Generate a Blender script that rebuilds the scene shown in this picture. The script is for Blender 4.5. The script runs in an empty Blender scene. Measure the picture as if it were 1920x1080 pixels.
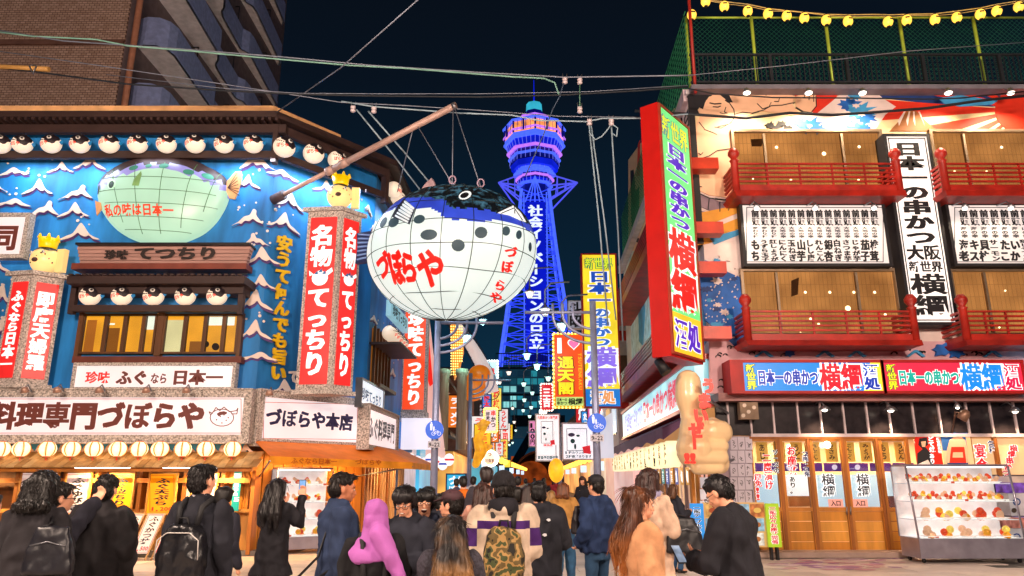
import bpy, bmesh, math, random
from mathutils import Vector, Matrix, noise
R = math.radians
rnd = random.Random(11)
sc = bpy.context.scene
COL = sc.collection
V = Vector

# ---------------------------------------------------------------- camera, world, exposure
PITCH, FPX, CAMZ = 14.6, 1364.0, 1.62
cd = bpy.data.cameras.new('camera'); cam = bpy.data.objects.new('camera', cd); COL.objects.link(cam)
cam.location = (0, 0, CAMZ); cam.rotation_euler = (R(90 + PITCH), 0, 0)
cd.sensor_width = 36; cd.lens = FPX / 1920 * 36; cd.clip_start = .05; cd.clip_end = 2000
sc.camera = cam
w = bpy.data.worlds.new('World'); sc.world = w; w.use_nodes = True
nt = w.node_tree; bg = nt.nodes['Background']
tc = nt.nodes.new('ShaderNodeTexCoord'); sx = nt.nodes.new('ShaderNodeSeparateXYZ'); cr = nt.nodes.new('ShaderNodeValToRGB')
nt.links.new(tc.outputs['Generated'], sx.inputs[0]); nt.links.new(sx.outputs['Z'], cr.inputs[0]); nt.links.new(cr.outputs[0], bg.inputs[0])
e = cr.color_ramp.elements
e[0].position = 0.0; e[0].color = (.005, .038, .078, 1); e[1].position = .75; e[1].color = (.0025, .0034, .0055, 1)
m_ = e.new(.25); m_.color = (.003, .016, .034, 1)
m_ = e.new(.5); m_.color = (.0026, .0062, .013, 1)
bg.inputs[1].default_value = 1.0
sc.view_settings.view_transform = 'Standard'; sc.view_settings.look = 'None'
sc.view_settings.exposure = 0.0; sc.view_settings.gamma = 1
try:
    sc.cycles.use_denoising = True; sc.cycles.denoiser = 'OPENIMAGEDENOISE'
    sc.cycles.max_bounces = 6; sc.cycles.diffuse_bounces = 3; sc.cycles.glossy_bounces = 3; sc.cycles.transparent_max_bounces = 12
    sc.cycles.sample_clamp_indirect = 3; sc.cycles.caustics_reflective = False; sc.cycles.caustics_refractive = False
except Exception: pass

# ---------------------------------------------------------------- colour and materials
def lin(h):
    h = h.lstrip('#'); c = [int(h[i:i+2], 16) / 255 for i in (0, 2, 4)]
    return tuple((x / 12.92 if x <= .04045 else ((x + .055) / 1.055) ** 2.4) for x in c)
_M = {}
def _nodes(name):
    m = bpy.data.materials.new(name); m.use_nodes = True
    return m, m.node_tree, m.node_tree.nodes['Principled BSDF']
def mt(h, rough=.6, metal=0.0, var=.25, scale=3.0, bump=.15, bscale=40.0, spec=.4, name=None, stretch=None, coat=0):
    """opaque paint, cloth, wood or stone: base colour with noise variation, grain bump"""
    k = (h, rough, metal, var, scale, bump, bscale, spec, stretch, coat)
    if k in _M: return _M[k]
    m, t, p = _nodes(name or 'surface_' + h.strip('#')); N = t.nodes; L = t.links
    c = lin(h)
    co = N.new('ShaderNodeTexCoord'); src = co.outputs['Object']
    if stretch:
        mp = N.new('ShaderNodeMapping'); mp.inputs['Scale'].default_value = stretch; L.new(src, mp.inputs[0]); src = mp.outputs[0]
    n = N.new('ShaderNodeTexNoise'); n.inputs['Scale'].default_value = scale; n.inputs['Detail'].default_value = 6; L.new(src, n.inputs['Vector'])
    mx = N.new('ShaderNodeMix'); mx.data_type = 'RGBA'
    mx.inputs['A'].default_value = (*[x * (1 - var) for x in c], 1); mx.inputs['B'].default_value = (*[min(1, x * (1 + var * .6)) for x in c], 1)
    mr = N.new('ShaderNodeMapRange'); mr.inputs[1].default_value = .3; mr.inputs[2].default_value = .7
    L.new(n.outputs['Fac'], mr.inputs[0]); L.new(mr.outputs[0], mx.inputs['Factor']); L.new(mx.outputs['Result'], p.inputs['Base Color'])
    p.inputs['Roughness'].default_value = rough; p.inputs['Metallic'].default_value = metal; p.inputs['Specular IOR Level'].default_value = spec
    if coat: p.inputs['Coat Weight'].default_value = coat
    if bump:
        b = N.new('ShaderNodeTexNoise'); b.inputs['Scale'].default_value = bscale; b.inputs['Detail'].default_value = 4; L.new(src, b.inputs['Vector'])
        bn = N.new('ShaderNodeBump'); bn.inputs['Strength'].default_value = bump; bn.inputs['Distance'].default_value = .01
        L.new(b.outputs['Fac'], bn.inputs['Height']); L.new(bn.outputs[0], p.inputs['Normal'])
    _M[k] = m; return m
def em(h, s=1.0, base=None, var=.12, scale=1.5, samp=True, name=None, grad=None):
    """uneven emission: back-lit surfaces, and glow put into things that are no lamps"""
    k = ('em', h, s, base, var, scale, samp)
    if k in _M: return _M[k]
    m, t, p = _nodes(name or 'lit_' + h.strip('#')); N = t.nodes; L = t.links
    c = lin(h); co = N.new('ShaderNodeTexCoord')
    n = N.new('ShaderNodeTexNoise'); n.inputs['Scale'].default_value = scale; n.inputs['Detail'].default_value = 2; L.new(co.outputs['Object'], n.inputs['Vector'])
    mr = N.new('ShaderNodeMapRange'); mr.inputs[1].default_value = .3; mr.inputs[2].default_value = .7; mr.inputs[3].default_value = s * (1 - var); mr.inputs[4].default_value = s * (1 + var)
    L.new(n.outputs['Fac'], mr.inputs[0]); L.new(mr.outputs[0], p.inputs['Emission Strength'])
    p.inputs['Emission Color'].default_value = (*c, 1)
    p.inputs['Base Color'].default_value = (*(lin(base) if base else [x * .5 for x in c]), 1)
    p.inputs['Roughness'].default_value = .35
    if not samp: m.cycles.emission_sampling = 'NONE'
    _M[k] = m; return m
def glass(tint='#dfe8ea', alpha=.12, rough=.05):
    k = ('gl', tint, alpha)
    if k in _M: return _M[k]
    m, t, p = _nodes('glass_' + tint.strip('#')); N = t.nodes; L = t.links
    tr = N.new('ShaderNodeBsdfTransparent'); tr.inputs[0].default_value = (*[min(1, x * 1.1) for x in lin(tint)], 1)
    gl = N.new('ShaderNodeBsdfGlossy'); gl.inputs['Roughness'].default_value = rough
    fr = N.new('ShaderNodeFresnel'); fr.inputs[0].default_value = 1.45
    ad = N.new('ShaderNodeMath'); ad.operation = 'ADD'; ad.inputs[1].default_value = alpha * .3; L.new(fr.outputs[0], ad.inputs[0])
    mx = N.new('ShaderNodeMixShader'); L.new(ad.outputs[0], mx.inputs[0]); L.new(tr.outputs[0], mx.inputs[1]); L.new(gl.outputs[0], mx.inputs[2])
    L.new(mx.outputs[0], N['Material Output'].inputs['Surface']); _M[k] = m; return m
def dark_metal(): return mt('#3a3d42', .5, .6, name='dark_metal')
PAPER = '#d9cfc6'

# ---------------------------------------------------------------- mesh collecting
WM = {}
class MB:
    def __init__(s): s.v = []; s.f = []; s.mi = []; s.sm = []
    def add(s, vs, fs, mi=0, smooth=False):
        b = len(s.v); s.v.extend([V(v) for v in vs])
        for f in fs: s.f.append([b + i for i in f]); s.mi.append(mi); s.sm.append(smooth)
        return s
    def obox(s, o, a, b, c, mi=0):
        o, a, b, c = V(o), V(a), V(b), V(c)
        if a.cross(b).dot(c) < 0: a, b = b, a
        p = [o, o+a, o+a+b, o+b, o+c, o+a+c, o+a+b+c, o+b+c]
        return s.add(p, [(0,3,2,1),(4,5,6,7),(0,1,5,4),(1,2,6,5),(2,3,7,6),(3,0,4,7)], mi)
    def box(s, x0, y0, z0, x1, y1, z1, mi=0): return s.obox((x0,y0,z0),(x1-x0,0,0),(0,y1-y0,0),(0,0,z1-z0), mi)
    def prism(s, pts, ext, mi=0, mside=None, smooth=False):
        pts = [V(p) for p in pts]; ext = V(ext); n = len(pts)
        nr = V((0,0,0))
        for i in range(n): nr += pts[i].cross(pts[(i+1) % n])
        if nr.dot(ext) < 0: pts = pts[::-1]
        b = len(s.v); s.v.extend(pts + [p + ext for p in pts])
        s.f.append([b+i for i in range(n)][::-1]); s.mi.append(mi); s.sm.append(False)
        s.f.append([b+n+i for i in range(n)]); s.mi.append(mi); s.sm.append(False)
        for i in range(n):
            j = (i+1) % n; s.f.append([b+i, b+j, b+n+j, b+n+i]); s.mi.append(mi if mside is None else mside); s.sm.append(smooth)
        return s
    def cyl(s, p, q, r, r2=None, n=10, caps=True, mi=0, smooth=True):
        p, q = V(p), V(q); r2 = r if r2 is None else r2; d = (q-p).normalized()
        a = d.orthogonal().normalized(); c = d.cross(a)
        vs = []
        for P_, r_ in ((p, r), (q, r2)):
            for i in range(n):
                t = 2*math.pi*i/n; vs.append(P_ + (a*math.cos(t) + c*math.sin(t))*r_)
        fs = [(i, (i+1) % n, n+(i+1) % n, n+i) for i in range(n)]
        s.add(vs, fs, mi, smooth)
        if caps: b = len(s.v)-2*n; s.f.append([b+i for i in range(n)][::-1]); s.f.append([b+n+i for i in range(n)]); s.mi += [mi]*2; s.sm += [False]*2
        return s
    def tube(s, pts, r, n=6, mi=0, closed=False):
        pts = [V(p) for p in pts]; m = len(pts)
        if m < 2: return s
        prev = None; b0 = len(s.v)
        for i, p in enumerate(pts):
            d = ((pts[(i+1) % m] if closed or i+1 < m else p) - (pts[i-1] if closed or i > 0 else p)).normalized()
            if prev is None: a = d.orthogonal().normalized()
            else:
                a = prev - d*prev.dot(d); a = a.normalized() if a.length > 1e-6 else d.orthogonal().normalized()
            prev = a; c = d.cross(a); ri = r[i] if isinstance(r, (list, tuple)) else r
            for k in range(n):
                t = 2*math.pi*k/n; s.v.append(p + (a*math.cos(t) + c*math.sin(t))*ri)
        for i in range(m if closed else m-1):
            j = (i+1) % m
            for k in range(n): s.f.append([b0+i*n+k, b0+i*n+(k+1) % n, b0+j*n+(k+1) % n, b0+j*n+k]); s.mi.append(mi); s.sm.append(True)
        if not closed:
            s.f.append([b0+k for k in range(n)][::-1]); s.f.append([b0+(m-1)*n+k for k in range(n)]); s.mi += [mi]*2; s.sm += [False]*2
        return s
    def lathe(s, prof, c=(0,0,0), n=16, mi=0, axis=None, smooth=True):
        """prof: (r, h) bottom to top along z (or axis)"""
        c = V(c); ax = V(axis).normalized() if axis is not None else V((0,0,1))
        a = V((1,0,0)) if axis is None else ax.orthogonal().normalized(); b = ax.cross(a)
        b0 = len(s.v); m = len(prof)
        for r, h in prof:
            for k in range(n):
                t = 2*math.pi*k/n; s.v.append(c + ax*h + (a*math.cos(t) + b*math.sin(t))*max(r, 1e-4))
        for i in range(m-1):
            for k in range(n): s.f.append([b0+i*n+k, b0+i*n+(k+1) % n, b0+(i+1)*n+(k+1) % n, b0+(i+1)*n+k]); s.mi.append(mi); s.sm.append(smooth)
        s.f.append([b0+k for k in range(n)][::-1]); s.f.append([b0+(m-1)*n+k for k in range(n)]); s.mi += [mi]*2; s.sm += [False]*2
        return s
    def ell(s, c, rx, ry, rz, nu=14, nv=9, mi=0, mat=None):
        c = V(c); b0 = len(s.v)
        for j in range(nv+1):
            ph = math.pi*j/nv - math.pi/2
            for k in range(nu):
                t = 2*math.pi*k/nu
                p = V((rx*math.cos(ph)*math.cos(t), ry*math.cos(ph)*math.sin(t), rz*math.sin(ph)))
                if mat is not None: p = mat @ p
                s.v.append(c + p)
        for j in range(nv):
            for k in range(nu):
                q = [b0+j*nu+k, b0+j*nu+(k+1) % nu, b0+(j+1)*nu+(k+1) % nu, b0+(j+1)*nu+k]
                s.f.append(q); s.mi.append(mi); s.sm.append(True)
        return s
    def mesh(s, name, mats, inv=None):
        me = bpy.data.meshes.new(name)
        vs = [inv @ v for v in s.v] if inv is not None else s.v
        me.from_pydata([tuple(v) for v in vs], [], s.f)
        for m in (mats if isinstance(mats, (list, tuple)) else [mats]): me.materials.append(m)
        me.polygons.foreach_set('material_index', s.mi); me.polygons.foreach_set('use_smooth', s.sm)
        me.update(); return me

def tag(o, label=None, cat=None, group=None, kind=None):
    if label: o['label'] = label
    if cat: o['category'] = cat
    if group: o['group'] = group
    if kind: o['kind'] = kind
    return o
def T(name, label, cat, loc, rz=0, group=None, kind=None):
    o = bpy.data.objects.new(name, None); COL.objects.link(o); o.empty_display_size = .1
    o.location = loc; o.rotation_euler = (0, 0, rz)
    WM[o.name] = Matrix.Translation(V(loc)) @ Matrix.Rotation(rz, 4, 'Z')
    return tag(o, label, cat, group, kind)
def part(name, mb, mats, parent, label=None, kind=None):
    """a part: geometry given in world coordinates, stored in the thing's own frame"""
    Wm = WM[parent.name]; me = mb.mesh(name, mats, Wm.inverted())
    o = bpy.data.objects.new(name, me); COL.objects.link(o); o.parent = parent; WM[o.name] = Wm
    return tag(o, label, kind=kind)
def one(name, mb, mats, label=None, cat=None, group=None, kind=None, rz=0):
    xs = [v.x for v in mb.v]; ys = [v.y for v in mb.v]; zs = [v.z for v in mb.v]
    loc = V(((min(xs)+max(xs))/2, (min(ys)+max(ys))/2, min(zs)))
    Wm = Matrix.Translation(loc) @ Matrix.Rotation(rz, 4, 'Z')
    me = mb.mesh(name, mats, Wm.inverted()); o = bpy.data.objects.new(name, me); COL.objects.link(o)
    o.location = loc; o.rotation_euler = (0, 0, rz); WM[o.name] = Wm
    return tag(o, label, cat, group, kind)
def base_of(*mbs):
    vs = [v for m in mbs for v in m.v]
    return V(((min(v.x for v in vs)+max(v.x for v in vs))/2, (min(v.y for v in vs)+max(v.y for v in vs))/2, min(v.z for v in vs)))
def dup(root, loc=None, rz=None, label=None, group=None, scale=None):
    def cp(o, par):
        c = o.copy(); COL.objects.link(c); c.parent = par
        for ch in list(o.children): cp(ch, c)
        return c
    r = cp(root, None)
    if loc is not None: r.location = loc
    if rz is not None: r.rotation_euler = (0, 0, rz)
    if scale is not None: r.scale = (scale,)*3
    if label: r['label'] = label
    if group: r['group'] = group
    WM[r.name] = Matrix.Translation(r.location) @ Matrix.Rotation(r.rotation_euler.z, 4, 'Z')
    return r
def lamp(kind, loc, energy, color='#ffd9a8', size=.1, parent=None, to=None, spot=None, sy=None, name='lamp_light'):
    ld = bpy.data.lights.new(name, kind); ld.energy = energy; ld.color = lin(color)
    if kind == 'AREA':
        ld.size = size
        if sy: ld.shape = 'RECTANGLE'; ld.size_y = sy
    else: ld.shadow_soft_size = size
    if kind == 'SPOT' and spot: ld.spot_size = R(spot); ld.spot_blend = .6
    o = bpy.data.objects.new(name, ld); COL.objects.link(o); o.location = loc
    if to is not None:
        d = V(to) - V(loc); o.rotation_euler = d.to_track_quat('-Z', 'Y').to_euler()
    if parent is not None:
        mw = Matrix.LocRotScale(o.location, o.rotation_euler, None); o.parent = parent
        o.matrix_parent_inverse = Matrix.Identity(4); o.matrix_local = WM[parent.name].inverted() @ mw
    return o

# ---------------------------------------------------------------- photograph directions -> points on real surfaces
_sp, _cp = math.sin(R(PITCH)), math.cos(R(PITCH)); CAM = V((0, 0, CAMZ))
def ray(px, py):
    u = (px-960)/FPX; v = (540-py)/FPX
    return V((u, _cp - v*_sp, _sp + v*_cp))
def atY(px, py, Y): d = ray(px, py); return CAM + d*(Y/d.y)
def atZ(px, py, Z): d = ray(px, py); return CAM + d*((Z-CAMZ)/d.z)
def proj(p):
    d = V(p)-CAM; z = d.y*_cp + d.z*_sp; return 960+FPX*d.x/z, 540-FPX*(-d.y*_sp+d.z*_cp)/z

# glyphs from the built-in font (its fallback faces carry kana and kanji)
_gc = bpy.data.curves.new('glyph', 'FONT'); _go = bpy.data.objects.new('glyph', _gc); _gc.resolution_u = 2
_G = {}
def glyph(ch, bold):
    k = (ch, bold)
    if k not in _G:
        _gc.body = ch; _gc.offset = bold
        me = _go.to_mesh(); vs = [(v.co.x, v.co.y) for v in me.vertices]; fs = [tuple(p.vertices) for p in me.polygons]
        if vs and ord(ch) < 0x2000:   # latin and digits: centre in a cell
            x0 = min(v[0] for v in vs); x1 = max(v[0] for v in vs); y1 = .72
            vs = [((x-x0)/max(x1-x0, .3)*.9+.05, (y)/y1*.84-.05) for x, y in vs]
        _go.to_mesh_clear(); _G[k] = ([(max(-.12, min(1.12, x)), max(-.1, min(1.12, y+.12))) for x, y in vs], fs)
    return _G[k]

class Pl:
    """a vertical plane through two ground points; s along it, z up, off out of the wall towards the street"""
    def __init__(s, p, q):
        s.p = V((p[0], p[1], 0)); s.a = (V((q[0], q[1], 0)) - s.p).normalized()
        n = V((s.a.y, -s.a.x, 0)); s.n = n if n.dot(CAM - s.p) > 0 else -n
        s.rz = math.atan2(s.a.y, s.a.x); s.len = (V((q[0], q[1], 0)) - s.p).length
    def at(s, px, py, off=0):
        d = ray(px, py); o = s.p + s.n*off
        return CAM + d*((o - CAM).dot(s.n)/d.dot(s.n))
    def sz(s, px, py, off=0): q = s.at(px, py, off); return (q - s.p).dot(s.a), q.z
    def pt(s, x, z, off=0): return s.p + s.a*x + s.n*off + V((0, 0, z))
    def r(s, x0, y0, x1, y1, off=0):
        ym = (y0+y1)/2; xm = (x0+x1)/2
        a, b = s.sz(x0, ym, off)[0], s.sz(x1, ym, off)[0]
        t, u = s.sz(xm, y0, off)[1], s.sz(xm, y1, off)[1]
        return min(a, b), min(t, u), max(a, b), max(t, u)
    def slab(s, mb, x0, z0, x1, z1, o0, o1, mi=0): return mb.obox(s.pt(x0, z0, o0), s.a*(x1-x0), s.n*(o1-o0), V((0, 0, z1-z0)), mi)
    def rect(s, mb, x0, y0, x1, y1, o0, o1, mi=0):
        q = s.r(x0, y0, x1, y1, o1); s.slab(mb, *q, o0, o1, mi); return q
    def frame(s, mb, q, w, o0, o1, mi=0):
        x0, z0, x1, z1 = q
        s.slab(mb, x0-w, z0-w, x1+w, z0, o0, o1, mi); s.slab(mb, x0-w, z1, x1+w, z1+w, o0, o1, mi)
        s.slab(mb, x0-w, z0, x0, z1, o0, o1, mi); s.slab(mb, x1, z0, x1+w, z1, o0, o1, mi)
    def poly(s, mb, pts, o0, o1, mi=0, mside=None):
        """pts in photograph pixels, seen on the plane at o1"""
        P_ = [s.at(x, y, o1) for x, y in pts]; mb.prism([p - s.n*(o1-o0) for p in P_], s.n*(o1-o0), mi, mside)
    def spoly(s, mb, pts, o0, o1, mi=0): mb.prism([s.pt(x, z, o0) for x, z in pts], s.n*(o1-o0), mi)
    def disc(s, mb, px, py, rx, o0, o1, mi=0, ry=None, n=16, rot=0):
        ry = ry or rx; cs, sn = math.cos(rot), math.sin(rot)
        s.poly(mb, [(px + rx*math.cos(t)*cs - ry*math.sin(t)*sn, py + rx*math.cos(t)*sn + ry*math.sin(t)*cs) for t in [2*math.pi*i/n for i in range(n)]], o0, o1, mi)
    def line(s, mb, pts, wpx, o0, o1, mi=0):
        for i in range(len(pts)-1):
            (x0, y0), (x1, y1) = pts[i], pts[i+1]; d = math.hypot(x1-x0, y1-y0) or 1
            nx, ny = -(y1-y0)/d*wpx/2, (x1-x0)/d*wpx/2; ex, ey = (x1-x0)/d*wpx*.3, (y1-y0)/d*wpx*.3
            s.poly(mb, [(x0-ex+nx, y0-ey+ny), (x1+ex+nx, y1+ey+ny), (x1+ex-nx, y1+ey-ny), (x0-ex-nx, y0-ey-ny)], o0, o1 + i*1e-4, mi)
    def glyph(s, mb, ch, x0, z0, x1, z1, off, bold=.02, mi=0, thick=0):
        if ch in ' ': return
        if ch == '|': ch = 'ー'; vert = True
        else: vert = False
        if bold <= .062 and len(glyph(ch, 0)[1]) > 62: bold *= .6
        vs, fs = glyph(ch, min(bold, .018))
        if vert: vs = [(y, 1-x) for x, y in vs]
        if bold > .018:
            e_ = bold-.012
            for k, (ex, ey) in enumerate(((e_, e_*.5), (-e_, e_*.5), (e_, -e_*.5), (-e_, -e_*.5))):
                mb.add([s.pt(x0 + (x+ex)*(x1-x0), z0 + (y+ey)*(z1-z0), off-.0004*(k+1)) for x, y in vs], fs, mi)
        P_ = [s.pt(x0 + x*(x1-x0), z0 + y*(z1-z0), off) for x, y in vs]
        b = len(mb.v); mb.add(P_, fs, mi)
        if thick:
            ed = {}
            for f in fs:
                for i in range(len(f)):
                    e_ = (f[i], f[(i+1) % len(f)]); ed[e_] = 1
            for (i, j) in ed:
                if (j, i) not in ed:
                    bb = len(mb.v); mb.v += [P_[i].copy(), P_[j].copy(), P_[j]-s.n*thick, P_[i]-s.n*thick]
                    mb.f.append([bb, bb+1, bb+2, bb+3]); mb.mi.append(mi); mb.sm.append(False)
    def text(s, mb, st, q, off, vert=False, bold=.02, mi=0, thick=0, sz=None, ov=1.0):
        """fill the plane rectangle q=(x0,z0,x1,z1) with the characters of st; sz: relative cell lengths"""
        x0, z0, x1, z1 = q; w_ = sz or [1]*len(st); tot = sum(w_); c = 0
        for ch, k in zip(st, w_):
            a, b = c/tot, (c+k)/tot; c += k
            if vert:
                h = (z1-z0); m = (z1 - h*(a+b)/2); hh = h*(b-a)/2*ov; s.glyph(mb, ch, x0, m-hh, x1, m+hh, off, bold, mi, thick)
            else:
                W_ = (x1-x0); m = x0 + W_*(a+b)/2; hh = W_*(b-a)/2*ov; s.glyph(mb, ch, m-hh, z0, m+hh, z1, off, bold, mi, thick)
    def ptext(s, mb, st, x0, y0, x1, y1, off, **k): s.text(mb, st, s.r(x0, y0, x1, y1, off), off, **k)
def parallel(pl, off): 
    q = Pl((pl.p.x+pl.n.x*off, pl.p.y+pl.n.y*off), (pl.p.x+pl.n.x*off+pl.a.x, pl.p.y+pl.n.y*off+pl.a.y)); q.len = pl.len; return q

# main planes: left restaurant front, chamfer and street side; right restaurant front and street side
A_ = (-5.87, 16.7); B_ = (-3.84, 19.2)
PL = Pl((-16, 16.7), A_); PC = Pl(A_, B_); PS = Pl(B_, (-3.6, 25.2))
RC = (4.56, 16.5); PR = Pl(RC, (24, 16.5)); PRS = Pl(RC, (5.18, 32.5))
# ================================================================ unseen fill lamps on poles, added behind and beside the camera
def plaza_fill_lamp(x, y, h, e_, col='#ffe2cc'):
    t = T('plaza_fill_lamp', f'tall plaza street lamp with lit globe standing {"left" if x < 0 else "right"} of the viewpoint, {"near" if y > -2 else "farther back"}', 'street lamp', (x, y, 0))
    b = MB(); b.lathe([(.16, 0), (.16, .3), (.08, .4), (.06, h-.35), (.12, h-.3), (.05, h-.25)], (x, y, 0), 10); part('pole', b, dark_metal(), t)
    b = MB(); b.ell((x, y, h), .22, .22, .24, 12, 8); part('globe', b, em('#fff0dc', 6, base='#ffffff', samp=False), t)
    lamp('POINT', (x, y-.0, h+.0), e_, col, .35, parent=t)
    # shifts the last part of the added lamp upward
    t.children[-1].location.z += .5
for a in ((-7.6, 1.5, 7.5, 9500), (7.6, 1.5, 7.5, 9500), (-5, -6, 7.5, 7000), (5, -6, 7.5, 7000)): plaza_fill_lamp(*a)
# ================================================================ surfaces that are not flat (lantern fish): same drawing calls
class Surf:
    def seg(s, mb, P_, fs, mi, lim=9):
        tri = []
        for f in fs:
            for i in range(1, len(f)-1): tri.append((P_[f[0]], P_[f[i]], P_[f[i+1]]))
        out = []
        while tri:
            a, b, c = tri.pop(); d = [math.dist(a, b), math.dist(b, c), math.dist(c, a)]; k = max(d)
            if k <= lim: out.append((a, b, c)); continue
            i = d.index(k)
            if i == 0: m = ((a[0]+b[0])/2, (a[1]+b[1])/2); tri += [(a, m, c), (m, b, c)]
            elif i == 1: m = ((b[0]+c[0])/2, (b[1]+c[1])/2); tri += [(a, b, m), (a, m, c)]
            else: m = ((a[0]+c[0])/2, (a[1]+c[1])/2); tri += [(a, b, m), (m, b, c)]
        return out
    def flat(s, mb, P_, fs, off, mi=0, lim=9):
        idx = {}; vs = []; F = []
        for t in s.seg(mb, P_, fs, mi, lim):
            f = []
            for p in t:
                k = (round(p[0], 2), round(p[1], 2))
                if k not in idx: idx[k] = len(vs); vs.append(s.at(p[0], p[1], off))
                f.append(idx[k])
            F.append(f)
        mb.add(vs, F, mi, False)
    def disc(s, mb, px, py, rx, off, mi=0, ry=None, rot=0, n=14, r0=0):
        ry = ry or rx; cs, sn = math.cos(rot), math.sin(rot); ks = [r0, .5, 1] if r0 < .5 else [r0, 1]; vs = []; fs = []
        for k in ks:
            for i in range(n):
                t = 2*math.pi*i/n; x, y = rx*k*math.cos(t), ry*k*math.sin(t); vs.append(s.at(px+x*cs-y*sn, py+x*sn+y*cs, off))
        for j in range(len(ks)-1):
            for i in range(n): fs.append((j*n+i, j*n+(i+1) % n, (j+1)*n+(i+1) % n, (j+1)*n+i))
        if r0 == 0: pass
        mb.add(vs, fs, mi, True)
    def line(s, mb, pts, r, off, mi=0, step=10, n=4):
        P_ = []
        for i in range(len(pts)-1):
            (x0, y0), (x1, y1) = pts[i], pts[i+1]; m = max(1, int(math.hypot(x1-x0, y1-y0)/step))
            for k in range(m): P_.append(s.at(x0+(x1-x0)*k/m, y0+(y1-y0)*k/m, off))
        P_.append(s.at(*pts[-1], off)); mb.tube(P_, r, n, mi)
    def ppoly(s, mb, pts, off, mi=0, lim=10):
        from mathutils.geometry import tessellate_polygon
        t = tessellate_polygon([[V((x, y, 0)) for x, y in pts]]); s.flat(mb, pts, t, off, mi, lim)
    def char(s, mb, ch, q, off, bold=.02, mi=0, lim=9):
        """q: four photo corners tl, tr, br, bl"""
        vs, fs = glyph(ch, bold); P_ = []
        for x, y in vs:
            y = 1-y
            tx = q[0][0]*(1-x)+q[1][0]*x, q[0][1]*(1-x)+q[1][1]*x; bx = q[3][0]*(1-x)+q[2][0]*x, q[3][1]*(1-x)+q[2][1]*x
            P_.append((tx[0]*(1-y)+bx[0]*y, tx[1]*(1-y)+bx[1]*y))
        s.flat(mb, P_, fs, off, mi, lim)
class Dome(Surf):
    def __init__(s, pl, outline, c, depth, off0):
        s.pl, s.o, s.c, s.d, s.off0 = pl, outline, c, depth, off0
        s.ang = sorted((math.atan2(y-c[1], x-c[0]), math.hypot(x-c[0], y-c[1])) for x, y in outline)
    def R(s, t):
        A = s.ang; 
        for i in range(len(A)):
            a0, r0 = A[i-1]; a1, r1 = A[i]
            if i == 0: a0 -= 2*math.pi
            if a0 <= t <= a1: k = (t-a0)/max(1e-6, a1-a0); return r0+(r1-r0)*k
        a0, r0 = A[-1]; a1, r1 = A[0]; a1 += 2*math.pi; k = (t-a0)/max(1e-6, a1-a0); return r0+(r1-r0)*k
    def at(s, px, py, off=0):
        x, y = px-s.c[0], py-s.c[1]; q = min(1, math.hypot(x, y)/s.R(math.atan2(y, x)))
        return s.pl.at(px, py, 0) + s.pl.n*(s.off0 + off + s.d*math.sqrt(max(0, 1-q*q)))
    def mesh(s, mb, nr=9, n=48, zone=lambda x, y: 0):
        vs = []; F = {}
        for j in range(nr+1):
            k = math.sin(j/nr*math.pi/2)
            for i in range(n):
                t = -math.pi + 2*math.pi*i/n; r = s.R(t)*k; vs.append((s.c[0]+r*math.cos(t), s.c[1]+r*math.sin(t)))
        fs = []; mi = []
        for j in range(nr):
            for i in range(n):
                f = (j*n+i, j*n+(i+1) % n, (j+1)*n+(i+1) % n, (j+1)*n+i); fs.append(f)
                mi.append(zone(sum(vs[q][0] for q in f)/4, sum(vs[q][1] for q in f)/4))
        b = len(mb.v); P_ = [s.at(x, y) for x, y in vs]
        mb.add(P_, fs, 0, True); mb.mi[-len(fs):] = mi
        back = [p - s.pl.n*.12 for p in P_[-n:]]; b2 = len(mb.v); mb.v += back
        for i in range(n): mb.f.append([b+nr*n+i, b+nr*n+(i+1) % n, b2+(i+1) % n, b2+i]); mb.mi.append(zone(*vs[nr*n+i])); mb.sm.append(True)
class Ellip(Surf):
    def __init__(s, c, rx, ry, rz, M=None): s.c = V(c); s.r = V((rx, ry, rz)); s.M = (M or Matrix.Identity(3)); s.Mi = s.M.inverted()
    def at(s, px, py, off=0):
        d = ray(px, py); r = s.r + V((off,)*3)
        o = s.Mi @ (CAM - s.c); d = s.Mi @ d
        o = V((o.x/r.x, o.y/r.y, o.z/r.z)); e = V((d.x/r.x, d.y/r.y, d.z/r.z))
        a = e.dot(e); b = 2*o.dot(e); c = o.dot(o)-1; D = b*b-4*a*c
        t = (-b - math.sqrt(D))/(2*a) if D > 0 else -b/(2*a)
        p = o + e*t
        if D <= 0: p = p.normalized()
        return s.c + s.M @ V((p.x*r.x, p.y*r.y, p.z*r.z))
    def loc(s, px, py):
        p = s.Mi @ (s.at(px, py)-s.c); return p.x/s.r.x, p.y/s.r.y, p.z/s.r.z
    def pt(s, x, y, z, off=0):
        r = s.r + V((off,)*3); return s.c + s.M @ V((x*r.x, y*r.y, z*r.z))

# common materials
wood = lambda h='#8a5526', **k: mt(h, .55, var=.4, scale=4, stretch=(1, 1, .12), bump=.3, **k)
BOARDW = em('#ffeaec', .74, base='#b8aeaa', var=.16, scale=1.1); GRAN = mt('#c4b8b0', .8, var=.8, scale=28, bump=.5, bscale=60, name='granite')
REDP = em('#f0302c', .85, base='#a01614', var=.22, scale=1.4); INKW = em('#fff6f0', 1.05, samp=False)
BROWN = mt('#4e342d', .7); BLACKP = mt('#15151a', .5, name='black_paint'); STEEL = mt('#8a8d94', .35, .8, name='steel')
BLUEW = mt('#1f7cc4', .6, var=.6, scale=1.6, bump=.35, bscale=8, name='blue_wave_wall', stretch=(1, 1, .22))
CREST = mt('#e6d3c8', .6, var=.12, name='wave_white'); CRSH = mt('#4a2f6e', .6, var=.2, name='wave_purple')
DBROWN = mt('#3a2724', .6, var=.3, scale=6, name='dark_wood', stretch=(.3, 1, 1))

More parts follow.
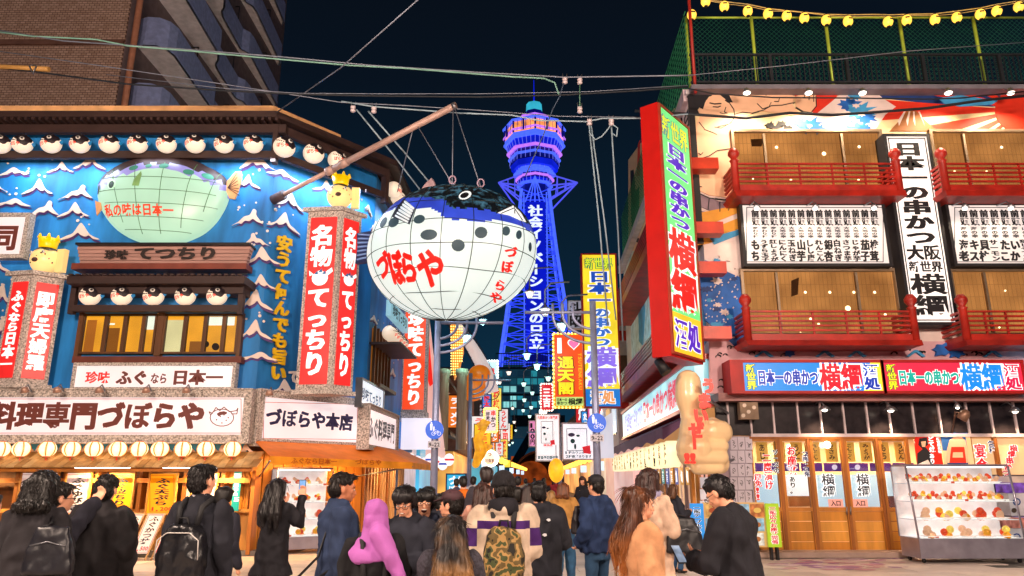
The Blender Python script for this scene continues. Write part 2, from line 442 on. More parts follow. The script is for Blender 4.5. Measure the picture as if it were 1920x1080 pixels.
# ================================================================ ground
g = MB(); g.add([(-400, -60, -.03), (400, -60, -.03), (400, 900, -.03), (-400, 900, -.03)], [(0, 1, 2, 3)])
o = one('ground', g, mt('#6f6a68', .6, var=.25, scale=.5), kind='structure')
g = MB(); g.box(-9.5, -12, -.02, 9.5, 11.95, -.001); g.box(-3.8, 19.2, -.02, 4.7, 140, -.001)
one('pavement', g, mt('#b0a49c', .45, var=.2, scale=1.2, bump=.1), kind='structure')
paved = bpy.data.objects.new('plaza_paving', None); COL.objects.link(paved); paved['kind'] = 'structure'; WM['plaza_paving'] = Matrix.Identity(4)
slab_mats = [mt('#c2b2aa', .42, var=.16, scale=2, bump=.12, bscale=25), mt('#b0a29c', .38, var=.16, scale=2, bump=.12, bscale=25), mt('#cabab0', .46, var=.16, scale=2, bump=.12, bscale=25)]
mb = MB(); mb.box(-.594, -.294, -.02, .594, .294, 0); sm = [mb.mesh('paver', m) for m in slab_mats]
for j in range(12):
    y = 12.25 + j*.6
    for i in range(-8, 8):
        x = i*1.2 + (.6 if j % 2 else 0)
        if y > 16.2 and (x < -6.2+ (y-16.2)*.8 or x > 4.4): continue
        q = bpy.data.objects.new('paver', rnd.choice(sm)); COL.objects.link(q); q.parent = paved; q.location = (x, y, rnd.uniform(-.002, .002))
k = MB(); k.box(-9.5, 11.95, -.03, 9.6, 19.2, -.0215); one('paving_bed', k, mt('#4a4644', .9), kind='structure')

# ================================================================ apartment block behind
AP = T('apartment_building', 'brown brick apartment block with stacked rounded balconies rising behind the fugu restaurant', 'building', (-22, 27.5, 0))
PA = Pl((-40, 27.5), (-16.6, 27.5))
brick = mt('#7d5347', .8, var=.2, scale=1.5, bump=.3, name='apartment_tile'); t = brick.node_tree; Np = t.nodes
bt = Np.new('ShaderNodeTexBrick'); bt.inputs['Scale'].default_value = 1; bt.inputs['Brick Width'].default_value = .22; bt.inputs['Row Height'].default_value = .11; bt.inputs['Mortar Size'].default_value = .012
bt.inputs['Color1'].default_value = (*lin('#cfae9c'), 1); bt.inputs['Color2'].default_value = (*lin('#b3907e'), 1); bt.inputs['Mortar'].default_value = (*lin('#6a4c42'), 1)
mpn = Np.new('ShaderNodeMapping'); mpn.inputs['Rotation'].default_value = (R(90), 0, 0); tcn = Np.new('ShaderNodeTexCoord')
t.links.new(tcn.outputs['Object'], mpn.inputs[0]); t.links.new(mpn.outputs[0], bt.inputs['Vector']); t.links.new(bt.outputs[0], Np['Principled BSDF'].inputs['Base Color'])
b = MB(); b.box(-40, 27.5, 0, -16.6, 46, 45); part('wall', b, brick, AP)
for zz in (16.2, 19.5, 22.8, 26.1):
    b = MB(); b.box(-40, 27.38, zz, -16.6, 27.5, zz+.16); b.box(-40, 27.44, zz+.2, -16.6, 27.5, zz+.26); part('storey_band', b, mt('#7a564a', .8), AP)
b = MB(); b.box(-17.6, 27.56, 0, -16.25, 45.6, 45); part('side_wall', b, mt('#6a5a5c', .8), AP)
b = MB(); b.cyl((-16.05, 27.25, 0), (-16.05, 27.25, 45), .13); part('drainpipe', b, mt('#b87a5e', .6), AP)
slab_m = mt('#eae0e6', .8, var=.2); par_m = mt('#8c98c6', .8, var=.2, scale=5, name='balcony_tile')
plan = [(-16.25, 27.9), (-15.9, 27.75), (-15.4, 27.8), (-15.05, 28.1), (-14.92, 28.6), (-15.2, 33.5), (-15.45, 34.1), (-15.75, 34.5), (-15.85, 35), (-16.0, 38), (-15.7, 38.4), (-15.65, 39), (-15.95, 44.6), (-16.2, 45.0), (-16.6, 45.0)]
for k in range(9):
    z0 = 10.1 + 3.2*k
    b = MB(); b.prism([(x, y, z0) for x, y in plan] + [(-17.2, 45, z0), (-17.2, 27.9, z0)], (0, 0, .18)); sl = part('balcony', b, slab_m, AP)
    b = MB()
    for i in range(len(plan)-1):
        (x0, y0), (x1, y1) = plan[i], plan[i+1]; d = V((x1-x0, y1-y0, 0)); n = V((-d.y, d.x, 0)).normalized()*.12
        b.obox((x0, y0, z0+.18), d, n, (0, 0, 1.2)); b.obox((x0-n.x*.25, y0-n.y*.25, z0+.0), d, n, (0, 0, .22))
    o = part('parapet', b, par_m, sl)
    b = MB()
    for yy in (31.5, 37.2, 42):
        xx = -15.35 if yy < 34 else -16.0
        P_ = [(xx, yy, z0+1.4), (xx, yy, z0+2.3), (xx-.9, yy, z0+2.3)]; b.tube(P_, .035, 4)
    part('laundry_bracket', b, BLACKP, sl, kind='stuff')
for (x, y, z) in ((-16.2, 30.4, 17.0),):
    dz = T('satellite_dish', 'white satellite dish on the lower balcony of the apartment block', 'satellite dish', (x, y, z-.5))
    b = MB(); b.lathe([(.02, 0), (.25, .05), (.4, .14), (.41, .15), (.02, .03)], (x+.35, y-.3, z+.5), 16, axis=(.3, -1, .35)); part('dish', b, mt('#c9c0c0', .5), dz)
    b = MB(); b.tube([(x, y, z-.5), (x, y, z+.3), (x+.35, y-.3, z+.5)], .03, 5); b.tube([(x+.35, y-.3, z+.5), (x+.45, y-.75, z+.55)], .02, 4); part('arm', b, STEEL, dz)
ac = T('air_conditioner', 'white air conditioner outdoor unit on the restaurant roof by the brick wall', 'air conditioner', PL.at(46, 222, -.8))
q = PL.at(46, 222, -.8); b = MB(); b.box(q.x-.35, q.y, q.z-.4, q.x+.35, q.y+.5, q.z+.25); part('case', b, mt('#b79a8a', .6), ac)
b = MB(); b.box(q.x-.27, q.y-.02, q.z-.32, q.x+.1, q.y, q.z+.18); part('grille', b, mt('#33302e', .6), ac)

# ================================================================ fugu restaurant (left corner)
FR = T('fugu_restaurant', 'corner restaurant with blue wave painted walls, dark eaves and wooden shop front', 'restaurant', (-9, 17, 0))
zt = PL.sz(300, 232)[1]; zl = 2.5
def wallbody(mb, z0, z1, inset=0):
    pts = [(-24, 16.7+inset), (A_[0]-inset*.3, 16.7+inset), (B_[0]-inset, 19.2+inset*.3), (-3.62-inset, 25.2), (-3.62-inset, 27), (-24, 27)]
    mb.prism([(x, y, z0) for x, y in pts], (0, 0, z1-z0))
b = MB(); wallbody(b, zl, zt-.3); part('wall', b, BLUEW, FR)
b = MB(); pts = [(-24, 16.1), (-5.75, 16.1), (-3.25, 19.0), (-3.0, 25.4), (-24, 27)]
b.prism([(x, y, zt-.12) for x, y in pts], (0, 0, .16)); part('eave', b, DBROWN, FR)
b = MB(); b.prism([(x, y, zt+.045) for x, y in [(-24, 16.3), (-5.9, 16.3), (-4.6, 17.9), (-24, 18.2)]], (0, 0, .24)); part('parapet_cap', b, mt('#e8b078', .6), FR)  # orange light on the cream cap is put into its colour
b = MB()
for i in range(60):
    x = -15.8 + i*.17; b.box(x, 16.12, zt-.19, x+.06, 16.7, zt-.121)
part('rafter', b, DBROWN, FR, kind='stuff')
# rails framing the row of lanterns
zr0, zr1 = PL.sz(300, 297, .3)[1], PL.sz(300, 284, .3)[1]
for pl, x0, x1 in ((PL, 0, PL.len+.3), (PC, 0, PC.len+.12), (PS, .05, 5.8)):
    b = MB(); pl.slab(b, x0, zr0, x1, zr1, .22, .34); part('lantern_rail', b, DBROWN, FR)
    b = MB(); pl.slab(b, x0, zt-.42, x1, zt-.2, .22, .36); part('fascia', b, DBROWN, FR)
for pl, s_ in ((PL, PL.len), (PC, PC.len+.02), (PS, 2.0), (PS, 4.3)):
    b = MB(); pl.slab(b, s_, zr0-.12, s_+.12, zt-.2, .18, .38); part('bracket_post', b, DBROWN, FR)
# waves in relief
TPL = [[(-1, -.25), (-.5, .0), (-.12, .5), (.05, .58), (.3, .08), (.6, -.08), (1, -.32), (.62, -.24), (.3, -.1), (.1, .1), (-.05, -.02), (-.3, -.12), (-.45, -.05), (-.7, -.24)],
       [(-1, -.3), (-.6, -.1), (-.25, .2), (.1, .3), (.28, .62), (.48, .55), (.5, .3), (.72, .05), (1, -.2), (.6, -.08), (.3, .08), (.1, -.05), (-.2, -.02), (-.4, -.2), (-.6, -.16)],
       [(-1, -.05), (-.4, .08), (.05, .3), (.35, .18), (.55, .02), (1, -.18), (.45, -.12), (.15, .04), (-.05, -.08), (-.4, -.02), (-.65, -.14)],
       [(-1, .35), (-.7, .1), (-.3, -.02), (.2, .08), (.5, .38), (.75, .4), (.7, .1), (1, -.15), (.5, -.22), (.3, -.1), (.0, -.28), (-.4, -.25), (-.75, .0)]]
skip = [(188, 290, 440, 462), (132, 458, 462, 735), (0, 395, 58, 485), (34, 432, 112, 740), (560, 370, 700, 745), (512, 440, 552, 715), (0, 260, 520, 300)]
def smooth_poly(P, n=3):
    out = []; m = len(P)
    for i in range(m):
        p0, p1, p2, p3 = P[i-1], P[i], P[(i+1) % m], P[(i+2) % m]
        for k in range(n): t = k/n; out.append(tuple(.5*(2*p1[c]+(p2[c]-p0[c])*t+(2*p0[c]-5*p1[c]+4*p2[c]-p3[c])*t*t+(3*p1[c]-p0[c]-3*p2[c]+p3[c])*t**3) for c in (0, 1)))
    return out
TPL = [smooth_poly(tp) for tp in TPL[:3]]
cr_m = []
for ti, tp in enumerate(TPL):
    for fl in (1, -1):
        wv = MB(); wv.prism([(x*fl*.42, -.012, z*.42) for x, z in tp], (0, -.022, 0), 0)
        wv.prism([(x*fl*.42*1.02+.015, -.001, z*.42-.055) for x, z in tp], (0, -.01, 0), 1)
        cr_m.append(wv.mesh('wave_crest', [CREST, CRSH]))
bub = MB(); bub.cyl((0, 0, 0), (0, -.015, 0), .03, n=8); bubm = bub.mesh('spray_drop', CREST)
def crest(pl, px, py, k=None, sc_=1, off=.0):
    p = pl.at(px, py, off); o = bpy.data.objects.new('wave_crest', cr_m[rnd.randrange(len(cr_m)) if k is None else k]); COL.objects.link(o)
    o.parent = FR; o.location = p - WM[FR.name].translation; o.rotation_euler = (0, 0, pl.rz if pl is not PS else pl.rz); o.scale = (sc_*rnd.uniform(1.15, 1.35), 1, sc_*rnd.uniform(1.15, 1.6))
    if rnd.random() < .45:
        for _ in range(4):
            o = bpy.data.objects.new('spray_drop', bubm); COL.objects.link(o); o.parent = FR
            o.location = pl.at(px+rnd.uniform(-20, 22), py-rnd.uniform(16, 40), off) - WM[FR.name].translation; o.rotation_euler = (0, 0, pl.rz); sx_ = rnd.uniform(.6, 1.3); o.scale = (sx_, 1, sx_)
placed = []
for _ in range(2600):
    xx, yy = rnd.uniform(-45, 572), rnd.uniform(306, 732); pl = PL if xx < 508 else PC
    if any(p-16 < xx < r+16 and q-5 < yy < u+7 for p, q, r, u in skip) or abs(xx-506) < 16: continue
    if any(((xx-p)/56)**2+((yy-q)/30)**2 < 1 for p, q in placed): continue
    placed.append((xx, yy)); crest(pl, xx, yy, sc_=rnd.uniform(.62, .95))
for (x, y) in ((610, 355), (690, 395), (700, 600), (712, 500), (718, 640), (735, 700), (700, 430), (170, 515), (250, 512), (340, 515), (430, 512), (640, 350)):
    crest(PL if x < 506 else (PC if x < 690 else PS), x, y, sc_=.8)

# ---- fish lanterns: body, dark back, eye, tail, dots, lettering
FISHW = em('#ffe2c4', .62, base='#d8c8b8', var=.12, samp=False); FBACK = mt('#241c22', .5); FRED = em('#e03a20', .8, samp=False); FBLUE = mt('#1c7fc0', .5); FEYE = mt('#e8e4dc', .4)
def fish_lantern(r=.245):
    root = T('fish_lantern', 'x', 'lantern', (0, 0, 0))
    S = Ellip((0, 0, 0), r, r*.96, r*.95)
    def sp(yaw, pit, k=1.0):   # yaw 0 = front (-Y), positive to the right
        return V((r*k*math.sin(yaw)*math.cos(pit), -r*.96*k*math.cos(yaw)*math.cos(pit), r*.95*k*math.sin(pit)))
    b = MB(); b.ell((0, 0, 0), r, r*.96, r*.95, 20, 14); part('body', b, FISHW, root)
    n = V((.42, -.62, .66)).normalized(); b = MB(); vs = []; N1 = 26
    a_ = n.orthogonal().normalized(); c_ = n.cross(a_)
    for j in range(7):
        for i in range(N1):
            t = 2*math.pi*i/N1; an = (.92 + .10*math.sin(3*t+1)+.06*math.sin(7*t))*j/6
            d = n*math.cos(an) + (a_*math.cos(t)+c_*math.sin(t))*math.sin(an); vs.append(V((d.x*r, d.y*r*.96, d.z*r*.95))*1.012)
    fs = [(j*N1+i, j*N1+(i+1) % N1, (j+1)*N1+(i+1) % N1, (j+1)*N1+i) for j in range(6) for i in range(N1)]
    b.add(vs, fs, 0, True); part('dark_back', b, FBACK, root)
    b = MB(); e0 = sp(.42, .42, 1.03); b.lathe([(.05, -.01), (.055, .006), (.0, .008)], e0, 12, axis=e0, mi=0); b.lathe([(.026, 0), (.028, .014), (0, .016)], e0, 10, axis=e0, mi=1); part('eye', b, [FEYE, FBACK], root)
    b = MB()
    for i in range(9):
        yw = -.95 + i*.19; p = sp(yw, .12 + .03*abs(i-4)*(1 if i < 4 else -1), 1.015); b.lathe([(.016, -.006), (.016, .003), (0, .004)], p, 6, axis=p)
    part('dots', b, FBACK, root)
    b = MB(); b.prism([sp(1.45, .1, .95), sp(1.5, .3, 1.25)+V((0, .03, 0)), sp(1.6, .05, 1.33), sp(1.5, -.2, 1.2)], (0, .02, 0)); part('tail_fin', b, FBLUE, root)
    b = MB()
    for i, (ch, yw) in enumerate((('ぼ', -.62), ('ら', -.25), ('や', .13))):
        vs, fs = glyph(ch, .035); P_ = [sp(yw + (x-.5)*.40, -.2 + (y-.5)*.44 + yw*.12, 1.015) for x, y in vs]; b.add(P_, fs)
    part('lettering', b, FRED, root)
    b = MB(); b.tube([(0, 0, r*.95), (0, 0, r*.95+.1)], .008, 4); b.lathe([(.06, 0), (.06, .02), (0, .02)], (0, 0, r*.93), 10); part('hanger', b, FBACK, root)
    return root
F0 = fish_lantern(); f0used = False
def place_fish(p, rz, label, group, scale=1):
    global f0used
    if not f0used:
        f0used = True; F0.location = p; F0.rotation_euler = (0, 0, rz); F0['label'] = label; F0['group'] = group; return F0
    o = dup(F0, p, rz, label, group, scale); o.rotation_euler = (rnd.uniform(-.14, .14), rnd.uniform(-.16, .16), rz+rnd.uniform(-.15, .15)); return o
ordn = ['first', 'second', 'third', 'fourth', 'fifth', 'sixth', 'seventh', 'eighth', 'ninth', 'tenth', 'eleventh', 'twelfth', 'thirteenth', 'fourteenth', 'fifteenth', 'sixteenth']
for i, x in enumerate((0, 42, 96, 150, 205, 258, 312, 366, 420, 475)):
    p = PL.at(x, 270, .52); place_fish(p, rnd.uniform(-.15, .15), f'puffer fish lantern under the front eave, {ordn[i]} from the left edge of the photo', 'fish lanterns under the front eave', .96)
for i, (x, y) in enumerate(((533, 276), (588, 288))):
    p = PC.at(x, y, .5); place_fish(p, PC.rz-.5, f'puffer fish lantern under the corner eave, {ordn[i]} right of the corner post', 'fish lanterns under the corner eave', 1.08)
p = PC.at(632, 300, .42); place_fish(p, PC.rz-.2, 'puffer fish lantern hanging behind the boom above the yellow crown', 'fish lanterns under the corner eave', 1.0)
for i, s_ in enumerate((.35, 1.1, 1.9, 2.7, 3.5, 4.3)):
    p = PS.pt(s_, zt-.62, .42); place_fish(p, PS.rz, f'puffer fish lantern under the street side eave, {ordn[i]} from the corner', 'fish lanterns under the street side eave', 1.0)
for i in range(5):
    x = 169+i*59.5; p = PL.at(x, 555, .42); place_fish(p, rnd.uniform(-.1, .1), f'puffer fish lantern over the restaurant window, {ordn[i]} from the left', 'fish lanterns over the upper window', .95)
for i in range(5):
    s_ = .55+i*.42; z = PS.sz(728, 625, .4)[1]; p = PS.pt(s_, z, .45); place_fish(p, PS.rz+.1, f'puffer fish lantern over the side window, {ordn[i]} from the corner', 'fish lanterns over the side window', .92)

# ---- big pale green fish on the wall
OUT = [(190, 372), (191, 350), (203, 333), (225, 318), (255, 305), (300, 299), (350, 303), (395, 318), (428, 338), (433, 352), (431, 372), (418, 402), (398, 428), (365, 449), (325, 458), (285, 458), (250, 450), (222, 432), (203, 408), (193, 388)]
DM = Dome(PL, OUT, (315, 385), .45, .14)
GFI = T('green_fish_lantern', 'big pale green lit puffer fish mounted on the blue wave wall', 'fish sign', PL.at(315, 459, .1))
def zone(x, y):
    top = 300 + (x-310)**2/420.
    return 2 if y < top+20 else (1 if y < top+33 else 0)
b = MB(); DM.mesh(b, 14, 72, zone); part('body', b, [em('#c8f5d2', .78, base='#607060', var=.06), em('#9a94d8', .6), mt('#3a2a2c', .6)], GFI)
b = MB()
for yy in (348, 372, 397, 421, 443): DM.line(b, [(x, yy+abs(x-315)**1.6/900*(1 if yy > 385 else -.6)*-1+((x-315)*.04)) for x in range(200, 428, 12) if math.hypot(x-315, yy-385) < DM.R(math.atan2(yy-385, x-315))-4], .008, .006)
for xx in (238, 276, 320, 365, 402): DM.line(b, [(xx+(y-385)*(xx-335)*-.0035+(385-y)*.12, y) for y in range(318, 456, 10) if math.hypot(xx-315, y-385) < DM.R(math.atan2(y-385, xx-315))-6], .008, .006)
part('frame_wire', b, mt('#4f7a4a', .5), GFI)
b = MB()
for x, y, rx, ry, ro in ((268, 329, 9, 5, -.2), (296, 326, 6, 4, -.2), (324, 326, 9, 5, -.1), (369, 337, 10, 5.5, .1), (402, 343, 11, 5.5, .3)): DM.disc(b, x, y, rx, .012, 0, ry, ro)
part('spots', b, mt('#3d8a74', .5), GFI)
b = MB(); DM.disc(b, 198, 365, 3, .02, 1, 9, .2); part('eye', b, [BLACKP, mt('#29402f', .5)], GFI)
b = MB(); DM.disc(b, 228, 359, 9, .012, 0, 9.5); DM.disc(b, 228, 360, 5.5, .02, 1, 7, .3); part('eye', b, [em('#c8f0d0', .8, samp=False), mt('#29402f', .5)], GFI)
b = MB()
for i, ch in enumerate('私の味は日本一'): x0 = 210+i*19.3; DM.char(b, ch, ((x0, 394+i*.8), (x0+19, 394+i*.8), (x0+19, 417+i*.6), (x0, 417+i*.6)), .015, .03)
part('lettering', b, em('#e8401a', .85, samp=False), GFI)
FIN = mt('#d9a06a', .6)
b = MB(); PL.poly(b, [(425, 340), (441, 322), (452, 321), (453, 335), (446, 360), (440, 373), (430, 372), (424, 358)], .28, .33)
for k in range(7): PL.line(b, [(427, 352), (444+k*.8, 325+k*7)], 1.2, .33, .335, 1)
part('tail_fin', b, [FIN, BROWN], GFI)
b = MB(); PL.poly(b, [(178, 376), (189, 380), (190, 392), (181, 404)], .28, .32); part('front_fin', b, FIN, GFI)
b = MB(); DM.ppoly(b, [(271, 366), (274, 354), (286, 338), (288, 345), (284, 367)], .06); part('side_fin', b, mt('#8fc47a', .5), GFI)
b = MB(); PL.poly(b, [(318, 298), (325, 292), (327, 300)], .2, .25); PL.poly(b, [(280, 300), (283, 295), (288, 299)], .2, .25); part('top_fin', b, FIN, GFI)

# ---- generic framed board sign
def board(name, label, pl, rc, off, depth=.18, fw=.07, face=BOARDW, fm=GRAN, group=None, cat='sign', frame_out=.04):
    x0, y0, x1, y1 = rc; b = MB(); q = pl.rect(b, x0, y0, x1, y1, off-depth, off); c = pl.pt((q[0]+q[2])/2, q[1], off)
    t = T(name, label, cat, c, pl.rz, group); part('panel', b, face, t)
    if fw: b = MB(); pl.frame(b, q, fw, off-depth-.01, off+frame_out); part('frame', b, fm, t)
    return t, q
def lettering(t, pl, items, mat, off, label=None, thick=0):
    """items: (text, x0,y0,x1,y1, opts)"""
    b = MB()
    for it in items: pl.ptext(b, it[0], *it[1:5], off, **(dict(it[5]) if len(it) > 5 else {}), thick=thick)
    return part('lettering', b, mat, t, label)
INKB = em('#7a3428', .42, base='#5a322c', samp=False); INKK = mt('#1b1a22', .6, name='black_ink'); INKR = em('#e03028', .7, base='#c02018', samp=False)
t, q = board('restaurant_board', 'long white lit board with brown lettering and a puffer drawing over the shop front', PL, (-120, 745, 456, 815), .55, .2, .0)
b = MB(); PL.frame(b, q, .16, .3, .6); PL.frame(b, (q[0]-.16, q[1]-.16, q[2]+.16, q[3]+.16), .03, .3, .64); part('frame', b, GRAN, t)
lettering(t, PL, [('料理専門づぼらや', -20, 753, 384, 806, {'bold': .055})], INKB, .553)
b = MB(); PL.line(b, [(-100, 748), (452, 748), (452, 812), (-100, 812)], 1.2, .552, .554); part('border_line', b, mt('#d05a48', .6), t)
b = MB(); pts = [(416+22*math.cos(a), 783+16*math.sin(a)) for a in [i*.35 for i in range(18)]]
PL.line(b, pts+[pts[0]], 1.6, .552, .555); PL.line(b, [(395, 778), (392, 772), (398, 775), (405, 764), (412, 770), (420, 763), (430, 772), (443, 770), (446, 765), (444, 776), (434, 776)], 1.6, .552, .555)
for dx, dy in ((-10, 4), (0, 10), (8, 5), (-3, -2), (4, -5), (12, 0)): PL.disc(b, 416+dx, 783+dy, 1.3, .552, .556)
PL.poly(b, [(406, 776), (412, 772), (420, 771), (426, 773), (424, 777), (415, 778), (410, 781)], .552, .556); part('fish_drawing', b, INKB, t)
t, q = board('corner_board', 'white lit board with dark lettering on the chamfered corner over the orange awning', PC, (492, 752, 672, 826), .42, .2, .0)
b = MB(); PC.frame(b, q, .14, .2, .46); PC.frame(b, (q[0]-.14, q[1]-.14, q[2]+.14, q[3]+.14), .03, .2, .5); part('frame', b, GRAN, t)
lettering(t, PC, [('づぼらや本店', 498, 770, 662, 804, {'bold': .045})], mt('#2e2a55', .6), .423)
b = MB(); PC.line(b, [(494, 754), (670, 758), (670, 824), (494, 822), (494, 754)], 1, .421, .423); part('border_line', b, mt('#d05a48', .6), t)
t, q = board('side_board', 'white lit board with grey lettering on the street side next to the corner board', PS, (689, 776, 742, 838), .35, .2, .0)
b = MB(); PS.frame(b, q, .1, .12, .39); PS.frame(b, (q[0]-.1, q[1]-.1, q[2]+.1, q[3]+.1), .03, .12, .43); part('frame', b, GRAN, t)
lettering(t, PS, [('ふぐ料理専門', 691, 786, 740, 828, {'bold': .03})], mt('#5c5560', .6), .353)
t, q = board('small_side_board', 'small lit board with pale blue lettering above the side board', PS, (676, 722, 718, 768), .2, .12, .05, em('#e6ecf8', .9), STEEL)
lettering(t, PS, [('珍味てっちり', 678, 733, 716, 757, {'bold': .02})], mt('#4a6a9a', .6), .203)
t, q = board('window_board', 'white lit board with red and brown lettering beneath the upper window', PL, (142, 686, 436, 726), .34, .16, .07)
lettering(t, PL, [('ふぐ', 218, 694, 277, 722, {'bold': .045}), ('なら', 282, 699, 314, 720, {'bold': .03}), ('日本一', 322, 693, 418, 722, {'bold': .045})], INKB, .343)
lettering(t, PL, [('珍味', 160, 696, 206, 719, {'bold': .03})], INKR, .344)
t, q = board('sushi_board', 'white framed board with one brown character at the left edge of the photo', PL, (-60, 407, 44, 477), .4, .16, .1)
lettering(t, PL, [('寿司', -56, 420, 34, 470, {'bold': .05})], INKB, .403)
# wooden name shelf
NS = T('wooden_name_sign', 'weathered wooden sign with carved black characters under the green fish', 'sign', PL.at(305, 500, .4))
b = MB(); q = PL.r(150, 462, 462, 494, .4)
n_ = 5
for i in range(n_):
    zz = q[1]+(q[3]-q[1])*i/n_; b = MB(); e_ = .02*i; PL.slab(b, q[0]-e_, zz+.004, q[2]+e_, zz+(q[3]-q[1])/n_-.004, .2, .36+.012*i); part('plank', b, mt('#b38a80', .7, var=.25, scale=5, stretch=(.1, 1, 1)), NS)
b = MB(); PL.slab(b, q[0]-.1, q[1]-.16, q[2]+.06, q[1]-.02, .1, .5); PL.slab(b, q[0]-.06, q[3]+.0, q[2]+.1, q[3]+.05, .1, .55, 1); part('ledge', b, [mt('#7a3a2c', .6), BLACKP], NS)
b = MB(); PL.ptext(b, '珍味', 196, 468, 240, 486, .425, bold=.05); PL.ptext(b, 'てつちり', 250, 462, 410, 487, .425, bold=.05, thick=.03); part('lettering', b, mt('#2c211f', .6), NS)
# yellow vertical lettering, raised characters on the chamfer
YL = T('yellow_lettering', 'column of raised yellow characters on the blue corner wall', 'lettering', PC.at(528, 712, .02), PC.rz)
for i, ch in enumerate('安うて何んでも旨い'):
    y0 = 441 + i*30.3; x0 = 519-i*1.4; b = MB(); PC.ptext(b, ch, x0, y0, x0+30, y0+31, .12, bold=.05, thick=.07); part('character', b, mt('#e0b010', .45, var=.1), YL)
YL2 = T('white_lettering', 'single raised white character low on the corner wall', 'lettering', PC.at(553, 722, .02), PC.rz)
b = MB(); PC.ptext(b, 'て', 541, 692, 563, 720, .1, bold=.05, thick=.05); part('character', b, mt('#e6d3c8', .5), YL2)

# ---- upper window with mini eave
def window_row(th, pl, xs, y0, y1, interior, back=1.6, postw=7, glow=1.2, fm=None):
    fm = fm or wood('#5e3a1c')
    for i in range(len(xs)-1):
        b = MB(); q = pl.rect(b, xs[i]+postw/2, y0+4, xs[i+1]-postw/2, y1-4, .01, .02); w_ = part('window', b, glass(), th)
        b = MB(); pl.frame(b, q, .045, -.04, .06); part('frame', b, fm, w_)
b = MB(); q = PL.r(148, 520, 452, 530, .7); PL.slab(b, q[0]-.25, q[1]-.03, q[2]+.1, q[3]+.02, -.02, .75); PL.slab(b, q[0]-.1, q[1]-.2, q[2], q[1]-.031, .05, .5); part('mini_eave', b, DBROWN, FR)
b = MB()
for k in range(26): x = q[0]-.2+k*(q[2]-q[0]+.3)/26; PL.slab(b, x, q[3]+.0205, x+.09, q[3]+.06, .0, .8)
part('roof_batten', b, DBROWN, FR, kind='stuff')
b = MB(); q = PL.r(136, 572, 450, 584, .42); PL.slab(b, *q, .3, .45); part('lantern_rail', b, DBROWN, FR)
for x in (134, 450): b = MB(); q2 = PL.rect(b, x-4, 532, x+6, 588, .3, .44); part('bracket_post', b, DBROWN, FR)
xsw = [152, 197, 233, 268, 292]; xsw2 = [306, 346, 384, 419, 446]
# lit room behind the window: flat glowing sheet with furniture shapes
room = mt('#d9902e', .7, var=.2, scale=.8); 
wq = PL.r(150, 588, 448, 664, 0)
b = MB(); PL.slab(b, wq[0], wq[1], wq[2], wq[3], .002, .012); part('room_glow_sheet', b, em('#ffa024', 1.1, base='#d0801f', var=.4, scale=1.1, samp=True), FR, 'warm orange room glow seen through the upper window')
b = MB()
for (x0, y0, x1, y1, m) in ((160, 600, 178, 660, 0), (196, 615, 222, 660, 1), (300, 600, 342, 662, 2), (355, 640, 378, 662, 1), (392, 594, 440, 610, 3), (273, 590, 290, 618, 3), (205, 606, 215, 609, 3)): PL.rect(b, x0, y0, x1, y1, .0125, .018, m)
PL.disc(b, 386, 645, 6, .02, .03, 4); PL.disc(b, 404, 650, 7, .02, .03, 4)
part('room_furniture', b, [em('#e07820', .7, samp=False), em('#c06a18', .6, samp=False), em('#ffe0a0', 1.1, samp=False), em('#fff4dc', 1.5, samp=False), mt('#4a2c1c', .7)], FR)
PLo = parallel(PL, .0)
window_row(FR, Pl((PL.p.x, PL.p.y-.06), (A_[0], A_[1]-.06)), xsw, 588, 664, None); window_row(FR, Pl((PL.p.x, PL.p.y-.06), (A_[0], A_[1]-.06)), xsw2, 588, 664, None)
b = MB(); PL.rect(b, 292, 586, 304, 667, 0, .14, 0); part('window_post', b, wood('#5e3a1c'), FR)
b = MB(); PL.rect(b, 143, 586, 151, 668, 0, .16); PL.rect(b, 445, 586, 452, 668, 0, .16); PL.rect(b, 135, 668, 452, 680, 0, .25, 1); part('window_sill', b, [wood('#5e3a1c'), mt('#6a3326', .6)], FR)
# side window on the street side
b = MB(); q = PS.r(676, 615, 728, 720, .05); PS.slab(b, .35, q[1], 2.4, q[3], .0, .05); part('window', b, em('#b06a1c', .38, base='#804810', var=.5, scale=2), FR)
b = MB()
for k in range(6): PS.slab(b, .3+k*.41, q[1]-.05, .38+k*.41, q[3]+.05, .05, .12)
PS.slab(b, .3, q[1]-.12, 2.5, q[1]-.02, .0, .3); part('window_frame', b, wood('#5e3a1c'), FR)
z_ = PS.sz(700, 600, .8)[1]; b = MB(); PS.spoly(b, [(.1, z_), (2.7, z_), (2.7, z_+.06), (.1, z_+.06)], 0, .85); part('side_mini_eave', b, DBROWN, FR)
z_ = PS.sz(715, 560, .6)[1]; b = MB(); PS.slab(b, .6, z_, 3.2, z_+.45, .3, .45); part('side_name_sign', b, em('#9ad0e0', .6), FR)
b = MB(); PS.text(b, '珍味てっちり', (.8, z_+.05, 3.0, z_+.4), .46, bold=.03); part('lettering', b, INKK, FR)

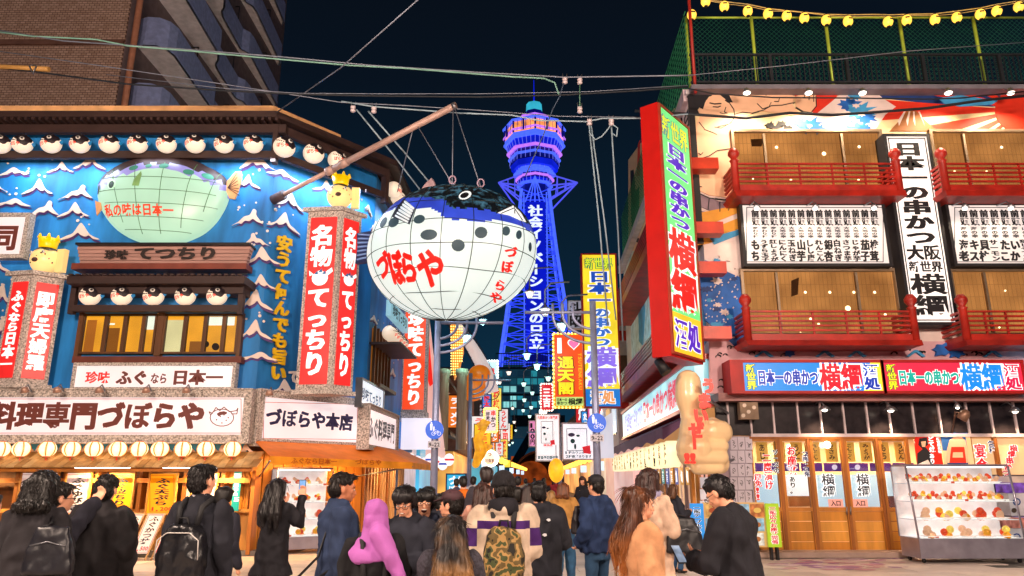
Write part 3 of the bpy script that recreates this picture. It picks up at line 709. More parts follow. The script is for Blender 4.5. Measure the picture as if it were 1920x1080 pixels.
# ---- red pillar signs
def pillar_sign(name, label, p0, d1, w1, d2, w2, z0, z1, texts, tm=.35):
    """corner at p0 facing the viewer; faces run along d1 (left) and d2 (right)"""
    t = T(name, label, 'pillar sign', (p0[0], p0[1], z0)); P0 = V((p0[0], p0[1], 0)); D1, D2 = V((*d1, 0)).normalized(), V((*d2, 0)).normalized()
    b = MB(); b.prism([P0+V((0, 0, z0)), P0+D1*w1+V((0, 0, z0)), P0+D1*w1+D2*w2+V((0, 0, z0)), P0+D2*w2+V((0, 0, z0))], (0, 0, z1-z0)); part('granite_case', b, GRAN, t)
    for (zz, e_) in ((z1, .08), (z0-.1, .05)):
        c = P0-(D1+D2)*e_; b = MB(); b.prism([c+V((0, 0, zz)), c+D1*(w1+2*e_)+V((0, 0, zz)), c+D1*(w1+2*e_)+D2*(w2+2*e_)+V((0, 0, zz)), c+D2*(w2+2*e_)+V((0, 0, zz))], (0, 0, .1)); part('cap_stone', b, GRAN, t)
    for (D, w_, st, left) in ((D1, w1, texts[0], True), (D2, w2, texts[1], False)):
        e0 = P0+D*w_ if left else P0; e1 = P0 if left else P0+D*w_
        pl = Pl((e0.x, e0.y), (e1.x, e1.y)); b = MB(); m = .09; pl.slab(b, m, z0+.12, w_-m, z1-.16, 0, .03); fc = part('red_panel', b, REDP, t)
        b = MB(); q = (m+.02*w_+.03, z0+.3, w_-m-.02*w_-.03, z1-.35); pl.text(b, st[0].replace('*', ' '), q, .033, vert=True, bold=.05, sz=st[1]); 
        if '*' in st[0]:
            i = st[0].index('*'); tot = sum(st[1]); zc = q[3]-(q[3]-q[1])*(sum(st[1][:i])+st[1][i]/2)/tot; xm = (q[0]+q[2])/2; r = w_*.24
            pl.spoly(b, [(xm+r*math.cos(a)*(1 if math.sin(a) < .6 else .7), zc-.03+r*.95*math.sin(a)) for a in [i_*2*math.pi/14 for i_ in range(14)]], .0325, .034)
            pl.spoly(b, [(xm+r*.9, zc+r*.1), (xm+r*1.55, zc+r*.6), (xm+r*1.4, zc+r*1.1), (xm+r*.7, zc+r*.6)], .0325, .0345); pl.spoly(b, [(xm-r*.8, zc+r*.3), (xm-r*1.4, zc+r*.8), (xm-r*1.3, zc+r*.1)], .0325, .0345)
            for a, bb in ((-.5, .3), (.0, .55), (.45, .3)): pl.spoly(b, [(xm+r*a-.05, zc+r*bb), (xm+r*a+.05, zc+r*bb), (xm+r*a+.03, zc+r*bb+.09)], .0345, .036, 1)
        part('lettering', b, [INKW, FBLUE], fc)
    return t
q0 = atY(640, 400, 16.35); zz1 = atY(640, 395, 16.35).z; zz0 = atY(630, 730, 16.35).z
pillar_sign('red_pillar_sign', 'tall two faced red sign with white characters and fish on the restaurant corner', (q0.x, 16.35), (-1, .12), .82, (.62, .78), .62, zz0, zz1, [('名物*てっちり', [1, 1, .9, 1, .9, 1, 1.1]), ('名物*てっちり', [1, 1, .9, 1, .9, 1, 1.1])])
q0 = atY(62, 520, 16.0); zz1 = atY(62, 515, 16.0).z; zz0 = atY(50, 718, 16.0).z
pillar_sign('short_red_pillar_sign', 'shorter two faced red sign with white characters at the left edge, yellow fish on top', (q0.x, 16.0), (-.97, .2), .58, (.75, .66), .62, zz0, zz1, [('ふぐなら日本一', [1, .9, .8, .8, 1.1, 1.1, .9]), ('即席天婦羅', [1]*5)])
# crowned fish ornaments
def crowned_fish(label, c, s, rz):
    t = T('crowned_fish', label, 'ornament', c, rz, 'crowned fish on top of the red signs'); c = V(c); Mz = Matrix.Rotation(rz, 3, 'Z')
    b = MB(); b.ell(c+V((0, 0, .3*s)), .30*s, .28*s, .30*s, 18, 12); part('body', b, em('#ffdf9a', .6, base='#e8c070', var=.2, samp=False), t)
    b = MB(); vs = []
    for j in range(5):
        for i in range(20):
            a = 2*math.pi*i/20; an = (.95+.08*math.sin(5*a))*j/4; vs.append(c+V((.31*s*math.sin(an)*math.cos(a), .29*s*math.sin(an)*math.sin(a), .3*s+.31*s*math.cos(an))))
    b.add(vs, [(j*20+i, j*20+(i+1) % 20, (j+1)*20+(i+1) % 20, (j+1)*20+i) for j in range(4) for i in range(20)], 0, True); part('dark_back', b, FBACK, t)
    b = MB(); cz = c+V((0, 0, .58*s)); n = 16; pr = []
    b.lathe([(.16*s, -.02), (.17*s, 0), (.2*s, .2*s), (.185*s, .2*s), (.15*s, .02), (0.01, .02)], cz, 16)
    for i in range(6): a = i*math.pi/3; p = cz+V((.19*s*math.cos(a), .19*s*math.sin(a), .2*s)); b.lathe([(.05*s, -.02), (.02*s, .07*s), (0, .09*s)], p, 6)
    part('crown', b, em('#f5c800', .65, base='#e0b000', samp=False), t)
    for sx_ in (-1, 1):
        e_ = c + Mz @ V((.15*s*sx_, -.24*s, .42*s)); b = MB(); b.ell(e_, .035*s, .03*s, .035*s, 8, 6, 0); b.ell(e_+Mz @ V((0, -.02*s, 0)), .018*s, .018*s, .018*s, 6, 4, 1); part('eye', b, [FEYE, FBACK], t)
    b = MB(); b.ell(c + Mz @ V((0, -.27*s, .25*s)), .07*s, .04*s, .05*s, 8, 6); part('mouth', b, BROWN, t)
    b = MB()
    for i in range(10): a = -1.3+i*.28; b.ell(c+Mz @ V((.285*s*math.sin(a), -.265*s*math.cos(a), .3*s+.1*s*math.cos(i))), .018*s, .014*s, .018*s, 5, 4)
    part('dots', b, FBACK, t)
    b = MB(); p = c+Mz @ V((.30*s, .05*s, .3*s)); b.obox(p+V((-.02, -.09*s, -.28*s)), Mz @ V((.18*s, 0, 0)), Mz @ V((0, .12*s, 0)), (0, 0, .5*s)); part('tail', b, em('#ffdf9a', .5, base='#e8c070', samp=False), t)
    return t
c = atY(634, 388, 16.6); crowned_fish('crowned puffer fish atop the tall red pillar sign', (c.x, 16.7, c.z), 1.05, .1)
c = atY(76, 512, 16.2); crowned_fish('crowned puffer fish atop the short red pillar sign', (c.x, 16.3, c.z), 1.1, -.2)
# 珍味てっちり hanging sign at the far end of the building
PV = Pl((-3.62, 24.2), (-2.6, 24.2))
t, q = board('projecting_red_sign', 'red projecting sign with white characters hanging beyond the side window', PV, (758, 560, 797, 768), .0, .3, .0, em('#f04a1e', .95, base='#c03010', var=.1))
b = MB(); PV.frame(b, q, .09, -.32, .03); PV.slab(b, q[0]-.09, q[1]-.4, q[2]+.14, q[1]-.09, -.34, .05); part('frame', b, GRAN, t)
lettering(t, PV, [('珍味てっちり', 763, 582, 793, 760, {'vert': True, 'bold': .05})], INKW, .004)
t, q = board('blank_light_box', 'blank white lit box sign beneath the projecting red sign', PV, (752, 784, 806, 842), .25, .5, .0, em('#e8e4f4', .9, var=.05), STEEL)

# ---- lower shop front
SH = wood('#b06a24'); LW = wood('#c98a3c')
b = MB(); wallbody(b, 0, zl-.05, .25); part('shop_wall', b, wood('#6a4018'), FR)
q = PL.r(0, 828, 470, 853, .3); b = MB(); PL.slab(b, 0, q[1], PL.len, q[3], .2, .3); part('wave_valance', b, mt('#3f97c6', .6, var=.3), FR)
b = MB()
for i in range(22):
    x = 10+i*21.5; PL.poly(b, [(x-12, 852), (x-4, 838+rnd.uniform(-4, 4)), (x+1, 833), (x+6, 841), (x+12, 846), (x+9, 851), (x+2, 843), (x-3, 849)], .3, .32)
part('valance_wave', b, mt('#e0b8a0', .6), FR)
q2 = PL.r(0, 854, 470, 878, .9); zsr0, zsr1 = q2[1], q[1]+.02
for i in range(64):   # shingles of the little roof
    s0 = 4.8+i*.17
    if s0 > PL.len+.3: break
    for k in range(2):
        z1_ = zsr1+.02-(zsr1-zsr0)*k*.5; z0_ = z1_-(zsr1-zsr0)*.52; o1 = .38+k*.3; s1 = s0+(.085 if k else 0)
        b = MB(); b.obox(PL.pt(s1, z0_, o1+.32), PL.a*.16, PL.pt(s1, z1_, o1)-PL.pt(s1, z0_, o1+.32), V((0, -.012, .025)))
        part('shingle', b, rnd.choice([wood('#c79a60'), wood('#b3854c'), wood('#d6ad74')]), FR)
b = MB(); PL.slab(b, 3.5, zsr0-.07, PL.len+.4, zsr0-.0, .85, .93); PL.slab(b, 3.5, zsr0-.3, PL.len+.2, zsr0-.2, .3, .42); part('roof_beam', b, SH, FR)
gr_b = MB()
def shop_post(x, w=7, o1=.35, m=SH): b = MB(); PL.rect(b, x-w/2, 882, x+w/2, 1040, .02, o1); part('post', b, m, FR)
for x in (22, 112, 172, 256, 340, 412, 470): shop_post(x)
for (x0, x1) in ((26, 108), (116, 168), (176, 252), (260, 336), (344, 408), (416, 466)):
    n = max(2, int((x1-x0)/13))
    for k in range(n):
        b = MB(); PL.rect(b, x0+(x1-x0)*k/n+.4, 962, x0+(x1-x0)*(k+1)/n-.4, 1034, -.05, .1+rnd.uniform(0, .01)); part('wall_plank', b, rnd.choice([wood('#c48a40'), wood('#b47c34'), wood('#d09a50')]), FR)
for k in range(5): b = MB(); PL.rect(b, 417+k*10, 884, 426+k*10, 960, -.05, .1); part('wall_plank', b, wood('#c07820'), FR)
b = MB(); PL.rect(b, 0, 1033, 478, 1052, -.1, .3); part('plinth', b, mt('#6a6460', .8), FR)
b = MB(); PL.rect(b, -60, 955, 470, 961, .1, .3); part('shop_rail', b, LW, FR)
for (x0, x1) in ((256, 262), (344, 352)): b = MB(); PL.rect(b, x0+2, 890, x1+4, 950, .2, .3); part('paper_lamp', b, em('#ffe9b0', 1.3), FR)
MB_W = em('#ffe2d8', .6, base='#b8a8a0', var=.15); MB_O = em('#f59a12', .8, base='#e08a10', var=.12)  # boards glow in place of the shop light falling on them
def menu(label, rc, m, txt, price, ink=INKK, off=.42):
    t, q = board('menu_board', label, PL, rc, off, .03, .03, m, LW, 'menu boards hung across the shop front', 'menu board')
    x0, y0, x1, y1 = rc; w_ = x1-x0
    b = MB(); PL.line(b, [(x0+2, y0+3), (x1-2, y0+3), (x1-2, y1-2), (x0+2, y1-2), (x0+2, y0+3)], .8, off, off+.002); part('border_line', b, mt('#d04020', .6), t)
    lettering(t, PL, [(txt, x0+w_*.22, y0+7, x1-w_*.22, y1-(14 if price else 4), {'vert': True, 'bold': .04})], ink, off+.003)
    if price: lettering(t, PL, [(price, x0+5, y1-12, x1-5, y1-4, {'bold': .03})], INKR, off+.004)
menu('white menu board at far left with a red character, partly behind the black coats', (37, 887, 104, 962), MB_W, 'てっさ', '')
menu('white menu board with black brush characters between the two black coats', (122, 887, 166, 962), MB_W, 'ふぐゆびき', '')
menu('orange menu board just left of the tall empty post, price partly hidden', (204, 888, 248, 962), MB_O, 'ふぐ皮ちり', '1,200')
menu('orange menu board priced 1.200 left of the man in the suit', (279, 889, 328, 962), MB_O, 'ふぐ天ぷら', '1,200')
menu('white menu board mostly hidden behind the man in the suit', (360, 888, 404, 962), MB_W, 'ふぐ刺し', '')
def tube_lamp(label, x0, x1, y):
    t = T('tube_lamp', label, 'lamp', PL.at((x0+x1)/2, y+4, .6), 0, 'fluorescent tubes under the little roof'); b = MB(); PL.rect(b, x0, y-3.5, x1, y+3.5, .56, .62); part('tube', b, em('#fff6f4', 5.0, base='#ffffff', var=.02), t)
    b = MB(); PL.rect(b, x0-3, y-7, x1+3, y-4, .5, .64); part('fitting', b, mt('#c9b8a8', .5), t)
tube_lamp('bright fluorescent tube over the white menu board on the left', 140, 242, 876); tube_lamp('bright fluorescent tube above the man in the suit', 305, 405, 877)
def stand(label, x0, x1, y0, y1, txt, price, lean=12):
    c = PL.at((x0+x1)/2, y1, 1.0); t = T('menu_stand', label, 'menu stand', (c.x, c.y, 0), 0, 'leaning menu stands in front of the shop')
    a0 = PL.at(x0, y1-10, 1.05); a1 = PL.at(x1, y1-10, 1.05); zt_ = PL.at(x0, y0, .6).z; sh = (a1-a0).length*.55
    u = (a1-a0); up = V((sh*.35, .42, zt_-a0.z)); n = u.cross(up).normalized(); 
    if n.y > 0: n = -n
    b = MB(); b.obox(a0, u, up, n*.015); part('panel', b, MB_W, t)
    b = MB()
    for e_ in (a0-u*.07, a1): b.obox(V((e_.x-up.x*(e_.z/up.z), e_.y-up.y*(e_.z/up.z), 0)), u*.07, up*((zt_+.02)/up.z), n*.03)
    b.obox(a0+up, u, up*.03, n*.03); part('leg', b, wood('#a9825a'), t)
    L_ = up.length; uu = up.normalized(); b = MB(); W_ = u.length; ud = u.normalized()
    def mp(x, y, o=.018): return a0 + ud*x + uu*y + n*o
    cells = len(txt); h = L_*.72/cells
    for i, ch in enumerate(txt):
        vs, fs = glyph(ch, .035); z1_ = L_*.95-i*h; b.add([mp(W_*(.2+.6*x), z1_-h+h*y) for x, y in vs], fs)
    part('lettering', b, INKK, t); b = MB()
    for i, ch in enumerate(price):
        vs, fs = glyph(ch, .03); b.add([mp(W_*(.1+.8*(i+x)/len(price)), L_*(.06+.12*y)) for x, y in vs], fs)
    for (xa, ya, xb, yb) in ((.05, .02, .95, .03), (.05, .97, .95, .98), (.05, .02, .08, .98), (.92, .02, .95, .98)): b.add([mp(W_*xa, L_*ya, .017), mp(W_*xb, L_*ya, .017), mp(W_*xb, L_*yb, .017), mp(W_*xa, L_*yb, .017)], [(0, 1, 2, 3)])
    part('price_lettering', b, INKR, t)
stand('leaning menu stand partly hidden by the black coat, leftmost of the three', 212, 238, 965, 1048, 'ふぐ小鍋定食', '1,500')
stand('middle leaning menu stand priced 1.500', 246, 277, 965, 1048, 'ふぐかつ丼', '1,500')
stand('leaning menu stand priced 1.000 beside the man in the suit', 290, 322, 965, 1048, '豚ひれかつ定食', '1,000')
t, q = board('address_plate', 'narrow teal street address plate on the wooden wall right of the suit man', PL, (436, 882, 450, 958), .4, .02, .0, em('#16908c', .55, base='#0f7a76', samp=False), cat='address plate')
lettering(t, PL, [('恵美須東二丁目', 438, 888, 448, 930, {'vert': True}), ('5', 438, 931, 449, 941)], INKW, .402)
# round lanterns along the valance
RL0 = None
PAPL = em('#ffe2b0', 1.5, base='#f0d8a8', var=.25, scale=6); PAPR = em('#ff8a30', .9, samp=False)
def round_lantern(r):
    t = T('round_lantern', 'x', 'lantern', (0, 0, 0)); b = MB(); n = 16; prof = []
    for i in range(15): a = -math.pi/2*.93+math.pi*.93*i/14; prof.append((r*math.cos(a)*(1+.025*(i % 2)), r*.93*math.sin(a)))
    b.lathe(prof, (0, 0, 0), n); part('paper_body', b, PAPL, t)
    b = MB(); b.lathe([(.42*r, -.98*r), (.42*r, -.86*r), (0, -.86*r)], (0, 0, 0), 12); b.lathe([(.42*r, .86*r), (.42*r, .98*r), (0, .98*r)], (0, 0, 0), 12); part('cap_ring', b, mt('#b84020', .5), t)
    b = MB()
    for i in range(6):
        a = i*math.pi/3+.3
        for k in range(3):
            P_ = [V((math.cos(a+k*.07)*math.cos(p)*r*1.035, math.sin(a+k*.07)*math.cos(p)*r*1.035, math.sin(p)*r*.96)) for p in [-1+.25*j for j in range(9)]]; b.tube(P_, .006, 3)
    part('stripe', b, PAPR, t); b = MB(); b.tube([(0, 0, -r), (0, 0, -1.7*r)], .012, 4); part('tassel', b, INKR, t)
    return t
RL = round_lantern(.175)
for i, x in enumerate((2, 40, 89, 134, 176, 221, 261, 300, 343, 386, 436)):
    p = PL.at(x, 842, .75); o = RL if i == 0 else dup(RL, p)
    o.location = p; o['label'] = f'round glowing paper lantern on the wave valance, {ordn[i]} from the left'; o['group'] = 'round lanterns along the wave valance'; o.rotation_euler[2] = rnd.uniform(0, 1)
# small picture lamps on the boards
def board_lamp(label, p, grp='small lamps over the boards', n=V((0, -1, 0))):
    t = T('board_lamp', label, 'lamp', p, 0, grp); p = V(p); b = MB(); b.tube([p+V((0, .25, -.05)), p+V((0, .1, .08)), p], .015, 5); part('arm', b, STEEL, t)
    b = MB(); b.lathe([(.02, .02), (.06, .0), (.09, -.1), (.085, -.1)], p, 12, axis=V((0, -.3, 1))); part('shade', b, mt('#b08a78', .4, .4), t)
for i, x in enumerate((46, 107, 186, 274, 349)): board_lamp(f'small metal lamp above the long white board, {ordn[i]} from the left', PL.at(x, 727, .95))
board_lamp('small metal lamp above the corner board', PC.at(505, 732, .8))
# orange awning over the corner
AW = T('orange_awning', 'orange fabric awning over the corner shop window', 'awning', (-4.6, 17.5, 2.0)); OR = mt('#f07a18', .7, var=.15, bump=.1)
def quadthick(mb, a, b_, c, d, th, mi=0): n = (V(b_)-V(a)).cross(V(d)-V(a)).normalized()*th; mb.prism([a, b_, c, d], n, mi)
pa, pb = PC.pt(-.1, 2.5, .15), PC.pt(PC.len, 2.5, .15); pc, pd = PC.pt(PC.len+.35, 1.98, 1.5), PC.pt(-.45, 2.05, 1.5)
pe, pf = PS.pt(.1, 2.5, .1), PS.pt(4.6, 2.5, .1); pg = PS.pt(4.6, 1.98, 1.35)
b = MB(); quadthick(b, pa, pb, pc, pd, .015); part('canopy', b, OR, AW); b = MB(); quadthick(b, pb, pf, pg, pc, .015); part('side_canopy', b, OR, AW)
b = MB(); quadthick(b, pd, pc, pc-V((0, 0, .16)), pd-V((0, 0, .16)), .01); quadthick(b, pc, pg, pg-V((0, 0, .16)), pc-V((0, 0, .16)), .01); part('valance', b, mt('#f59a20', .7), AW)
plv = Pl((pd.x, pd.y-.02), (pc.x, pc.y-.02)); b = MB(); plv.text(b, 'ふぐなら日本一', (.5, pd.z-.15, 1.7, pd.z-.02), .02); plv.text(b, 'づぼらや', (2.2, pd.z-.15, 3.0, pd.z-.02), .02); part('lettering', b, mt('#c05a10', .6), AW)
b = MB(); b.tube([PC.pt(.2, 1.6, .1), pd-V((0, 0, .1))], .02, 5); b.tube([PC.pt(2.6, 1.6, .1), pc-V((0, 0, .1))], .02, 5); part('arm', b, STEEL, AW)
# wooden front of the chamfer under the awning
for k in range(12):
    b = MB(); PC.slab(b, .1+k*.26, 0, .34+k*.26, 2.2, -.08, .02+.01*(k % 2)); part('wall_plank', b, wood('#c07a2a'), FR)
for k in range(16):
    b = MB(); PS.slab(b, .1+k*.36, 0, .2+k*.36, 2.3, -.1, .06); part('lattice_post', b, rnd.choice([wood('#a86424'), wood('#d0a070'), mt('#3a4a78', .6)]), FR)
# display case with dishes
def dish(mb, c, r, k):
    r *= 1.25; mb.lathe([(r*.5, 0), (r, .03), (r*.98, .035), (r*.5, .012)], c, 10, 0)
    for i in range(5): a = rnd.uniform(0, 6.3); q = r*rnd.uniform(0, .5); mb.ell(V(c)+V((q*math.cos(a), q*math.sin(a), .04+.03*(i % 3)*r/.1)), r*.42, r*.35, r*.4, 7, 5, 1+(i*(k+1)+k) % 4)
food = [em('#fff4ee', .35, base='#f2ece4', samp=False), em('#f0a020', .45, base='#e09020', var=.5, scale=20, samp=False), em('#e04818', .4, base='#d84018', var=.5, scale=20, samp=False), em('#f8d060', .5, base='#f0cc50', var=.5, scale=20, samp=False), em('#e8b090', .4, base='#e0a880', samp=False)]  # samples and cards glow faintly in place of case light
PCARD = em('#fff8f0', .5, base='#f0ece8', samp=False); PCARD2 = em('#f06040', .5, samp=False); lampw = em('#fff8f0', 3.0, base='#ffffff')
def display_case(label, c, w_, d, h, rz, shelves, z0, cols, slant=0, names='display_case'):
    t = T('food_display_case', label, 'display case', (c[0], c[1], 0), rz); M = WM[t.name]
    def bx(name, m, x0, y0, z0_, x1, y1, z1_): b = MB(); b.obox(M @ V((x0, y0, z0_)), M.to_3x3() @ V((x1-x0, 0, 0)), M.to_3x3() @ V((0, y1-y0, 0)), V((0, 0, z1_-z0_))); return part(name, b, m, t)
    sil = mt('#a59fae', .3, .6)
    bx('base', sil, -w_/2, -d/2, .09, w_/2, d/2, z0); bx('top', sil, -w_/2, -d/2+slant, z0+h, w_/2, d/2, z0+h+.04)
    bx('back_panel', em('#f6e0da', .6, base='#f0e0d8', var=.25, scale=5), -w_/2, d/2-.03, z0, w_/2, d/2, z0+h)
    for sx_ in (-1, 1):
        b = MB(); b.tube([M @ V((sx_*w_/2, -d/2, z0)), M @ V((sx_*w_/2, -d/2+slant, z0+h))], .02, 4); part('post', b, sil, t); b = MB(); b.tube([M @ V((sx_*w_/2, d/2, z0)), M @ V((sx_*w_/2, d/2, z0+h))], .02, 4); part('post', b, sil, t)
        for sy in (-1, 1): b = MB(); b.cyl(M @ V((sx_*(w_/2-.1)-.02, sy*(d/2-.1), .045)), M @ V((sx_*(w_/2-.1)+.02, sy*(d/2-.1), .045)), .045); part('caster', b, BLACKP, t)
    b = MB(); b.add([M @ V((-w_/2, -d/2, z0)), M @ V((w_/2, -d/2, z0)), M @ V((w_/2, -d/2+slant, z0+h)), M @ V((-w_/2, -d/2+slant, z0+h))], [(0, 1, 2, 3)]); part('glass_front', b, glass(), t)
    b = MB(); b.add([M @ V((-w_/2-.001, d/2, z0)), M @ V((-w_/2-.001, -d/2, z0)), M @ V((-w_/2-.001, -d/2+slant, z0+h)), M @ V((-w_/2-.001, d/2, z0+h))], [(0, 1, 2, 3)]); part('glass_side', b, glass(), t)
    bx('lamp_strip', lampw, -w_/2+.05, -d/2+slant+.05, z0+h-.03, w_/2-.05, -d/2+slant+.09, z0+h-.005)
    for k in range(shelves):
        zz = z0+.01+h*k/shelves; sl = slant*k/shelves
        sh = bx('shelf', em('#f4ecf0', .35, base='#ffffff', var=.1, samp=False), -w_/2+.02, -d/2+.02+sl, zz-.012, w_/2-.02, d/2-.03, zz)
        big = (k == 0 or k == 1) and shelves > 2
        nrow = 1 if k < 2 else 2
        for rr in range(nrow):
            n = cols if k >= 2 else max(3, int(cols*.6))
            for i in range(n):
                cx = -w_/2+.12+(w_-.24)*(i+.5)/n; cy = -d/2+.14+sl+rr*.2
                b = MB(); q = M @ V((cx, cy, zz+.005+rr*.05)); dish(b, q, (.15 if k < 2 else .085)*min(1, w_/2+.2), rnd.randrange(4)); o = part('dish', b, food, t)
                if (i+k+rr) % 2 == 0: b = MB(); b.obox(q+M.to_3x3() @ V((.05, -.1, -.01)), M.to_3x3() @ V((.07, 0, 0)), M.to_3x3() @ V((0, .004, 0)), (0, 0, .045)); part('price_card', b, [PCARD, PCARD2][(i+k) % 3 == 0], t)
    return t
c = PC.pt(1.05, 0, .55); display_case('tall lit glass case of sample dishes under the orange awning', (c.x, c.y), 1.25, .5, 1.45, PC.rz-.35, 4, .35, 4)
# lights of the eaves and shop front (the tubes and lamps that the photograph shows lit)
for x, y, e_ in ((60, 262, 42), (160, 262, 30), (300, 262, 5), (440, 262, 30), (490, 262, 34)):
    lamp('AREA', PL.pt(PL.sz(x, y, .45)[0], zr0-.02, .5), e_, '#dff0ff', .9, sy=.1, to=PL.pt(PL.sz(x, y, .45)[0], 0, .15), parent=FR)
for s_ in (.6, 1.6, 2.6): lamp('AREA', PC.pt(s_, zr0-.02, .5), 45, '#cfe8ff', .8, sy=.1, to=PC.pt(s_, 0, .1), parent=FR)
for s_ in (1, 3): lamp('AREA', PS.pt(s_, zr0-.02, .5), 40, '#bfe0ff', .8, sy=.1, to=PS.pt(s_, 0, .1), parent=FR)
for s_ in (1.8, 4.2, 7.2, 9.6): lamp('AREA', PL.pt(s_, zsr0-.1, .62), 100, '#ffcf90', 1.0, sy=.1, to=PL.pt(s_, 0, .5), parent=FR)
for s_ in (.7, 2.2): lamp('AREA', PC.pt(s_, 2.1, .7), 60, '#ffc070', .8, sy=.2, to=PC.pt(s_, 0, .6), parent=FR)
for s_ in (1.5, 3.5): lamp('AREA', PS.pt(s_, 2.1, .6), 45, '#ffd090', .8, sy=.2, to=PS.pt(s_, 0, .5), parent=FR)
# ================================================================ boom, hanging fugu, wires
ST = mt('#c9a79c', .5, .2, name='boom_paint')
bo0 = PC.at(518, 372, .1); bo1 = atY(855, 197, 14.6)
BM = T('boom_pole', 'long pale steel boom reaching from the blue wall over the street', 'boom', bo0)
def bp(k): return bo0.lerp(bo1, k)
b = MB(); b.cyl(bp(.32), bp(1), .075, n=14); b.cyl(bp(0), bp(.36), .055, n=12); part('tube', b, ST, BM)
b = MB(); b.cyl(bp(-.02), bp(.05), .12, n=12); part('wall_socket', b, mt('#4a3a40', .6), BM)
for k in (.3, .38): b = MB(); b.cyl(bp(k), bp(k+.04), .1, n=12); part('sleeve', b, ST, BM)
b = MB(); b.cyl(bp(.985), bp(1.0), .085, n=12); part('end_cap', b, STEEL, BM)
FC = atY(845, 474, 14.9); yaw = R(-24); Mf = Matrix.Rotation(yaw, 3, 'Z') @ Matrix.Rotation(R(3), 3, 'Y')
EL = Ellip(FC, 1.90, 1.45, 1.46, Mf)
FG = T('giant_puffer_lantern', 'giant white lit puffer fish lantern with red lettering hanging from the boom over the street', 'fish lantern', FC)
blk = [(640, 400), (700, 384), (735, 371), (759, 371), (810, 370), (834, 378), (848, 391), (901, 392), (939, 399), (976, 412), (1010, 430)]
blu = [(640, 425), (714, 403), (748, 390), (778, 391), (810, 390), (832, 406), (848, 411), (901, 418), (928, 413), (963, 418), (1010, 446)]
def curve(px): 
    pts = sorted((EL.loc(x, y)[0], EL.loc(x, y)[2]) for x, y in px); return pts
cbk, cbl = curve(blk[1:-1]), curve(blu[1:-1])
def ev(c, x):
    if x <= c[0][0]: return c[0][1]-(c[0][0]-x)*.15
    for i in range(len(c)-1):
        if c[i][0] <= x <= c[i+1][0]: k = (x-c[i][0])/max(1e-6, c[i+1][0]-c[i][0]); return c[i][1]+(c[i+1][1]-c[i][1])*k
    return c[-1][1]-(x-c[-1][0])*.3
b = MB(); NU, NV = 150, 100; vs = []; fs = []; mi = []
for j in range(NV+1):
    ph = math.pi*(j/NV-.5)
    for i in range(NU): t = 2*math.pi*i/NU; vs.append(EL.pt(math.cos(ph)*math.cos(t), math.cos(ph)*math.sin(t), math.sin(ph)))
for j in range(NV):
    for i in range(NU):
        ph = math.pi*((j+.5)/NV-.5); t = 2*math.pi*(i+.5)/NU; x, y, z = math.cos(ph)*math.cos(t), math.cos(ph)*math.sin(t), math.sin(ph)
        nz = noise.noise(V((x*9, y*9, z*9)))*.035
        ek = ev(cbk, x); eb = ev(cbl, x)
        if y > 0: ek += .1*y; eb += .1*y
        fs.append((j*NU+i, j*NU+(i+1) % NU, (j+1)*NU+(i+1) % NU, (j+1)*NU+i)); mi.append(2 if z > ek+nz else (1 if z > eb+nz*.6 else 0))
b.add(vs, fs, 0, True); b.mi = mi
ebl = em('#3450c4', .5, base='#2030a0', var=.6, scale=1.6); eblk = em('#26424e', .55, base='#0c1016', var=1.0, scale=2.2)
t_ = eblk.node_tree; nn = [n for n in t_.nodes if n.type == 'TEX_NOISE'][0]; nn.inputs['Scale'].default_value = 3.4; nn.inputs['Detail'].default_value = 8; nn.inputs['Distortion'].default_value = 2.0
mr_ = [n for n in t_.nodes if n.type == 'MAP_RANGE'][0]; mr_.inputs[1].default_value = .5; mr_.inputs[2].default_value = .68; mr_.inputs[3].default_value = .03; mr_.inputs[4].default_value = 3.2
part('body', b, [em('#e4f2ee', .84, base='#8a9490', var=.07, scale=.9), ebl, eblk], FG)
wire = mt('#1a2420', .5)
for zz in (-.92, -.74, -.46, -.14, .18, .5, .8):
    c = math.sqrt(1-zz*zz); b = MB(); b.tube([EL.pt(c*math.cos(t), c*math.sin(t), zz+.012*math.sin(5*t+zz*9), .004) for t in [2*math.pi*i/60 for i in range(60)]], .0085, 4, closed=True); part('frame_wire', b, wire, FG)
for k in range(9):
    a = math.pi*k/9+.12; b = MB(); b.tube([EL.pt(math.cos(p)*math.cos(a), math.cos(p)*math.sin(a), math.sin(p), .004) for p in [2*math.pi*i/60 for i in range(60)]], .0085, 4, closed=True); part('frame_wire', b, wire, FG)
SP = mt('#2f4c5c', .5, var=.2)
for x, y, rx, ry, ro in ((786, 411, 11, 8, -.3), (804, 440, 16, 10, -.1), (902, 436, 12, 11, 0), (859, 460, 12.5, 11.5, 0), (949, 433, 7.5, 9, .1), (973, 440, 5.5, 8.5, .1), (994, 463, 3, 9, 0), (719, 417, 5, 11, .5), (738, 417, 8, 11, .9)):
    b = MB(); EL.disc(b, x, y, rx, .012, 0, ry, ro); part('spot', b, SP, FG)
b = MB(); EL.disc(b, 873, 365, 15, .012, 0, 9.5, -.35); EL.disc(b, 872, 366, 12.5, .02, 1, 7.5, -.35); EL.disc(b, 871, 366, 8.5, .03, 0, 5, -.35); part('eye', b, [BLACKP, em('#e8f0f0', .8, samp=False)], FG)
b = MB(); EL.ppoly(b, [(931, 399), (962, 383), (976, 397), (988, 417), (975, 413), (955, 404)], .016, 0); EL.line(b, [(931, 399), (962, 384), (977, 398), (988, 417)], .016, .02, 1); EL.line(b, [(940, 400), (964, 390), (980, 413)], .012, .02, 1); EL.line(b, [(964, 384), (965, 400)], .012, .02, 1); part('beak', b, [em('#f0f4f2', .85, samp=False), BLACKP], FG)
b = MB(); EL.ppoly(b, [(757, 372), (779, 391), (768, 421), (734, 406), (742, 392)], .03, 0)
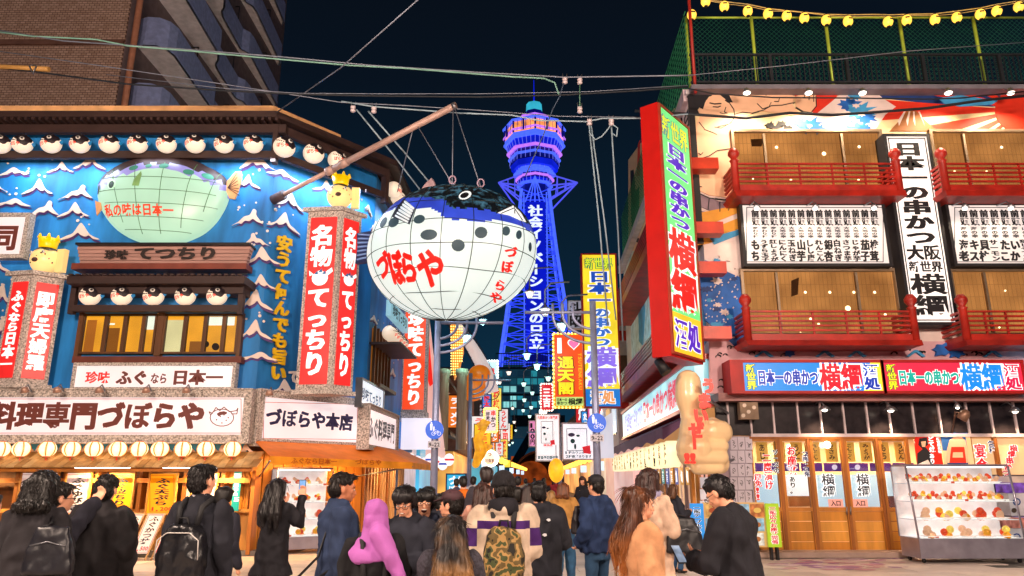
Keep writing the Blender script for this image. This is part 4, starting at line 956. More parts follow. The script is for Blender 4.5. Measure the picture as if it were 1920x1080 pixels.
for k in range(6): EL.line(b, [(757-k*3.4+2, 378+k*5.3), (775-k*2.2, 391+k*5)], .028, .06, 1)
part('side_fin', b, [mt('#1a2036', .5), em('#d8e0e4', .7, samp=False)], FG)
b = MB()
for ch, q in (('づ', ((702, 470), (724, 468), (733, 520), (712, 532))), ('ぼ', ((722, 468), (748, 466), (764, 538), (738, 535))), ('ら', ((745, 470), (778, 470), (787, 536), (755, 530))), ('や', ((776, 464), (833, 466), (835, 540), (786, 542)))):
    vs_ = None
    for ex, ey in ((0, 0), (1.6, 0), (-1.6, 0), (0, 2), (0, -2)): EL.char(b, ch, [(x+ex, y+ey) for x, y in q], .016+.0006*(ex+2)+.0003*ey, .018)
part('lettering', b, em('#ee1c10', .9, base='#c00c08', samp=False), FG)
b = MB()
for ch, x, y, w_, h_, r_ in (('づ', 958, 473, 24, 22, .05), ('ぼ', 951, 500, 22, 24, .1), ('ら', 938, 535, 22, 22, .35), ('や', 930, 558, 24, 22, .2)):
    for ex, ey in ((0, 0), (.9, .5), (-.9, -.5)):
        q = [(x + (a*w_/2)*math.cos(r_)-(c*h_/2)*math.sin(r_)+ex, y+(a*w_/2)*math.sin(r_)+(c*h_/2)*math.cos(r_)+ey) for a, c in ((-1, -1), (1, -1), (1, 1), (-1, 1))]; EL.char(b, ch, q, .016+.0006*ex, .018)
part('small_lettering', b, em('#ee1c10', .85, base='#c00c08', samp=False), FG)
ta = EL.pt(-.93, -.1, .18); dx = Mf @ V((-1, 0, 0)); b = MB()
b.prism([ta+V((0, 0, .28)), ta+dx*.25+V((0, 0, .36)), ta+dx*.62+V((0, 0, .34)), ta+dx*.58+V((0, 0, 0)), ta+dx*.62+V((0, 0, -.38)), ta+dx*.2+V((0, 0, -.36)), ta+V((0, 0, -.2))], Mf @ V((0, .1, 0)), 0)
for k in range(7): z = .30-.1*k; b.tube([ta+dx*.12+V((0, 0, z*.8))+Mf @ V((0, -.02, 0)), ta+dx*.56+V((0, 0, z))+Mf @ V((0, -.02, 0))], .02, 4, 1)
part('tail_fin', b, [mt('#26305c', .5), em('#8aa0d8', .4, samp=False)], FG)
tp = EL.pt(-.32, 0, .94); b = MB(); b.prism([tp+dx*.42, tp+dx*.15+V((0, 0, .3)), tp+V((0, 0, .42)), tp-dx*.22+V((0, 0, .02))], Mf @ V((0, .08, 0))); part('top_fin', b, mt('#c9a8b0', .5), FG)
hk = [EL.at(848, 345), EL.at(905, 343)]
WIRE = mt('#8a90a0', .5, .5); cab = mt('#9fb6c4', .5); cabd = mt('#20242c', .6); cabp = mt('#b59ab0', .5)
def wire_thing(label, pts, r=.012, m=None, sag=0, grp=None, cat='wire', name='wire'):
    P_ = []
    for i in range(len(pts)-1):
        a, c = V(pts[i]), V(pts[i+1]); n = 12 if sag else 2
        for k in range(n): t = k/n; P_.append(a.lerp(c, t) - V((0, 0, 4*sag*t*(1-t))))
    P_.append(V(pts[-1])); b = MB(); b.tube(P_, r, 5); return one(name, b, m or WIRE, label, cat, grp)
wire_thing('short chain from the boom tip straight down to the giant fish', [bp(.985), hk[0]], .012, grp='rigging of the giant fish')
wire_thing('rigging wire from the boom tip slanting right to the fish head', [bp(.99), hk[1]], .012, grp='rigging of the giant fish')
wire_thing('rigging wire from the middle of the boom slanting right to the fish', [bp(.8), hk[0]], .012, grp='rigging of the giant fish')
wire_thing('rigging wire from the middle of the boom slanting left towards the roof end', [bp(.78), atY(745, 360, 16.5)], .012, grp='rigging of the giant fish')
for i, h in enumerate(hk): b = MB(); b.tube([h+V((.07*math.cos(a), 0, .09+.09*math.sin(a))) for a in [j*.5 for j in range(13)]], .018, 5, closed=True); part('hook', b, cabp, FG)
# overhead wires crossing the plaza
def W3(label, P_, r=.016, m=None, Y0=15, Y1=15, grp='cables crossing above the plaza'):
    n = len(P_); pts = [atY(x, y, Y0+(Y1-Y0)*i/(n-1)) for i, (x, y) in enumerate(P_)]
    b = MB(); b.tube(pts, r, 5); return one('overhead_cable', b, m or WIRE, label, 'cable', grp)
W3('upper overhead cable from the top left corner to the fence corner on the right', [(-20, 54), (120, 77), (300, 89), (520, 106), (700, 123), (900, 136), (1030, 143), (1057, 145), (1255, 142), (1300, 141)], .018)
W3('green tinted data cable slung beneath the upper overhead cable', [(-20, 58), (60, 68), (180, 74), (240, 86), (360, 96), (500, 109), (660, 123), (760, 128), (860, 136), (960, 144), (1020, 147), (1040, 155), (1048, 178)], .02, mt('#7fb0a0', .5))
W3('black bundled cable with rings running level beneath the upper cable', [(-10, 127), (60, 134), (150, 146), (240, 158), (420, 170), (560, 177), (700, 180), (900, 182), (1060, 178), (1200, 170), (1290, 163)], .022, cabd)
W3('thin cable above the black ringed bundle', [(200, 140), (420, 166), (560, 175), (700, 176), (900, 176), (1100, 172), (1290, 160)], .01)
W3('thin straight wire descending from the left edge to the fish boom', [(-10, 95), (180, 122), (420, 158), (640, 192), (760, 198), (900, 207), (1050, 218), (1200, 220)], .012)
W3('pale double cable passing just above the tower top', [(640, 190), (700, 200), (860, 212), (960, 216), (1010, 226), (1100, 228), (1130, 222), (1200, 222), (1290, 214)], .018, cab)
W3('single stay wire rising diagonally into the sky above the left roof', [(518, 211), (640, 126), (790, -6)], .014, WIRE, 16, 12)
W3('black sagging power cable across the top of the sumo mural', [(1190, 208), (1290, 214), (1400, 222), (1480, 212), (1560, 216), (1650, 210), (1740, 203), (1830, 190), (1940, 178)], .035, cabd, 15.2, 15.2)
W3('thinner black cable above the sagging one over the mural', [(1290, 166), (1340, 176), (1450, 183), (1600, 184), (1740, 186), (1800, 184), (1940, 170)], .018, cabd, 15.3, 15.3)
W3('grey straight wire across the roof railing', [(1285, 142), (1480, 122), (1700, 96), (1940, 78)], .01, WIRE, 15.4, 15.4)
for i, (x0, y0, x1, y1) in enumerate(((668, 205, 800, 372), (690, 208, 830, 372), (1104, 232, 1140, 610), (1108, 232, 1155, 600), (1146, 232, 1168, 640))):
    W3(['left strand of the blue pair running down behind the boom', 'right strand of the blue pair running down behind the boom', 'leftmost blue cable dropping beside the yellow sign', 'second blue cable dropping beside the yellow sign', 'blue cable dropping nearest the red sign'][i], [(x0, y0), ((x0+x1)/2+2, (y0+y1)/2), (x1, y1)], .02, cab, 15.5, 17, 'blue drop cables')
W3('cable loop hanging between the two white insulators', [(1104, 232), (1106, 250), (1116, 262), (1128, 256), (1140, 242), (1146, 232), (1158, 240), (1156, 256), (1148, 250)], .016, cab)
W3('grey cable slanting in front of the tower from the upper cable', [(1058, 150), (1050, 180), (1036, 205), (1020, 250), (1005, 285), (985, 330)], .014, mt('#4a5a70', .5))
for i, (x, y) in enumerate(((1059, 150), (1087, 151), (1087, 205), (662, 203), (701, 205), (1105, 228), (1146, 228))):
    t = T('insulator', f'white ceramic insulator on the overhead cables, {ordn[i]} of the seven', 'insulator', atY(x, y+8, 15), 0, 'ceramic insulators'); c = atY(x, y, 15)
    b = MB(); b.lathe([(.02, -.1), (.06, -.08), (.06, -.04), (.03, -.03), (.06, .0), (.06, .04), (.02, .06)], c, 10); part('body', b, mt('#d8c8cc', .3), t)
    b = MB(); b.tube([c+V((-.05, 0, .16)), c+V((-.04, 0, .06)), c+V((.04, 0, .06)), c+V((.05, 0, .16))], .012, 4); part('clamp', b, STEEL, t)
W3('short green drop wire between two insulators', [(1087, 155), (1087, 205)], .014, mt('#5a8a70', .5))
BR_ = T('bamboo_pole_end', 'yellow brown pole end tied with wire at the left edge below the cables', 'pole', atY(60, 130, 15)); b = MB(); b.cyl(atY(-30, 124, 15), atY(92, 130, 15), .06); part('pole', b, mt('#b98a4a', .6), BR_)
b = MB(); b.tube([atY(55, 124, 14.93), atY(62, 138, 14.93), atY(68, 124, 14.93), atY(60, 122, 15.1)], .02, 5, closed=True); part('binding', b, STEEL, BR_)

# ================================================================ tower
TY = 185.0
def tz(y): return atY(1003, y, TY).z
def tr(y, x): return abs(atY(x, y, TY).x - atY(1003, y, TY).x)
tx = lambda y: atY(1003, y, TY).x
TX = tx(400)
TW = T('observation_tower', 'steel lattice observation tower lit blue with vertical white lettering', 'tower', (TX, TY, 0))
blue = em('#0c20e0', .75, base='#1020a0', var=.35, scale=.15); bluel = em('#4a68ff', 1.15, samp=False); bdark = em('#0c148c', .4, base='#0a1060', var=.4, scale=.1); pink = em('#c878ff', 1.1, samp=False); orng = em('#ff9a50', 1.1, var=.5, scale=.6, samp=False); teal = em('#38b8d0', .9, var=.2, scale=.4, samp=False)
def octo(mb, zlo, zhi, r0, r1, mi=0, n=8): mb.lathe([(r0, 0), (r1, zhi-zlo)], (TX, TY, zlo), n, mi, smooth=False)
lv = [(196, 212, 15, 16, teal, 'lantern_top'), (212, 228, 18, 19, bdark, 'cap_storey'), (228, 246, 30, 57, blue, 'roof_tier'), (246, 266, 55, 57, orng, 'deck_windows'), (266, 276, 57, 57, bluel, 'deck_band'), (276, 292, 54, 48, blue, 'deck_storey'), (292, 312, 46, 47, bdark, 'lower_windows'), (312, 322, 46, 44, blue, 'deck_storey'), (322, 332, 36, 38, bluel, 'ledge'), (332, 342, 32, 34, bdark, 'deck_storey'), (342, 352, 30, 30, blue, 'deck_storey'), (352, 364, 27, 26, bdark, 'deck_storey')]
for y0, y1, w0, w1, m, nm in lv:
    b = MB(); k = TY/FPX*1.06; b.lathe([(w1*k, 0), (w0*k, tz(y0)-tz(y1))], (TX, TY, tz(y1)), 8, smooth=False); part(nm, b, m, TW)
for y, w_, m in ((229, 30, pink), (246, 58, bluel), (263, 57, pink), (276, 56, bluel), (292, 50, pink), (303, 47, bluel), (316, 40, pink), (330, 37, bluel), (340, 34, pink), (352, 31, bluel)):
    k = TY/FPX*1.06; b = MB(); b.lathe([(w_*k+.5, 0), (w_*k+.5, .5), (w_*k-.6, .5)], (TX, TY, tz(y)), 8, smooth=False); part('neon_ring', b, m, TW)
for i in range(16):
    a = 2*math.pi*i/16; k = TY/FPX*1.06*57.5; b = MB(); b.box(TX+k*math.cos(a)-.25, TY+k*math.sin(a)-.25, tz(266), TX+k*math.cos(a)+.25, TY+k*math.sin(a)+.25, tz(246)); part('deck_mullion', b, bdark, TW)
for (y0, y1, w0, w1, n_) in ((246, 266, 55, 57, 40), (276, 292, 54, 48, 40), (292, 312, 46, 47, 32), (322, 352, 35, 30, 24)):
    k = TY/FPX*1.07; b = MB()
    for i in range(n_): a = 2*math.pi*i/n_; b.tube([(TX+w1*k*math.cos(a), TY+w1*k*math.sin(a), tz(y1)), (TX+w0*k*math.cos(a), TY+w0*k*math.sin(a), tz(y0))], .09, 3)
    part('glazing_bars', b, em('#7a80ff', .8, samp=False) if y0 > 260 else bdark, TW, kind='stuff')
b = MB(); b.cyl((TX, TY, tz(196)), (TX, TY, tz(150)), .25, .1, 6); part('antenna', b, blue, TW)
# lattice legs
def leg_r(y): return 24 + max(0, (y-360))*.098 if y < 480 else 35.8+(y-480)*.125
ys = [364, 385, 408, 432, 458, 486, 516, 548, 582, 618, 656, 690]
def corner(i, y): k = TY/FPX*1.1; r = leg_r(y)*k; sx_, sy = ((-1, -1), (1, -1), (1, 1), (-1, 1))[i]; return V((TX+sx_*r, TY+sy*r, tz(y)))
for i in range(4):
    b = MB(); b.tube([corner(i, y) for y in ys], .55, 4); part('corner_leg', b, bluel, TW)
    j = (i+1) % 4
    for q in range(len(ys)-1):
        b = MB(); a0, a1, c0, c1 = corner(i, ys[q]), corner(i, ys[q+1]), corner(j, ys[q]), corner(j, ys[q+1])
        b.tube([a0, c1], .17, 4); b.tube([c0, a1], .17, 4); b.tube([a1, c1], .2, 4)
        m0, m1 = a0.lerp(a1, .5), c0.lerp(c1, .5); b.tube([m0, m1], .1, 4); part('lattice_brace', b, em('#3048ff', .95, samp=False), TW)
b = MB(); b.box(TX-2.9, TY-1, 30, TX+2.9, TY+4, tz(364)); part('lift_shaft', b, bdark, TW)
for sx_ in (-1, 1):
    k = TY/FPX; b = MB(); tip = V((TX+sx_*(73 if sx_ > 0 else 65)*k*1.1, TY-8, tz(364)))
    for (sy) in (-1, 1):
        for yy in (343, 364, 388): b.tube([V((TX+sx_*24*k*1.1, TY+sy*6, tz(yy))), tip], .22, 4)
    for q in (.3, .6): b.tube([V((TX+sx_*24*k*1.1, TY-6, tz(343))).lerp(tip, q), V((TX+sx_*24*k*1.1, TY-6, tz(388))).lerp(tip, q), V((TX+sx_*24*k*1.1, TY+6, tz(364))).lerp(tip, q)], .18, 4, closed=True)
    part('side_truss', b, em('#5a60ff', .85, samp=False), TW)
PTW = Pl((TX-20, TY-7.5), (TX+20, TY-7.5))
b = MB(); PTW.rect(b, 986, 378, 1024, 662, 0, .5); sg = part('letter_panel', b, em('#0a1ad0', .8, base='#0814a0', var=.2, scale=.1), TW)
b = MB(); PTW.ptext(b, '社会イノベ|ションの日立', 991, 384, 1019, 655, .55, vert=True, bold=.035); part('lettering', b, em('#e8f4ff', 1.1, samp=False), sg)
for x in (983, 1027): b = MB(); PTW.rect(b, x-1.2, 360, x+1.2, 720, 0, .5); part('neon_strip', b, bluel, TW)
for i in range(3):
    b = MB(); P_ = [PTW.at(*p, .6) for p in ((1003, 330), (985+i*9, 378))]; b.tube(P_, .2, 4); P_ = [PTW.at(*p, .6) for p in ((1003, 330), (1021-i*9, 378))]; b.tube(P_, .2, 4); part('front_brace', b, bluel, TW)
# glazed block between the tower feet
PB = Pl((-60, 150), (60, 150))
TB = T('base_building', 'dark glazed block with lit windows standing under the tower', 'building', (3, 150, 0))
b = MB(); q = PB.r(928, 690, 1045, 800, 0); b.box(q[0]-60, 150, q[1]-2, q[2]-60, 158, q[3]); part('wall', b, em('#1c4a60', .35, base='#1d3a4c', var=.5, scale=.1, samp=False), TB)  # wall emits faintly in place of light falling on it
for r_ in range(7):
    for c_ in range(9):
        b = MB(); x0 = 930+c_*13; y0 = 694+r_*14.5; PB.rect(b, x0+1, y0+1, x0+12, y0+12, .0, .15); part('window', b, em(rnd.choice(['#123a50', '#1a5a70', '#2a90a0', '#90e0e0', '#0e2c40', '#16384a']), rnd.choice([.5, .8, 1.0]), samp=False), TB)
for y in (740, 690): b = MB(); PB.rect(b, 926, y-2, 1048, y+2, .1, .5); part('ledge', b, mt('#5a7488', .6), TB)
b = MB(); q = PB.r(930, 662, 1042, 690, 0)
for i in range(24): x = q[0]+(q[2]-q[0])*i/23; PB.slab(b, x-.05, q[1], x+.05, q[3], 0, .1)
PB.slab(b, q[0], q[3]-.2, q[2], q[3], 0, .15); part('roof_screen', b, mt('#31505f', .6), TB)
for (x0, y0, x1, y1) in ((962, 800, 920, 905), (1000, 790, 1085, 905), (1005, 800, 965, 870)):
    b = MB(); a0, a1 = atY(x0, y0, 146), atY(x1, y1, 140); b.tube([a0, a1], 1.0, 4); part('slanting_leg', b, mt('#2c4a60', .6), TB)
b = MB(); q0_, q1_ = atY(960, 780, 148), atY(1058, 790, 148); b.box(q0_.x, 146, q1_.z-1, q1_.x, 149, q0_.z); part('cross_beam', b, mt('#2c4a60', .6), TB)
# arcade at the end of the street
AR = T('shopping_arcade', 'arched shopping arcade entrance with rows of warm bulbs at the end of the street', 'arcade', (7, 100, 0)); cx = atY(1018, 900, 100).x
b = MB(); n = 14; P0_ = []
for i in range(n+1): a = math.pi*i/n; P0_.append(V((cx+3.4*math.cos(a), 100, 2.4+2.6*math.sin(a))))
for i in range(n): b.obox(P0_[i], P0_[i+1]-P0_[i], (0, 60, 0), (P0_[i]-V((cx, 100, 2.2)))*.08)
part('vault', b, mt('#5a2a1a', .7), AR)
b = MB(); b.box(cx-4.3, 159, 0, cx+4.3, 160, 6); part('end_glow_wall', b, em('#c05018', .4, var=.8, scale=.5), AR)  # wall glows to stand in for the light inside the arcade
bulb = em('#ffb040', 3.2, samp=False); bb = MB(); bb.ell((0, 0, 0), .22, .22, .22, 6, 4); bbm = bb.mesh('bulb', bulb)
for sx_ in (-1, 1):
    for k in range(14):
        yy = 42+k*5; xx = .0411*yy+sx_*(2.4+.008*(110-yy)); o = bpy.data.objects.new('bulb', bbm); COL.objects.link(o); o.parent = AR; o.location = V((xx, yy, 2.75))-V((7, 100, 0)); WM[o.name] = WM[AR.name]
        if k % 3 == 0: b = MB(); b.box(xx+sx_*.3-.2, yy, 2.0, xx+sx_*.3+.2, yy+.6, 2.5); part('shop_light', b, em('#cfe8ff', 1.1, samp=False), AR)
# ================================================================ street lamps (hanging lantern heads on curled arms)
tealg = em('#c0fff0', 2.0, base='#ffffff', var=.05); wht = em('#fff0e0', 1.5, base='#ffffff', var=.05); pole_m = mt('#9aa2c4', .45, .5, name='lamp_pole')
def lamp_head(c, s, lit, par=None):
    c = V(c); t = T('street_lamp_head', 'x', 'street lamp', c)
    b = MB(); b.lathe([(.10*s, -.28*s), (.19*s, 0), (.01, 0.001)], c, 6, smooth=False); part('glass', b, tealg if lit else wht, t)
    b = MB(); b.lathe([(.28*s, 0), (.2*s, .06*s), (.06*s, .14*s), (.03*s, .3*s)], c, 12); b.lathe([(.07*s, -.31*s), (.1*s, -.28*s), (.0, -.27*s)], c, 8)
    for i in range(6): a = i*math.pi/3; b.tube([c+V((.1*s*math.cos(a), .1*s*math.sin(a), -.28*s)), c+V((.2*s*math.cos(a), .2*s*math.sin(a), 0))], .012*s, 4)
    part('cap', b, pole_m, t); return t
LPD = [(905, 600, 19, 1), (875, 630, 26, 1), (993, 548, 24, 0), (1022, 580, 26, 0), (1053, 608, 28, 1), (988, 664, 20, 1), (1007, 684, 19, 1), (954, 697, 14, 0), (937, 716, 10, 0), (1028, 707, 16, 1), (982, 718, 14, 1), (1014, 752, 13, 1), (998, 735, 12, 1), (983, 748, 12, 1), (996, 762, 11, 1), (981, 768, 10, 1), (993, 779, 10, 1), (917, 735, 13, 0), (961, 764, 9, 0), (949, 775, 9, 0), (964, 790, 9, 0), (954, 800, 8, 0), (967, 806, 8, 1), (959, 815, 8, 1), (950, 822, 7, 1), (955, 833, 7, 1), (948, 841, 7, 1), (961, 829, 6, 1)]
LPN = {}
for i, (x, y, w_, lit) in enumerate(LPD):
    Y = min(95, 1364*.52/w_*1.05); c = atY(x, y, Y); t = lamp_head(c, .93 if Y < 90 else .8, lit)
    sd_ = 'left side' if x < 955 else ('middle' if x < 1000 else 'right side'); kk = (sd_, lit); LPN[kk] = LPN.get(kk, -1)+1
    t['label'] = f'{"teal lit" if lit else "pale"} hanging street lamp head, {ordn[LPN[kk]]} nearest over the {sd_} of the street'
    t['group'] = 'hanging street lamps'
    b = MB()
    if Y < 60:
        side = -1 if x < 950 else 1; P_ = [c+V((0, 0, .28)), c+V((0, 0, .8)), c+V((side*.25, 0, 1.1)), c+V((side*1.0, 0, 1.15))]; b.tube(P_, .035, 6)
    else: b.tube([c+V((0, 0, .25)), c+V((0, 0, 1.6))], .03, 4)
    part('arm', b, pole_m, t)
    if w_ > 17 and lit: lamp('POINT', c+V((0, 0, -.55)), 90, '#a0fff0', .15, parent=t)
def lamp_post(label, px, py_top, Y, side, sg=True):
    p0 = atY(px, 880, Y); p0.z = 0; top = atY(px, py_top, Y).z; x, y = p0.x, p0.y
    t = T('lamp_post', label, 'lamp post', p0); b = MB(); b.cyl((x, y, 0), (x, y, top), .085, .07, 12); part('pole', b, pole_m, t)
    for k in range(3):
        r = .2+.1*k; zc = top-.3; b = MB(); b.tube([(x, y, zc-r*1.6)]+[(x+side*(r*2.2*math.sin(a)), y, zc-r*1.6*math.cos(a)) for a in [i*math.pi/16 for i in range(1, 9)]]+[(x+side*r*2.2, y, zc+.25)], .03, 6); part('scroll', b, pole_m, t)
    b = MB(); b.cyl((x, y, top-.25), (x+side*1.5, y, top-.25), .035); part('cross_arm', b, pole_m, t)
    if sg:
        tt = T('round_road_sign', f'blue round footpath and cycle sign with 9 - 22 plate on the {"left" if side > 0 else "right"} pole', 'road sign', (x, y-.1, 2.2)); pl = Pl((x-1, y-.12), (x+1, y-.12)); c = pl.sz(px if side > 0 else px+2, 806 if side > 0 else 793)
        def dd(mb, sx_, z, r, o0, o1, mi=0, n=28): pl.spoly(mb, [(sx_+r*math.cos(a), z+r*math.sin(a)) for a in [2*math.pi*i/n for i in range(n)]], o0, o1, mi)
        b = MB(); dd(b, 1.0, c[1], .2, 0, .02); part('disc', b, em('#0f5fd8', .5, base='#1050c0', samp=False), tt); b = MB()
        z = c[1]
        for (ox, s_) in ((-.07, 1), (-.015, .6)):
            zz = z+.1 if s_ == 1 else z+.04; dd(b, 1+ox, zz+.05*s_, .018*s_, .02, .023, 0, 10); pl.spoly(b, [(1+ox-.03*s_, zz+.03*s_), (1+ox+.03*s_, zz+.03*s_), (1+ox+.025*s_, zz-.05*s_), (1+ox+.02*s_, zz-.11*s_), (1+ox-.02*s_, zz-.11*s_), (1+ox-.025*s_, zz-.05*s_)], .02, .023)
        for ox in (-.02, .1):
            for i in range(12): a = i*math.pi/6; a2 = a+math.pi/6; pl.spoly(b, [(1+ox+.042*math.cos(a), z-.08+.042*math.sin(a)), (1+ox+.042*math.cos(a2), z-.08+.042*math.sin(a2)), (1+ox+.034*math.cos(a2), z-.08+.034*math.sin(a2)), (1+ox+.034*math.cos(a), z-.08+.034*math.sin(a))], .02, .023)
        for (x0, z0, x1, z1) in ((-.02, -.08, .03, -.03), (.03, -.03, .08, -.03), (.1, -.08, .07, -.01), (.03, -.08, .08, -.03), (-.02, -.08, .03, -.08), (.005, 0, .04, 0)):
            d = V((x1-x0, z1-z0)); n_ = V((-d.y, d.x)).normalized()*.004; pl.spoly(b, [(1+x0+n_.x, z+z0+n_.y), (1+x1+n_.x, z+z1+n_.y), (1+x1-n_.x, z+z1-n_.y), (1+x0-n_.x, z+z0-n_.y)], .0235, .025)
        part('symbol', b, em('#f0f4ff', .7, samp=False), tt)
        b = MB(); pl.slab(b, .86, z-.38, 1.14, z-.24, 0, .015); part('plate', b, mt('#c9c6d4', .5), tt)
        b = MB(); pl.text(b, '9-22', (.88, z-.36, 1.12, z-.26), .018, bold=.02); part('lettering', b, INKK, tt)
        b = MB(); pl.slab(b, .98, z-.42, 1.02, z+.2, -.06, -.005); part('bracket', b, STEEL, tt)
    return t
lamp_post('grey lamp post with curled arms and round blue sign on the left of the street', 814, 585, 16.2, 1)
lamp_post('grey lamp post with curled arms and round blue sign on the right of the street', 1120, 565, 15.6, -1)
lamp_post('dark thin lamp post farther down the left side of the street', 880, 700, 27, 1, False)
lamp_post('thin lamp post farther down the right side of the street', 1050, 800, 34, -1, False)
for x, y, z, e_, c_ in ((1.6, 38, 4.6, 350, '#ffe0c0'), (2.2, 52, 4.8, 450, '#ffd0a0'), (3.0, 70, 4.8, 600, '#ffc890'), (3.8, 90, 4.8, 700, '#ffb070')):  # point lights with globes, added to brighten the far street
    t = T('street_fill_globe', f'warm globe lamp hung over the street about {["one third", "halfway", "two thirds", "all the way"][(38, 52, 70, 90).index(y)]} towards the arcade', 'street lamp', (x, y, z), 0, 'warm globe lamps over the far street'); b = MB(); b.ell((x, y, z+.3), .2, .2, .2, 10, 7); part('globe', b, em('#fff0d8', 4, base='#ffffff', samp=False), t); b = MB(); b.tube([(x, y, z+.5), (x, y, z+1.6), (x+3, y, z+1.7)], .03, 4); part('arm', b, pole_m, t); lamp('POINT', (x, y, z), e_, c_, .2, parent=t)
# ================================================================ kushikatsu restaurant (right corner)
PRS = Pl((5.18, 32.5), RC); LRS = PRS.len
KR = T('kushikatsu_restaurant', 'three storey corner restaurant with painted sumo and wave mural, red balconies and tiled ground floor', 'restaurant', (12, 20, 0))
SKIN = mt('#e8b894', .6, var=.08, name='mural_skin'); MBLK = mt('#16141a', .6, var=.1); MWHT = mt('#e6d2cc', .6, var=.1, name='mural_white'); MPNK = mt('#d8a8b0', .6, var=.15, name='mural_pink')
MBLU = mt('#1f62b8', .6, var=.4, scale=3, name='mural_blue'); MNAV = mt('#1c3a78', .6, var=.3); MRED = mt('#d83018', .6, var=.12); MCRE = mt('#ead0a0', .6, var=.15); MORG = mt('#e09a30', .6, var=.15); MBRN = mt('#9a5a24', .6, var=.3); MLBL = mt('#3f9ad0', .6, var=.3)
b = MB(); pts = [(4.56, 16.5), (26, 16.5), (26, 32.5), (5.18, 32.5)]; ztop = PR.sz(1500, 160)[1]
b.prism([(x, y, 3.32) for x, y in pts], (0, 0, ztop-3.32)); part('wall', b, MWHT, KR)
b = MB(); b.prism([(x, y, 0) for x, y in [(4.9, 18.6), (26, 18.6), (26, 32.4), (5.5, 32.4)]], (0, 0, 3.318)); part('inner_wall', b, em('#e8b070', .35, base='#c08850', var=.3, scale=1), KR)
b = MB(); q = PR.r(1292, 158, 1990, 166, .35); PR.slab(b, -.12, q[1], 14, q[3], -.4, .35); part('roof_edge', b, mt('#7a7680', .5), KR)
b = MB(); PRS.slab(b, 0, q[1], LRS+.1, q[3], 0, .2); part('roof_edge', b, mt('#c9c0c4', .5), KR)
# mural painting, thin layers of paint on the front wall
MU = T('sumo_mural', 'front wall painting of a sumo wrestler, waves, mountain and red rising sun', 'mural', PR.at(1345, 735, .0))
lay = [0]
def paint(name, m, *polys):
    b = MB()
    for p in polys: lay[0] += 1; PR.poly(b, p, .0005, .003+lay[0]*.0006)
    return part(name, b, m, MU)
paint('cream_ground', MCRE, [(1300, 166), (1995, 166), (1995, 300), (1300, 300)])
paint('blue_band', MNAV, [(1640, 166), (1995, 166), (1995, 190), (1860, 200), (1760, 196), (1650, 184)])
sun = (1912, 206)
for i in range(26):
    a = 2*math.pi*i/26; L_ = 330; w_ = .075
    P_ = [(sun[0]+14*math.cos(a-w_), sun[1]+14*math.sin(a-w_)), (sun[0]+L_*math.cos(a-w_), sun[1]+L_*math.sin(a-w_)), (sun[0]+L_*math.cos(a+w_), sun[1]+L_*math.sin(a+w_)), (sun[0]+14*math.cos(a+w_), sun[1]+14*math.sin(a+w_))]
    def clipy(P, lim, up):
        out = []
        for k in range(len(P)):
            p, q_ = P[k-1], P[k]; pi, qi = (p[1] >= lim) == up, (q_[1] >= lim) == up
            if pi != qi: t = (lim-p[1])/(q_[1]-p[1]); out.append((p[0]+(q_[0]-p[0])*t, lim))
            if qi: out.append(q_)
        return out
    P_ = clipy(clipy(P_, 167, True), 246, False)
    if len(P_) > 2: paint('sun_ray', MRED, P_)
paint('blue_sky_patch', MLBL, [(1760, 184), (1800, 178), (1850, 186), (1880, 184), (1860, 196), (1800, 200), (1770, 194)])
b = MB(); lay[0] += 1; PR.disc(b, sun[0], sun[1], 46, .001, .003+lay[0]*.0006, 0, 42, 32); part('sun_disc', b, MRED, MU)
paint('orange_rays', MRED, [(1480, 167), (1578, 167), (1560, 195), (1530, 215), (1500, 190)])
paint('mountain_wave', MWHT, [(1455, 246), (1490, 222), (1530, 214), (1560, 190), (1585, 168), (1610, 166), (1640, 170), (1655, 184), (1680, 200), (1660, 215), (1640, 246)])
paint('mountain_wave', MBRN, [(1668, 246), (1690, 222), (1700, 208), (1718, 208), (1735, 226), (1758, 246)])
for x in (1695, 1704, 1712, 1722): paint('snow_streak', MWHT, [(x, 209), (x+3, 209), (x+(x-1708)*.8+1, 236), (x+(x-1708)*.7-2, 226)])
def foam(cx, cy, s, m, n=9, seed=1):
    rr = random.Random(seed); P_ = []
    for i in range(n*2): a = 2*math.pi*i/(n*2); r = s*(1 if i % 2 else .62)*rr.uniform(.75, 1.2); P_.append((cx+r*math.cos(a)*1.25, cy+r*math.sin(a)*.8))
    paint('painted_spray', m, P_)
for k, (x, y, s) in enumerate(((1592, 196, 18), (1612, 208, 24), (1624, 222, 16), (1602, 180, 12), (1516, 236, 22), (1500, 230, 14), (1535, 242, 14), (1600, 238, 18), (1622, 240, 14))): foam(x, y, s, MLBL if k % 2 else MBLU, 9, k)
for k, (x, y, s) in enumerate(((1605, 198, 6), (1616, 214, 6), (1518, 236, 5), (1596, 234, 5))): foam(x, y, s, MWHT, 6, k+20)
